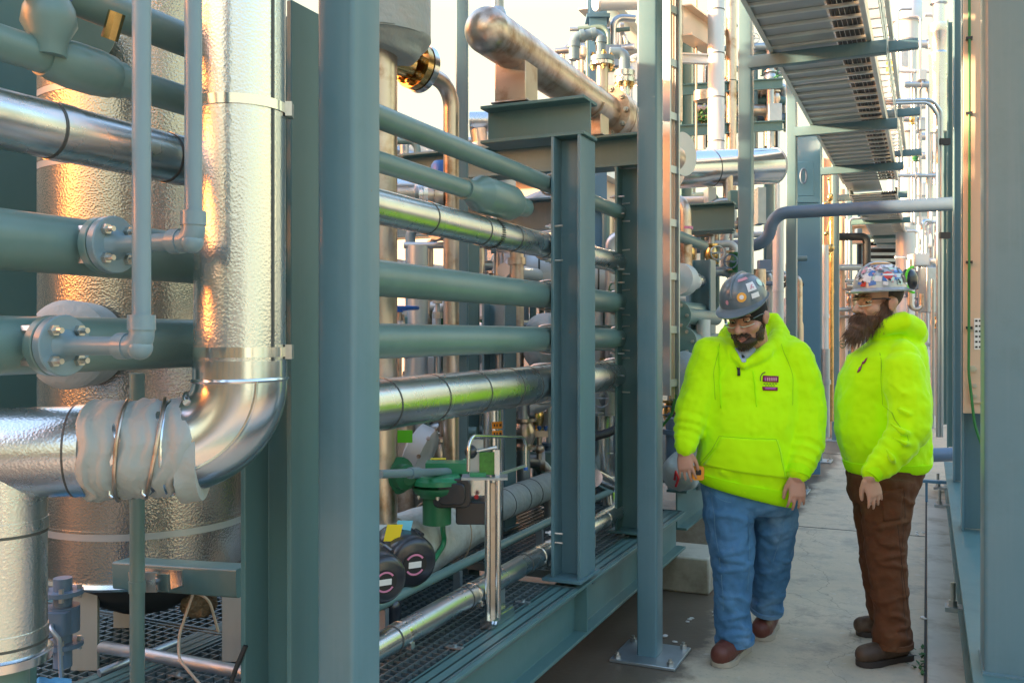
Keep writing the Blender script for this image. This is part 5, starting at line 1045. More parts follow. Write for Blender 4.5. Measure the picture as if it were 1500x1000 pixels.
# litter by the kerb
t = thing("dead_leaves", "small cluster of dark dead leaves by the kerb near the boots", "leaves", PZ(1350, 975, 0)); 
m = MB()
for k in range(22):
    q = PZ(1350 + rnd.gauss(0, 8), 972 + rnd.gauss(0, 14), .006 + rnd.random() * .012); q.x = min(q.x, -.02); a = V((rnd.gauss(0, 1), rnd.gauss(0, 1), rnd.gauss(0, .4))).normalized(); b = a.cross(ZA).normalized(); m.add([q - a * .018, q + b * .009 + ZA * .006, q + a * .02, q - b * .009], [(0, 1, 2, 3)])
part("leaf_scraps", m, "leaf", t)
m = MB(); pos = [(1345, 700), (1362, 778), (1330, 778), (1352, 905), (1010, 905), (1050, 900), (990, 946), (975, 930), (1390, 795), (1340, 782)]
for px, py in pos:
    for k in range(3): q = PZ(px + rnd.gauss(0, 4), py + rnd.gauss(0, 2), .008); m.ell(q, .008 + rnd.random() * .008, .006, .005, n=6, nu=4)
single("paper_scraps", "tiny pale scraps scattered over the concrete", "litter", m, "white_label")["kind"] = "stuff"

# ------------------------------------------------------------------ unseen blocks added round the camera for reflections and shade
t = thing("reflection_block", "added tan block behind the camera for reflections in the metal", "building", (-8, -12, 0)); m = MB(); m.box((-26, -16, 0), (14, -11, 2.6)); part("wall", m, "wall_tan", t); m = MB(); m.box((-26.2, -16.2, 2.6), (14.2, -10.8, 2.8)); part("roof", m, "dark_void", t)  # unseen block added to give the jackets tan reflections
for k in range(12): m = MB(); x = -24 + 3.2 * k; m.box((x, -10.99, 0), (x + .4, -10.7, 2.55)); part("pilaster", m, "steel_paint_green", t)
t = thing("sky_screen", "added dark screen beside the camera keeping sky off the metal", "shelter", (3.4, 2, 0)); m = MB(); m.box((3.4, -3, .3), (5.5, 11, 1.5)); part("wall", m, "steel_paint", t)  # unseen screen added to cut sky reflection and fill from the right
for k in range(6): m = MB(); y = -2.8 + 2.3 * k; m.box((3.1, y, .3), (3.39, y + .2, 1.7)); part("upright", m, "steel_paint_green", t)

t = thing("sun_block", "long added block left of the vessels, keeping low sun off the walkway", "building", (-9, 0, 0)); m = MB(); m.box((-12, -3.6, 0), (-8, 12.4, 4.0)); part("wall", m, "wall_beige", t); m = MB(); m.box((-12.2, -3.8, 4.0), (-7.8, 12.5, 4.2)); part("roof", m, "dark_void", t)  # unseen block added to stop direct sun at low heights
for k in range(5): m = MB(); y = -3 + 3 * k; m.box((-7.99, y, .5), (-7.9, y + 1.6, 2.8)); part("door", m, "steel_paint_green", t)

# ------------------------------------------------------------------ pipe manifolds filling the plant behind
def manifold(label, c, u, w, z0, z1, n, seed, rs=(.018, .05), mats=("stainless", "jacket_white", "galv", "pipe_paint", "jacket_dull", "pipe_grey"), wheels=True):
    g = random.Random(seed); c = V(c); u = V(u).normalized(); v = ZA.cross(u)
    t = thing("pipe_manifold", label, "pipework", V((c.x, c.y, z0)), "pipe manifolds in the plant behind")
    hz = []
    for k in range(2 + n // 4):
        z = z0 + (z1 - z0) * g.uniform(.15, .95); r = g.uniform(*rs); o = v * g.uniform(-.25, .25); a = c + o - u * w * g.uniform(.3, .55); b = c + o + u * w * g.uniform(.3, .55); a.z = b.z = z; m = MB(); e = g.choice((-1, 1))
        m.tube(fillet([a, b, b + ZA * e * g.uniform(.2, .5)], .09, 6), r, 14); q = a.lerp(b, g.random()); m.cyl(q, q + u * .03, r + .03, 18); q = a.lerp(b, g.random()); m.cyl(q, q + u * .012, r + .004, 18); part("header", m, g.choice(mats), t); hz.append((z, r))
    for k in range(n):
        p = c + u * w * (-.5 + (k + .5 + g.uniform(-.3, .3)) / n) + v * g.uniform(-.3, .3); r = g.uniform(*rs) * .8; a = z0 if g.random() < .6 else z0 + (z1 - z0) * g.uniform(.1, .4); b = z0 + (z1 - z0) * g.uniform(.55, 1.0); m = MB(); d = (u * g.choice((-1, 1)) + v * g.uniform(-.5, .5)).normalized()
        m.tube(fillet([V((p.x, p.y, a)), V((p.x, p.y, b)), V((p.x, p.y, b)) + d * g.uniform(.12, .3)], .07, 6), r, 12); part("drop_pipe", m, g.choice(mats), t)
        if g.random() < .7:
            z = a + (b - a) * g.uniform(.3, .8); q = V((p.x, p.y, z)); m = MB(); m.lathe(q - ZA * .09, ZA, [(0, r), (0, r + .035), (.018, r + .035), (.02, r + .01), (.07, r + .03), (.11, r + .03), (.16, r + .01), (.162, r + .035), (.18, r + .035), (.18, r)], 16); part("valve", m, g.choice(("stainless", "pipe_slate", "galv", "dark_green", "brass")), t)
            if wheels and g.random() < .6:
                d2 = (V((ca, sa, 0)) * g.uniform(-.6, .6) - V((-sa, ca, 0))).normalized(); h = q + d2 * (r + .13); m = MB(); m.cyl(q, h, .010, 8); x, y, _ = basis(d2); m.tube([h + (x * math.cos(R(a_)) + y * math.sin(R(a_))) * .06 for a_ in range(0, 361, 20)], .006, 6); m.cyl(h - x * .06, h + x * .06, .005, 6); part("handwheel", m, g.choice(("blue_paint", "pipe_slate", "galv", "dark_green")), t)
    for k in range(n // 3):
        p = c + u * w * g.uniform(-.5, .5) + v * g.uniform(-.35, .1); z = z0 + (z1 - z0) * g.uniform(.2, .9); m = MB(); m.obox(V((p.x, p.y, z)), u * g.uniform(.04, .09), v * .05, ZA * g.uniform(.05, .11)); part("instrument_box", m, g.choice(("galv", "pipe_slate", "steel_paint_green", "jacket_dull")), t, bevel=.006)
    return t
UX = V((ca, sa, 0))
def mf(label, px0, px1, py0, py1, d, n, seed, **k):
    c = P((px0 + px1) / 2, 490, d); return manifold(label, c, UX, (px1 - px0) * d / F, max(.02, HZ - (py1 - 490) * d / F), HZ - (py0 - 490) * d / F, n, seed, **k)
mf("tangle of pipes and valves between the wide green pipes, right of the blue handwheel", 590, 720, 330, 600, 5.6, 9, 1)
mf("cluster of thin pipes behind the sample pot and third pipe", 690, 812, 280, 560, 6.8, 10, 2)
mf("valve cluster seen low behind the circuit gauge stand", 640, 812, 540, 740, 5.6, 9, 3, wheels=False)
mf("shaded valve cluster behind the green actuator and motor domes", 556, 670, 560, 760, 5.0, 8, 4, wheels=False)
mf("narrow valve cluster between the second and third skid columns", 868, 916, 300, 760, 6.4, 7, 5)
mf("bright valve cluster right of the cable ladder above the flanged stubs", 990, 1085, 270, 470, 8.2, 10, 6)
mf("pipework behind the men's shoulders below the crossing pipe", 1108, 1165, 370, 560, 9.8, 8, 7, mats=("stainless", "pipe_slate", "galv", "steel_paint", "jacket_dull", "steel_paint_green", "dark_void"))
mf("pipework high behind the white stack", 990, 1150, 20, 240, 11.5, 14, 8, rs=(.02, .07), mats=("stainless", "pipe_slate", "galv", "steel_paint", "jacket_dull", "steel_paint_green", "dark_void"))
mf("pipework left of the bearded man beyond the cabinet", 1200, 1262, 300, 620, 14.5, 10, 9, rs=(.02, .06), mats=("stainless", "pipe_slate", "galv", "steel_paint", "jacket_dull", "steel_paint_green", "dark_void"))
mf("pale pipework beside the grey boxes at right", 1335, 1398, 280, 620, 15, 12, 10, rs=(.02, .06), mats=("jacket_white", "galv", "conduit", "jacket_dull", "stainless"))
mf("pale piping clipped to the collared tower", 1300, 1385, 20, 330, 16, 12, 11, rs=(.02, .06), mats=("jacket_white", "galv", "conduit", "jacket_dull"), wheels=False)
mf("piping above the header flange beside the blue post", 815, 930, 30, 200, 6.6, 9, 12, rs=(.012, .035))
mf("thin pipes and valves low behind the wrapped valve and pump column", 985, 1040, 480, 720, 6.3, 8, 13)
mf("hanging pipe cluster against the sky between the elbow pipe and stub beam", 582, 745, 180, 330, 7.5, 8, 14)
# ------------------------------------------------------------------ people
HW, HD = V((ca, sa, 0)), V((-sa, ca, 0))
def tex(name, size, depth=2):
    t = bpy.data.textures.new(name, 'CLOUDS'); t.noise_scale = size; t.noise_depth = depth; return t
T_fold = tex("fold_cloth", .055, 1)
T_big, T_mid, T_small = tex("fold_large", .16), tex("fold_mid", .07), tex("hair_noise", .012, 1)
def skinmods(o, vox, smooth=4, disp=()):
    m = o.modifiers.new("remesh", 'REMESH'); m.mode = 'VOXEL'; m.voxel_size = vox; m.use_smooth_shade = True
    if smooth: s = o.modifiers.new("smooth", 'SMOOTH'); s.iterations = smooth; s.factor = .5
    for t, st in disp:
        d = o.modifiers.new("folds", 'DISPLACE'); d.texture = t; d.strength = st; d.mid_level = .5; d.texture_coords = 'LOCAL'
def loft(mb, Q, rows, n=40, ex=2.4):
    """rows: (py, cx, half_px, half_depth_m, dd, tilt_px)"""
    rs = []
    for py, cx, hp, dm, dd, ti in rows:
        ring = []
        for j in range(n):
            a = 2 * math.pi * j / n; c, s = math.cos(a), math.sin(a); c = math.copysign(abs(c) ** (2 / ex), c); s = math.copysign(abs(s) ** (2 / ex), s)
            ring.append(Q(cx + hp * c, py + ti * c, 0) + HD * (dd + dm * s))
        rs.append(ring)
    mb.rings(rs)
def front(Q, rows, px, py, sink=0.0, ex=2.4):
    """point on the camera side of a loft"""
    for a, b in zip(rows, rows[1:]):
        if a[0] <= py <= b[0]: f = (py - a[0]) / (b[0] - a[0]); r = [u + (v - u) * f for u, v in zip(a, b)]; break
    else: r = rows[-1]
    x = min(.97, abs((px - r[1]) / r[2])); return Q(px, py, 0) + HD * (r[4] - r[3] * (1 - x ** ex) ** (1 / ex) + sink)
def folds(m, Q, rows, lines, r=.013, sink=.006):
    for ln in lines:
        pts = fillet([V((x, y, 0)) for x, y in ln], 20, 5) if len(ln) > 2 else [V((*ln[0], 0)).lerp(V((*ln[1], 0)), k / 5) for k in range(6)]
        n_ = len(pts); m.tube([front(Q, rows, p.x, p.y, sink) for p in pts], [r * (.25 + .75 * math.sin(math.pi * (i + .5) / n_)) for i in range(n_)], 10)
def legfolds(m, Q, L_, sc, ks, seed, r=.014):
    g = random.Random(seed)
    for py, slant in ks:
        for a, b in zip(L_, L_[1:]):
            if a[1] <= py <= b[1]: f = (py - a[1]) / (b[1] - a[1]); c = [u + (v - u) * f for u, v in zip(a, b)]; break
        else: continue
        pts = []
        for k in range(11):
            an = R(-150 + 12 * k + g.uniform(0, 3)); pts.append(Q(c[0] + c[3] * math.cos(an), py + slant * (k / 10 - .5) + 2 * math.sin(k), c[2]) + HD * (c[3] * sc * math.sin(an) * .97))
        m.tube(pts, [r * (.3 + .7 * math.sin(math.pi * (i + .5) / 11)) for i in range(11)], 8)
def seam(name, parent, target, mtl, pts, D, w=.9, off=.003, thick=.002):
    pts = fillet([V((x, y, 0)) for x, y in pts], 30, 4) if len(pts) > 2 else [V((*p, 0)) for p in pts]
    pts = resample(pts, 14); mb = []; base = BASE[parent.name]; IM = Matrix((HW, HD, ZA)); vs = []
    for i, p in enumerate(pts):
        d = (pts[min(i + 1, 13)] - pts[max(i - 1, 0)]).normalized(); nrm = V((-d.y, d.x, 0)) * w / 2
        for q in (p - nrm, p + nrm): vs.append(IM @ (P(q.x, q.y, D) - base - HD * .35))
    me = bpy.data.meshes.new(name); me.from_pydata([tuple(v) for v in vs], [], [(2 * i, 2 * i + 1, 2 * i + 3, 2 * i + 2) for i in range(13)]); me.materials.append(MATS[mtl])
    o = bpy.data.objects.new(name, me); COL.objects.link(o); o.rotation_euler = (0, 0, YAW); o.parent = parent; BASE[o.name] = base
    sw = o.modifiers.new("lie_on_cloth", 'SHRINKWRAP'); sw.target = target; sw.wrap_method = 'PROJECT'; sw.use_project_y = True; sw.use_positive_direction = True; sw.use_negative_direction = False; sw.wrap_mode = 'ABOVE_SURFACE'; sw.offset = off
    return o
class Head:
    def __init__(s, c, fwd, pitch, roll, sc):
        f = V(fwd).normalized(); x = f.cross(ZA).normalized(); M = Matrix((x, f, ZA)).transposed()   # columns: right, forward, up
        s.M = M @ Matrix.Rotation(R(-pitch), 3, 'X') @ Matrix.Rotation(R(roll), 3, 'Y'); s.c = V(c); s.k = sc
    def p(s, x, y, z): return s.c + s.M @ (V((x, y, z)) * s.k)
    def e(s, mb, x, y, z, rx, ry, rz, n=24): mb.ell(s.p(x, y, z), rx * s.k, ry * s.k, rz * s.k, s.M, n, 16)
def head_skin(mb, h, neck_to, nr=.062, cheek=1.0):
    h.e(mb, 0, -.012, .05, .077, .098, .095); h.e(mb, 0, .022, -.045, .064 * cheek, .072, .078); h.e(mb, 0, .066, -.103, .034, .028, .026)
    for s in (-1, 1):
        h.e(mb, s * .038, .055, -.034, .032 * cheek, .034, .03); h.e(mb, s * .078, -.012, -.015, .011, .022, .033); h.e(mb, s * .084, -.018, -.008, .010, .018, .022)
        h.e(mb, s * .013, .098, -.041, .0105, .012, .009); h.e(mb, s * .03, .079, .021, .028, .014, .010)
    h.e(mb, 0, .08, .012, .02, .014, .02); mb.chain([(h.p(0, .088, .006), .010 * h.k), (h.p(0, .106, -.022), .0125 * h.k), (h.p(0, .114, -.037), .0145 * h.k)])
    h.e(mb, 0, .088, -.068, .026, .014, .014); h.e(mb, 0, .085, -.082, .024, .014, .010)
    mb.chain([(h.p(0, -.02, -.06), nr), (V(neck_to), nr * 1.08)])
def face_parts(h, root, hair, lid, lipm="lips"):
    for s in (-1, 1):
        m = MB(); h.e(m, s * .031, .070, .001, .0135, .0135, .0115, 20); e = part("eye", m, "eye_white", root)
        m = MB(); h.e(m, s * .031, .0795, -.003, .0062, .0050, .0062, 16); part("iris", m, "iris", e)
        m = MB(); h.e(m, s * .031, .0705, .0050, .0150, .0150, .0092, 20); part("eyelid", m, lid, e)
        m = MB(); m.tube([h.p(s * (.031 + .016 * math.cos(R(a))), .083 - .006 * abs(math.cos(R(a))), .002 - .004 - .0045 * math.sin(R(a))) for a in range(0, 181, 15)], .0014 * h.k, 8); part("lash_line", m, "hair_dark", e)
        m = MB(); m.tube([h.p(s * .012, .0945, .022), h.p(s * .028, .0935, .0275), h.p(s * .048, .078, .022)], [.004 * h.k, .0052 * h.k, .002 * h.k], 8); part("eyebrow", m, hair, root)
    m = MB(); m.tube([h.p(-.024, .088, -.078), h.p(-.01, .100, -.074), h.p(0, .101, -.075), h.p(.01, .100, -.074), h.p(.024, .088, -.078)], [.002 * h.k, .005 * h.k, .0055 * h.k, .005 * h.k, .002 * h.k], 10); m.tube([h.p(-.022, .088, -.081), h.p(0, .100, -.086), h.p(.022, .088, -.081)], [.002 * h.k, .0065 * h.k, .002 * h.k], 10); part("lips", m, lipm, root)
def glasses(h, root):
    t = MB()
    for s in (-1, 1): t.tube([h.p(s * .066, .083, .008), h.p(s * .080, .03, .010), h.p(s * .083, -.03, .0)], .0028 * h.k, 8)
    t.tube([h.p(x, .104 - 5.2 * x * x, .020) for x in [-.066 + .132 * i / 12 for i in range(13)]], .0022 * h.k, 6)
    g = part("safety_glasses", t, "black_plastic", root)
    for s in (-1, 1):
        m = MB(); rs = []
        for i in range(9):
            x = s * (.008 + .060 * i / 8); y = .107 - 5.2 * x * x; dz = .021 * (1 - .35 * (i / 8) ** 3) - .006 * (1 - min(1, i / 2)); rs.append([h.p(x, y, .020), h.p(x, y + .003, 0), h.p(x, y, -dz)])
        vs = [q for r_ in rs for q in r_]; m.add(vs, [(i * 3 + j, i * 3 + 3 + j, i * 3 + 4 + j, i * 3 + 1 + j) for i in range(8) for j in range(2)]); part("lens", m, "clear_lens", g)
        m = MB(); m.tube([h.p(s * (.008 + .060 * i / 8), .1075 - 5.2 * (.008 + .060 * i / 8) ** 2, -.021 * (1 - .35 * (i / 8) ** 3) + .006 * (1 - min(1, i / 2))) for i in range(9)], .0016 * h.k, 6); part("lens_rim", m, "stk_mint", g)
def beard(h, root, mtl, ells, n, lmin, lmax, down, seed, thick=.0016):
    r_ = random.Random(seed); m = MB(); lite = "hair_light"
    for q in ells: h.e(m, *q, 20)
    m.v = [v + V((noise.noise(v * 60), noise.noise(v * 60 + V((9, 0, 0))), noise.noise(v * 60 + V((0, 9, 0))))) * .006 for v in m.v]
    for k in range(n):
        x, y, z, rx, ry, rz = r_.choice(ells); d = V((r_.gauss(0, 1), r_.gauss(.25, 1), r_.gauss(-.4, 1))).normalized()
        p0 = V((x + d.x * rx * .95, y + d.y * ry * .95, z + d.z * rz * .95)); L = r_.uniform(lmin, lmax)
        g = (d * .75 + V(down) * (1.0 + .6 * r_.random()) + V((r_.gauss(0, .3), r_.gauss(0, .2), r_.gauss(0, .2)))).normalized(); g2 = (g + V(down) * .6 + V((r_.gauss(0, .2), r_.gauss(0, .2), 0))).normalized()
        m.use(1 if r_.random() < .35 else 0); a, b, c = h.p(*p0), h.p(*(p0 + g * L * .5)), h.p(*(p0 + g * L * .5 + g2 * L * .5)); m.tube([a, b, c], [thick, thick * .8, thick * .15], 3)
    return part("beard", m, [mtl, lite], root, smooth=80)
def hand(mb, w, d, pn, ts, k=1.0, curl=22, spread=4):
    d = V(d).normalized(); pn = (V(pn) - d * d.dot(pn)).normalized(); ts = (V(ts) - d * d.dot(ts)); ts = (ts - pn * ts.dot(pn)).normalized(); rs = []
    for t, hw_, hh in ((-.02, .028, .021), (.01, .030, .020), (.04, .040, .017), (.07, .044, .0155), (.095, .043, .0135), (.102, .036, .009)):
        rs.append([w + d * t * k + (ts * hw_ * math.cos(a) + pn * hh * math.sin(a)) * k for a in [2 * math.pi * j / 20 for j in range(20)]])
    mb.rings(rs)
    for i, (off, L, r0) in enumerate(((.032, .072, .0098), (.011, .082, .0102), (-.011, .077, .0098), (-.031, .062, .0088))):
        p = w + (d * (.088 - .004 * abs(i - 1)) + ts * off) * k; a = R(curl * .35); dirn = (d * math.cos(a) + pn * math.sin(a) + ts * math.sin(R(spread * (1.5 - i)))).normalized(); pts = [(p, r0 * k)]; ang = curl * .35 + i * 2.5
        for seg, fr in enumerate((.46, .31, .23)):
            a = R(ang); dirn = (d * math.cos(a) + pn * math.sin(a) + ts * math.sin(R(spread * (1.5 - i)))).normalized(); p = p + dirn * L * fr * k; pts.append((p, r0 * k * (1 - .10 * (seg + 1)))); ang += curl
        mb.chain(pts, 12)
    p = w + (d * .018 + ts * .030 + pn * .004) * k; q = p + (d * .74 + ts * .42 + pn * .30).normalized() * .043 * k; q2 = q + (d * .92 + ts * .16 + pn * .28).normalized() * .034 * k; q3 = q2 + (d * .95 + ts * .05 + pn * .25).normalized() * .022 * k
    mb.chain([(p, .0165 * k), (q, .0125 * k), (q2, .0112 * k), (q3, .0085 * k)], 12)
def boots(root, heel, toe, mtl, solem, hgt=.15, wd=1.0, shin=None):
    f = V(toe) - V(heel); L = f.length; f.normalize(); s = f.cross(ZA).normalized(); b = V(heel); m = MB()
    def q(t, z, o=0): return b + f * (L * t) + ZA * z + s * o
    m.chain([(q(.15, .058), .040 * wd), (q(.38, .062), .044 * wd), (q(.6, .056), .045 * wd), (q(.78, .052), .047 * wd), (q(.88, .052), .043 * wd)]); m.chain([(q(.15, .055), .040), (q(.20, .10), .046), (shin or q(.24, hgt), .050)])
    o = part("boot", m, mtl, root); skinmods(o, .006, 4, ((T_mid, .006),))
    m = MB(); out = [(0.0, .034), (.06, .040), (.3, .036), (.5, .040), (.72, .052), (.88, .046), (.97, .028), (1.0, .010)]; pts = [(L * t, w * wd) for t, w in out] + [(L * t, -w * wd) for t, w in reversed(out)]
    m.prism(pts, b + ZA * .002, f, s, ZA * .026); part("sole", m, solem, o, smooth=50)
    m = MB()
    for k in range(4): t = .40 + .09 * k; m.tube([q(t, .098 + .004 - .02 * k * .6, -.03), q(t + .02, .112 - .016 * k * .6, 0), q(t, .098 + .004 - .02 * k * .6, .03)], .0032, 6)
    part("laces", m, "wire_tan", o)
def helmet(h, root, mtl, brim, rx=.112, ry=.138, hz=.135, z0=.062, front=.055, label=None):
    def sp(th, ph, ex=0.0):    # th azimuth from front, ph elevation
        c = math.cos(ph) ** .85; return h.p((rx + ex) * c * math.sin(th), -.008 + (ry + ex) * c * math.cos(th), z0 + (hz + ex) * math.sin(ph) ** .95)
    n = 48; m = MB(); rs = [[sp(2 * math.pi * j / n, R(e)) for j in range(n)] for e in (0, 8, 18, 28, 38, 48, 58, 68, 78, 85, 89.5)]
    inner = [h.p(rx * .94 * math.sin(2 * math.pi * j / n), -.008 + ry * .94 * math.cos(2 * math.pi * j / n), z0 + .01) for j in range(n)]
    def br(j):
        th = 2 * math.pi * j / n; c = math.cos(th); b_ = brim + (front - brim) * max(0, c) ** 1.5; drop = -.012 * (b_ / .05); return b_, drop, th
    out = []; low = []
    for j in range(n):
        b_, dr, th = br(j); out.append(h.p((rx + b_) * math.sin(th), -.008 + (ry + b_) * math.cos(th), z0 + dr - .002)); low.append(h.p((rx + b_ - .003) * math.sin(th), -.008 + (ry + b_ - .003) * math.cos(th), z0 + dr - .008))
    m.rings([inner, low, out] + rs); o = part("hard_hat", m, mtl, root, smooth=60)
    m = MB(); m.tube([h.p(0, -.008 + (ry + .002) * math.cos(R(a)) ** .85 * 1, z0 + (hz + .002) * math.sin(R(a)) ** .95) for a in range(25, 90, 5)] + [h.p(0, -.008 - (ry + .002) * math.cos(R(a)) ** .85, z0 + (hz + .002) * math.sin(R(a)) ** .95) for a in range(89, 30, -5)], .006, 8); part("crown_ridge", m, mtl, o)
    return o, sp
def sticker(o, sp, th, ph, wx, wy, mtl, kind="rect", rot=0, lift=.0022, parent=None):
    m = MB(); N = 6; g = []
    def at(x, y): xr_, yr_ = x * math.cos(R(rot)) - y * math.sin(R(rot)), x * math.sin(R(rot)) + y * math.cos(R(rot)); return sp(R(th) + xr_ / .125 / max(.3, math.cos(R(ph))), R(ph) + yr_ / .135, lift)
    if kind == "disc":
        c = [at(0, 0)]; m.add(c + [at(wx * math.cos(2 * math.pi * k / 20), wy * math.sin(2 * math.pi * k / 20)) for k in range(20)], [(0, 1 + k, 1 + (k + 1) % 20) for k in range(20)])
    elif kind == "shield":
        c = [at(0, 0)]; pts = [(-1, .35), (-.8, .7), (0, 1), (.8, .7), (1, .35), (.7, -.3), (0, -1), (-.7, -.3)]; m.add(c + [at(wx * x, wy * y) for x, y in pts], [(0, 1 + k, 1 + (k + 1) % 8) for k in range(8)])
    else:
        vs = [at(-wx + 2 * wx * i / N, -wy + 2 * wy * j / N) for i in range(N + 1) for j in range(N + 1)]; m.add(vs, [(i * (N + 1) + j, (i + 1) * (N + 1) + j, (i + 1) * (N + 1) + j + 1, i * (N + 1) + j + 1) for i in range(N) for j in range(N)])
    return part("sticker", m, mtl, o, smooth=60)
def decal(name, parent, target, mtl, corners, D, off=.004, thick=0.0, nx=8, ny=8, near=False):
    """cloth patch that lies on target: quad of pixels unprojected in front of the chest, then dropped onto the cloth"""
    a, b, c, d = [V((x, y, 0)) for x, y in corners]; m = MB(); base = BASE[parent.name]; IM = Matrix((HW, HD, ZA)); vs = []
    for i in range(nx + 1):
        for j in range(ny + 1):
            q = a.lerp(b, i / nx).lerp(d.lerp(c, i / nx), j / ny); vs.append(IM @ (P(q.x, q.y, D) - base - HD * (0 if near else .35)))
    me = bpy.data.meshes.new(name); me.from_pydata([tuple(v) for v in vs], [], [(i * (ny + 1) + j, (i + 1) * (ny + 1) + j, (i + 1) * (ny + 1) + j + 1, i * (ny + 1) + j + 1) for i in range(nx) for j in range(ny)])
    me.materials.append(MATS[mtl]); me.polygons.foreach_set("use_smooth", [True] * len(me.polygons)); o = bpy.data.objects.new(name, me); COL.objects.link(o); o.rotation_euler = (0, 0, YAW); o.parent = parent
    BASE[o.name] = base
    s = o.modifiers.new("lie_on_cloth", 'SHRINKWRAP'); s.target = target; s.wrap_method = 'PROJECT'; s.use_project_y = True; s.use_positive_direction = True; s.use_negative_direction = True; s.use_project_z = False; s.use_project_x = False; s.wrap_method = 'NEAREST_SURFACEPOINT' if near else 'PROJECT'; s.wrap_mode = 'ABOVE_SURFACE'; s.offset = off
    if thick: k = o.modifiers.new("thickness", 'SOLIDIFY'); k.thickness = thick; k.offset = 0
    return o

# ---- man in jeans, walking towards the camera, head turned and looking down
D1 = 4.40
def Q1(px, py, dd=0.0): return P(px, py, D1 + dd)
r1 = thing("person", "bearded man in lime hoodie and blue jeans walking and looking down", "person", PZ(1090, 955, 0))
h1 = Head(Q1(1094, 463, -.07), -HD * math.cos(R(38)) - HW * math.sin(R(38)), 17, 4, 1.07)
armL = [(1044, 524, .0, 32), (1029, 562, -.02, 29), (1015, 602, -.05, 26), (1009, 630, -.08, 22), (1004, 652, -.11, 16)]
armR = [(1160, 528, .0, 32), (1175, 568, -.02, 31), (1181, 610, -.06, 29), (1182, 648, -.12, 26), (1176, 674, -.17, 21), (1170, 690, -.19, 17)]
legF = [(1070, 705, .0, 43), (1068, 760, -.03, 37), (1073, 815, -.06, 31), (1073, 860, -.07, 27), (1073, 905, -.06, 26), (1076, 938, -.05, 27)]
legB = [(1134, 715, .03, 36), (1136, 765, .06, 32), (1132, 815, .12, 28), (1127, 855, .18, 26), (1123, 892, .23, 24)]
s1 = D1 / F
m = MB(); head_skin(m, h1, Q1(1110, 535, .06), .066, 1.08)
for A_ in (armL, armR): m.chain([(Q1(x, y, d), r * s1 * .55) for x, y, d, r in A_])
m.chain([(Q1(1110, 530, .05), .09), (Q1(1102, 600, .03), .13), (Q1(1100, 690, .02), .12)]); m.chain([(Q1(1044, 524), .06), (Q1(1110, 520, .05), .08), (Q1(1160, 528), .06)])
for L_ in (legF, legB): m.chain([(Q1(1100, 690, .02), .11)] + [(Q1(x, y, d), r * s1 * .6) for x, y, d, r in L_[:-1]])
m.chain([(Q1(1005, 646, -.10), .033), (Q1(1001, 660, -.12), .030)]); m.chain([(Q1(1170, 684, -.18), .034), (Q1(1168, 698, -.20), .031)])
hand(m, Q1(1001, 660, -.12), -ZA * 1 + HW * .12 - HD * .15, HD * .9 + HW * .3, HW * .85 - HD * .5, .88, 18, 6)
hand(m, Q1(1168, 698, -.20), -ZA * 1 - HD * .15 - HW * .05, HD, -HW * .9 - HD * .3, .92, 18, 6)
o = part("body", m, "skin", r1); skinmods(o, .0045, 3)
face_parts(h1, r1, "hair_dark", "skin"); glasses(h1, r1)
beard(h1, r1, "hair_dark", [(0, .050, -.094, .054, .052, .034), (0, .068, -.108, .037, .030, .024), (.055, .022, -.062, .0155, .040, .046), (-.055, .022, -.062, .0155, .040, .046), (.028, .093, -.059, .015, .007, .006), (-.028, .093, -.059, .015, .007, .006), (0, .101, -.054, .016, .007, .005), (.062, -.005, -.03, .0115, .018, .034), (-.062, -.005, -.03, .0115, .018, .034)], 1500, .005, .014, (0, .15, -1), 3, .0010)
m = MB(); rs = []
for i in range(9):
    e = R(-34 + 13.5 * i); rs.append([h1.p(.0845 * math.cos(e) * math.cos(a), -.012 + .106 * math.cos(e) * math.sin(a), .05 + .104 * math.sin(e) + (1 - max(0, i) / 8) * (.020 * math.sin(a) - .026)) for a in [2 * math.pi * j / 40 for j in range(40)]])
m.rings(rs); part("beanie", m, "knit_black", r1, smooth=70)
h1h = Head(h1.p(0, -.004, .010), -HD * math.cos(R(38)) - HW * math.sin(R(38)), 25, 5, 1.07)
hh, sp = helmet(h1h, r1, "helmet_grey", .008, rx=.100, ry=.119, hz=.118, z0=.062, front=.046)
# seen from the camera: th ~ from front; camera-facing side is on his left (+38 deg)
SG = 1
for th, ph, wx, wy, mt, kd, rot in ((28, 24, .024, .024, "stk_orange", "disc", 0), (28, 24, .011, .011, "stk_white", "disc", 0), (62, 38, .022, .024, "stk_white", "rect", 8), (62, 17, .022, .012, "stk_white", "rect", 8), (98, 34, .020, .022, "stk_mint", "disc", 0), (52, 64, .022, .010, "stk_pink", "rect", 10), (-12, 18, .009, .012, "stk_pink", "disc", 0), (118, 20, .02, .010, "stk_mint", "rect", 5)):
    b = sticker(hh, sp, -th, ph, wx, wy, mt, kd, rot, .0024 if mt != "stk_white" or kd != "disc" else .0032)
for k in range(5): sticker(hh, sp, -66 + 4 * (k % 3), 34 + 4 * (k // 3) + 2 * (k % 2), .0035, .0035, "stk_pink", "rect", 20, .0034)
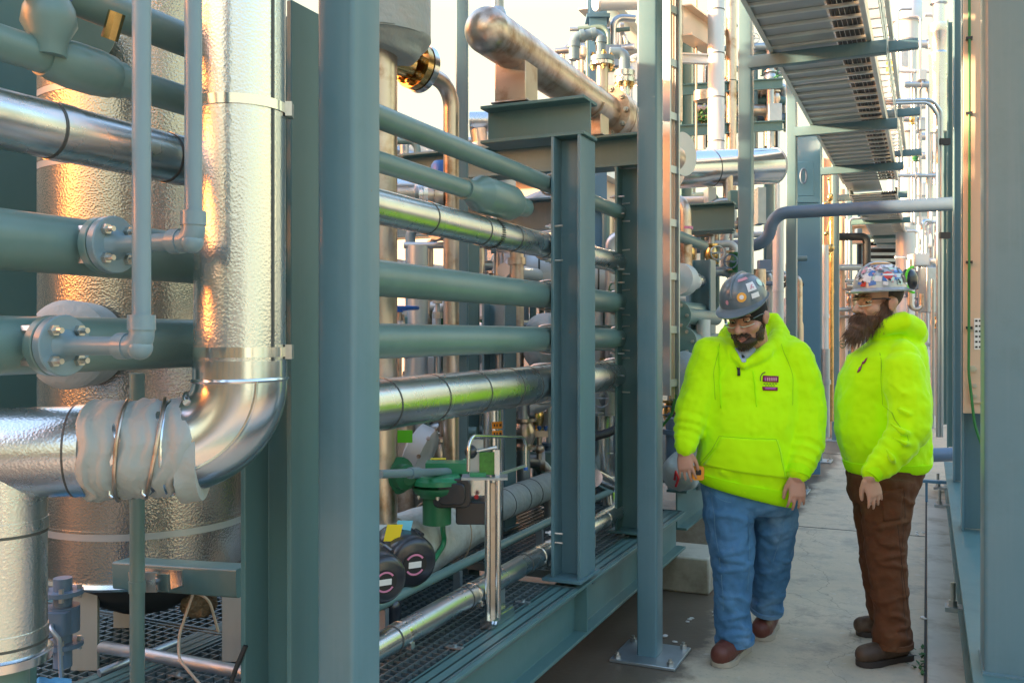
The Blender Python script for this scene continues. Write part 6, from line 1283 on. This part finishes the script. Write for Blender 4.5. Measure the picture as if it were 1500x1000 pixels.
# hoodie
m = MB()
rows1 = [(502, 1108, 34, .075, .05, 0), (510, 1106, 54, .10, .04, 0), (522, 1104, 72, .12, .03, 0), (545, 1103, 77, .145, .015, 0), (580, 1100, 74, .165, .0, 0), (620, 1097, 72, .185, -.01, 1), (655, 1095, 73, .19, -.015, 4), (685, 1092, 72, .185, -.015, 9), (704, 1091, 71, .175, -.01, 14), (716, 1091, 69, .165, -.01, 17), (722, 1091, 64, .15, -.01, 17)]
loft(m, Q1, rows1)
folds(m, Q1, rows1, [[(1036, 575), (1050, 600), (1062, 640)], [(1038, 556), (1058, 572), (1084, 588)], [(1164, 585), (1150, 612), (1134, 648)], [(1160, 566), (1140, 576), (1118, 590)], [(1030, 668), (1046, 684), (1080, 700)], [(1158, 690), (1130, 700), (1100, 706)], [(1032, 630), (1040, 650), (1052, 668)], [(1158, 640), (1150, 662), (1140, 684)], [(1090, 600), (1086, 625), (1090, 640)], [(1044, 700), (1078, 712), (1120, 722)]])
for A_ in (armL, armR):
    pts = [Q1(x, y, d) for x, y, d, r in A_]; rr = [r * s1 for x, y, d, r in A_]; pp, rq = [], []
    for i in range(len(pts) - 1):
        for k in range(6): f = k / 6; pp.append(pts[i].lerp(pts[i + 1], f)); rq.append(rr[i] + (rr[i + 1] - rr[i]) * f)
    pp.append(pts[-1]); rq.append(rr[-1]); n_ = len(pp)
    rq = [r * (1 + (.085 * math.sin(i * 2.1) if i > n_ * .55 and i < n_ - 2 else 0)) for i, r in enumerate(rq)]; rq[-1] = rq[-2] = 17 * s1
    m.chain(list(zip(pp, rq)))
m.chain([(Q1(1060, 492, .05), .026), (Q1(1066, 508, -.02), .030), (Q1(1078, 522, -.085), .026), (Q1(1090, 535, -.125), .016)]); m.chain([(Q1(1090, 535, -.125), .016), (Q1(1112, 523, -.10), .030), (Q1(1134, 506, -.03), .042), (Q1(1143, 488, .06), .046), (Q1(1134, 472, .13), .045), (Q1(1100, 474, .16), .05), (Q1(1070, 482, .12), .035), (Q1(1060, 492, .05), .026)]); m.ell(Q1(1112, 500, .16), .13, .09, .10); m.chain([(Q1(1050, 514, .02), .07), (Q1(1155, 516, .03), .08)])
hd1 = part("hoodie", m, "hivis", r1); skinmods(hd1, .0075, 2, ((T_big, .016), (T_mid, .010), (T_fold, .009)))
m = MB(); m.chain([(Q1(1098, 512, .0), .06), (Q1(1094, 524, -.05), .05)]); sh = part("shirt", m, "shirt_grey", r1)
decal("shirt_collar", r1, hd1, "shirt_grey", [(1082, 511), (1106, 509), (1094, 531), (1089, 531)], D1 - .16, .004)
for px, py in ((1093, 515), (1091, 524)): decal("shirt_button", r1, hd1, "black_ink", [(px - 1.8, py - 1.8), (px + 1.8, py - 1.8), (px + 1.8, py + 1.8), (px - 1.8, py + 1.8)], D1 - .16, .008, .003, 2, 2)
decal("zip_pull", r1, hd1, "black_ink", [(1083.5, 538), (1087.5, 538), (1086.5, 551), (1082.5, 551)], D1 - .16, .007, .006, 2, 4)
decal("pouch_pocket", r1, hd1, "hivis", [(1058, 640), (1136, 643), (1150, 699), (1036, 683)], D1 - .16, .004, .010, 24, 16)
for c in ([(1056.5, 508), (1058, 508), (1059, 598), (1057.5, 598)], [(1105.5, 545), (1107, 545), (1108, 596), (1106.5, 596)]): decal("drawstring", r1, hd1, "hivis_rib", c, D1 - .16, .006, .006, 1, 16)
e1 = decal("chest_emblem", r1, hd1, "emblem_red", [(1120, 550.5), (1143, 551.5), (1141.5, 560.5), (1118.5, 559.5)], D1 - .16, .004, .002, 6, 4)
decal("chest_emblem", r1, hd1, "emblem_red", [(1117.5, 566.5), (1140, 567.5), (1139.5, 572.5), (1118, 572)], D1 - .16, .004, .002, 6, 3)
decal("emblem_letters", r1, hd1, "emblem_pink", [(1120.5, 567.8), (1137, 568.6), (1136.5, 570.6), (1121.5, 570.2)], D1 - .16, .0065, 0, 4, 2)
for k in range(6): x = 1122 + 3.1 * k; decal("emblem_letters", r1, hd1, "emblem_pink" if k < 1 else "stk_pink", [(x, 553.6), (x + 1.9, 553.8), (x + 1.5, 558.6), (x - .4, 558.4)], D1 - .16, .0065, 0, 1, 2)
for k in range(5): x = 1119.5 + 4.2 * k; decal("emblem_letters", r1, hd1, "black_ink", [(x, 562), (x + 2.8, 562), (x + 2.8, 563), (x, 563)], D1 - .16, .005, 0, 1, 1)
for k in range(4): x = 1121.5 + 4 * k; decal("emblem_letters", r1, hd1, "black_ink", [(x, 564.6), (x + 2.4, 564.7), (x + 2.4, 565.5), (x, 565.4)], D1 - .16, .005, 0, 1, 1)
for k in range(7): a0, a1 = R(195 - 14 * k), R(195 - 14 * (k + 1)); decal("emblem_letters", r1, hd1, "black_ink", [(1125 + 10 * math.cos(a0), 556 - 10.5 * math.sin(a0)), (1125 + 10 * math.cos(a1), 556 - 10.5 * math.sin(a1)), (1125 + 8.9 * math.cos(a1), 556 - 9.3 * math.sin(a1)), (1125 + 8.9 * math.cos(a0), 556 - 9.3 * math.sin(a0))], D1 - .16, .005, 0, 1, 1)
for a, b, r in ((Q1(1007, 641, -.09), Q1(1003, 657, -.115), 15.5), (Q1(1172, 682, -.18), Q1(1169, 696, -.195), 16.5)): m = MB(); ax = b - a; m.lathe(a, ax, [(0, r * s1 * .8), (0, r * s1), (ax.length * .5, r * s1 * 1.06), (ax.length, r * s1 * .98), (ax.length, r * s1 * .7)], 28); part("cuff", m, "hivis_rib", r1)
hb1 = MB(); loft(hb1, Q1, [(703, 1091, 72.5, .182, -.01, 14), (708, 1091, 72, .180, -.01, 15), (717, 1091, 70, .170, -.01, 17), (723, 1091, 66, .158, -.01, 17)], 60); part("hem_band", hb1, "hivis_rib", r1, smooth=70)
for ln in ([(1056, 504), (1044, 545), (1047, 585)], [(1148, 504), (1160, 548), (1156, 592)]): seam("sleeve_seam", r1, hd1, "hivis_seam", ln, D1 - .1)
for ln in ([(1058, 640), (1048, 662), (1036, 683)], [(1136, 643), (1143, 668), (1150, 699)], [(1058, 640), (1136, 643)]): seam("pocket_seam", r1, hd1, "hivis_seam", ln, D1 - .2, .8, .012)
# jeans
m = MB(); loft(m, Q1, [(690, 1099, 64, .15, .0, 5), (712, 1099, 66, .155, .0, 6), (735, 1100, 64, .145, .0, 4), (752, 1102, 58, .12, .01, 0)])
def trouser(m, Q, L_, sc, flare=1.0):
    pts = [Q(x, y, d) for x, y, d, r in L_]; rr = [r * sc for x, y, d, r in L_]; pp, rq = [], []
    for i in range(len(pts) - 1):
        for k in range(6): f = k / 6; pp.append(pts[i].lerp(pts[i + 1], f)); rq.append(rr[i] + (rr[i + 1] - rr[i]) * f)
    pp.append(pts[-1]); rq.append(rr[-1]); n_ = len(pp); rq = [r * (1 + (.03 * math.sin(i * 1.9 + L_[0][0]) if i > n_ * .75 else .012 * math.sin(i * 1.3))) for i, r in enumerate(rq)]
    m.tube(pp, rq, 22)
trouser(m, Q1, legF, s1); trouser(m, Q1, legB, s1); legfolds(m, Q1, legF, s1, [(752, 18), (800, -14), (815, 12), (826, -10), (868, 14), (896, -16), (908, 12), (920, -12), (930, 10)], 2); legfolds(m, Q1, legB, s1, [(770, -16), (812, 12), (828, -12), (862, 10), (876, -12), (886, 10)], 5); m.ell(Q1(1100, 738, .02), .06, .12, .07)
o = o_jeans = part("jeans", m, "denim", r1); skinmods(o, .008, 3, ((T_big, .014), (T_fold, .020)))
boots(r1, PZ(1090, 950, 0), PZ(1051, 978, 0), "boot_red", "sole", shin=Q1(1076, 925, -.05), wd=1.14); boots(r1, PZ(1130, 917, 0), PZ(1113, 939, 0), "boot_red", "sole", shin=Q1(1123, 885, .23), wd=1.14)

for ln in ([(1044, 728), (1047, 770), (1054, 830), (1058, 890)], [(1094, 750), (1094, 800), (1092, 860)], [(1042, 720), (1054, 732), (1068, 733)], [(1154, 748), (1150, 790), (1144, 830)]): seam("stitched_seam", r1, o_jeans, "denim_seam", ln, D1 - .1, .8)
for L_, rr_ in ((legF, 27.5), (legB, 24.5)): a, b = Q1(*L_[-1][:3]), Q1(*L_[-2][:3]); ax = (b - a).normalized(); m = MB(); m.lathe(a - ax * .004, ax, [(0, rr_ * s1 * .92), (0, rr_ * s1 + .003), (.022, rr_ * s1 + .004), (.024, rr_ * s1 * .95)], 30, False); part("hem", m, "denim", r1, smooth=60)

# ---- bearded man standing in profile
D2 = 4.36
def Q2(px, py, dd=0.0): return P(px, py, D2 + dd)
s2 = D2 / F
r2 = thing("person", "long bearded man in lime hoodie and brown work trousers standing in profile", "person", PZ(1298, 962, 0))
h2 = Head(Q2(1287, 441, 0), -HW * math.cos(R(14)) - HD * math.sin(R(14)), 2, 0, 1.08)
arm2 = [(1322, 545, -.14, 31), (1331, 590, -.21, 29), (1332, 628, -.25, 28), (1315, 656, -.28, 25), (1292, 678, -.29, 19), (1277, 690, -.29, 15)]
arm2b = [(1290, 545, .16, 28), (1272, 600, .20, 26), (1262, 650, .18, 22)]
legN = [(1300, 700, -.06, 42), (1298, 750, -.07, 35), (1297, 800, -.07, 29), (1301, 850, -.08, 26), (1306, 900, -.08, 25), (1308, 944, -.08, 27)]
legN2 = [(1284, 700, .10, 36), (1278, 750, .12, 28), (1281, 800, .16, 24), (1286, 850, .22, 22), (1294, 900, .27, 22)]
m = MB(); head_skin(m, h2, Q2(1312, 520, .02), .066, 1.0)
for A_ in (arm2, arm2b): m.chain([(Q2(x, y, d), r * s2 * .55) for x, y, d, r in A_])
m.chain([(Q2(1308, 525, .02), .09), (Q2(1300, 600, 0), .12), (Q2(1300, 690, 0), .11)]); m.chain([(Q2(1326, 545, -.1), .07), (Q2(1308, 530, .03), .08), (Q2(1290, 545, .16), .06)])
for L_ in (legN, legN2): m.chain([(Q2(1298, 685, .0), .11)] + [(Q2(x, y, d), r * s2 * .6) for x, y, d, r in L_[:-1]])
m.chain([(Q2(1279, 686, -.29), .032), (Q2(1274, 698, -.30), .029)])
hand(m, Q2(1274, 698, -.30), -ZA + HW * .28, HD * .85 - HW * .1, -HW * .9 - HD * .35, .88, 15, 5)
o = part("body", m, "skin_tan", r2); skinmods(o, .0045, 3)
face_parts(h2, r2, "hair_brown", "skin_tan"); glasses(h2, r2)
beard(h2, r2, "hair_brown", [(0, .042, -.082, .060, .060, .042), (0, .075, -.100, .050, .048, .042), (0, .100, -.120, .046, .044, .040), (0, .122, -.140, .038, .036, .034), (.06, .012, -.055, .014, .034, .050), (-.06, .012, -.055, .014, .034, .050), (.064, -.006, -.02, .010, .016, .04), (-.064, -.006, -.02, .010, .016, .04), (.026, .094, -.062, .018, .010, .009), (-.026, .094, -.062, .018, .010, .009), (0, .104, -.056, .016, .009, .008)], 3600, .015, .052, (0, .55, -1), 11, .0010)
m = MB(); rs = []
for i in range(10):
    e = R(-48 + 10 * i); rs.append([h2.p(.0805 * math.cos(e) * math.cos(a), -.020 + .094 * math.cos(e) * math.sin(a) - (.03 if math.sin(a) > 0 else 0) * math.sin(a), .045 + .09 * math.sin(e)) for a in [2 * math.pi * j / 36 for j in range(36)]])
m.rings(rs); part("hair", m, "hair_dark", r2, smooth=70)
hh, sp = helmet(h2, r2, "helmet_silver", .023, rx=.102, ry=.117, hz=.116, z0=.052, front=.029)
rs_ = random.Random(4)
for th, ph, wx, wy, mt, kd, rot in ((-78, 26, .026, .026, "stk_red", "shield", 0), (-78, 29, .030, .006, "stk_white", "rect", 0), (-128, 20, .020, .022, "stk_black", "rect", 0), (-112, 36, .030, .008, "stk_blue", "rect", 0), (-30, 22, .020, .020, "stk_white", "rect", 10), (-45, 48, .030, .016, "stk_white", "rect", -12), (-90, 54, .030, .012, "stk_white", "rect", 0), (-55, 20, .016, .014, "stk_white", "rect", 6), (-22, 10, .014, .012, "stk_red", "rect", 4), (-104, 12, .014, .014, "stk_mint", "rect", 0), (-150, 44, .020, .014, "stk_blue", "rect", 5), (-14, 40, .012, .012, "stk_pink", "rect", 12), (-40, 34, .012, .016, "stk_blue", "rect", 30), (-60, 76, .05, .022, "stk_orange", "rect", 0), (-100, 78, .03, .02, "stk_orange", "rect", 0), (-155, 20, .020, .028, "stk_black", "rect", 0), (-165, 24, .006, .030, "stk_lime", "rect", 10)):
    sticker(hh, sp, th, ph, wx, wy, mt, kd, rot, .0024 if kd == "shield" or rs_.random() < .6 else .0032)
for k in range(26): sticker(hh, sp, rs_.uniform(-150, 10), rs_.uniform(8, 60), rs_.uniform(.010, .018), rs_.uniform(.007, .014), rs_.choice(('stk_white', 'stk_white', 'stk_mint', 'stk_blue', 'stk_pink', 'stk_black', 'helmet_grey')), 'rect', rs_.uniform(-20, 20), .0014 + .0002 * (k % 3))
for k in range(30): sticker(hh, sp, rs_.uniform(-120, -10), rs_.uniform(8, 60), rs_.uniform(.003, .007), rs_.uniform(.003, .006), rs_.choice(("stk_black", "stk_blue", "stk_black", "stk_pink")), "rect", rs_.uniform(0, 40), .0042)
m = MB(); q = h2.p(-.02, -.140, .088); m.ell(q, .035, .045, .055, h2.M, 20, 12); pd = part("ear_muff", m, "black_plastic", hh); m = MB(); m.tube([h2.p(-.02 - .034, -.140 + .046 * math.sin(R(a)) * .9, .088 + .056 * math.cos(R(a))) for a in range(0, 181, 12)], .006, 8); part("muff_stripe", m, "stk_lime", pd)
# hoodie
m = MB()
rows2 = [(492, 1316, 26, .08, .02, 0), (506, 1311, 44, .13, .02, 0), (522, 1302, 55, .165, .02, 0), (550, 1296, 62, .18, .02, 0), (590, 1293, 66, .175, .01, 0), (630, 1292, 66, .175, 0, 0), (655, 1295, 64, .175, 0, 0), (675, 1299, 60, .17, 0, 0), (685, 1298, 55, .16, 0, -1), (690, 1297, 50, .15, 0, -1)]
loft(m, Q2, rows2)
folds(m, Q2, rows2, [[(1240, 580), (1252, 610), (1270, 640)], [(1236, 620), (1252, 646), (1276, 662)], [(1244, 668), (1262, 676), (1300, 682)], [(1352, 640), (1346, 662), (1330, 676)], [(1262, 530), (1268, 560), (1272, 600)], [(1282, 512), (1300, 520), (1330, 520)], [(1252, 560), (1262, 590), (1280, 620)]])
for ln in ([(1304, 620, -.335), (1324, 634, -.36), (1348, 640, -.30)], [(1306, 640, -.36), (1326, 650, -.375), (1346, 652, -.31)], [(1312, 596, -.29), (1330, 606, -.318), (1350, 604, -.28)], [(1306, 560, -.22), (1324, 576, -.275), (1346, 590, -.26)], [(1296, 655, -.36), (1308, 672, -.37), (1314, 684, -.33)]): m.tube([Q2(*p) for p in ln], [.006, .014, .006], 8)
for A_ in (arm2, arm2b):
    pts = [Q2(x, y, d) for x, y, d, r in A_]; rr = [r * s2 for x, y, d, r in A_]; pp, rq = [], []
    for i in range(len(pts) - 1):
        for k in range(6): f = k / 6; pp.append(pts[i].lerp(pts[i + 1], f)); rq.append(rr[i] + (rr[i + 1] - rr[i]) * f)
    pp.append(pts[-1]); rq.append(rr[-1]); n_ = len(pp); rq = [r * (1 + (.07 * math.sin(i * 2.0) if n_ * .45 < i < n_ - 3 else 0)) for i, r in enumerate(rq)]
    m.chain(list(zip(pp, rq)))
m.chain([(Q2(1284, 492, .0), .030), (Q2(1300, 478, -.06), .045), (Q2(1322, 472, -.07), .055), (Q2(1340, 485, -.03), .060), (Q2(1345, 493, .06), .05), (Q2(1320, 480, .12), .05), (Q2(1290, 490, .10), .035), (Q2(1280, 497, .04), .03), (Q2(1284, 492, 0), .03)]); m.chain([(Q2(1343, 490, .03), .055), (Q2(1328, 478, .03), .07), (Q2(1335, 492, .02), .065)])
m.chain([(Q2(1322, 522, -.1), .075), (Q2(1308, 512, .03), .08), (Q2(1292, 528, .14), .07)])
hd2 = part("hoodie", m, "hivis", r2); skinmods(hd2, .0075, 2, ((T_big, .016), (T_mid, .010), (T_fold, .009)))
for (x, y) in ((1251, 524), (1246, 536)): decal("chest_emblem", r2, hd2, "emblem_red", [(x + 4, y - 4), (x + 12, y - 6), (x + 11, y + 3), (x + 3, y + 5)], D2 - .12, .004, .002, 4, 3, True)
for (x, y) in ((1253, 520), (1248, 533)): decal("emblem_letters", r2, hd2, "emblem_pink", [(x + 5, y + 2), (x + 9, y + 1), (x + 8.5, y + 3.5), (x + 4.5, y + 4.5)], D2 - .12, .0065, 0, 2, 2, True)
a, b = Q2(1283, 684, -.29), Q2(1274, 697, -.30); ax = b - a; m = MB(); m.lathe(a, ax, [(0, 13 * s2 * .8), (0, 14.5 * s2), (ax.length * .5, 15 * s2), (ax.length, 13.5 * s2), (ax.length, 9 * s2)], 28); part("cuff", m, "hivis_rib", r2)
# trousers
m = MB(); loft(m, Q2, [(668, 1295, 50, .165, 0, 0), (692, 1295, 51, .165, 0, 0), (716, 1292, 47, .15, 0, 0), (735, 1290, 42, .13, 0, 0)])
trouser(m, Q2, legN, s2); trouser(m, Q2, legN2, s2); legfolds(m, Q2, legN, s2, [(722, 22), (760, -16), (792, 14), (808, -14), (822, 10), (870, -14), (896, 14), (912, -12), (925, 10)], 8); m.ell(Q2(1290, 722, .02), .10, .10, .08)
o = part("work_trousers", m, "canvas_brown", r2); skinmods(o, .008, 3, ((T_big, .014), (T_fold, .020)))
tr2 = o
for ln in ([(1318, 700), (1322, 760), (1318, 820), (1322, 880), (1326, 930)], [(1268, 745), (1274, 800), (1282, 860)]): seam("stitched_seam", r2, tr2, "canvas_seam", ln, D2 - .15, .8)
a, b = Q2(*legN[-1][:3]), Q2(*legN[-2][:3]); ax = (b - a).normalized(); m = MB(); m.lathe(a - ax * .004, ax, [(0, 26 * s2), (0, 28 * s2), (.022, 28.3 * s2), (.024, 26 * s2)], 30, False); part("hem", m, "canvas_brown", r2, smooth=60)
hb2 = MB(); loft(hb2, Q2, [(675, 1299, 61, .172, 0, 0), (680, 1299, 60, .17, 0, 0), (688, 1298, 56, .16, 0, -1), (691, 1297, 52, .15, 0, -1)], 60); part("hem_band", hb2, "hivis_rib", r2, smooth=70)
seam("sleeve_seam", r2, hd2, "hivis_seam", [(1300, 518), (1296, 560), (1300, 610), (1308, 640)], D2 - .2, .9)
decal("thigh_pocket", r2, tr2, "canvas_brown", [(1298, 722), (1326, 716), (1324, 762), (1300, 766)], D2 - .22, .003, .006, 8, 10)
boots(r2, PZ(1331, 964, 0), PZ(1257, 976, 0), "boot_brown", "sole_dark", shin=Q2(1309, 925, -.08), wd=1.0); boots(r2, PZ(1316, 929, 0), PZ(1255, 930, 0), "boot_brown", "sole_dark", shin=Q2(1295, 895, .27))
# orange handled tool beside the hand, on the next skid
t = thing("tape_measure", "small orange and black tool in view beside the lowered hand", "tool", Q1(1018, 694, .0)); m = MB(); c = Q1(1023, 693, -.10); m.prism(rrect(.055, .065, .012), c, HW, ZA, HD * .03); part("case", m, "orange_label", t); m = MB(); m.prism(rrect(.026, .026, .006), c - HD * .002 + ZA * .005, HW, ZA, HD * .002); part("window", m, "black_ink", t);
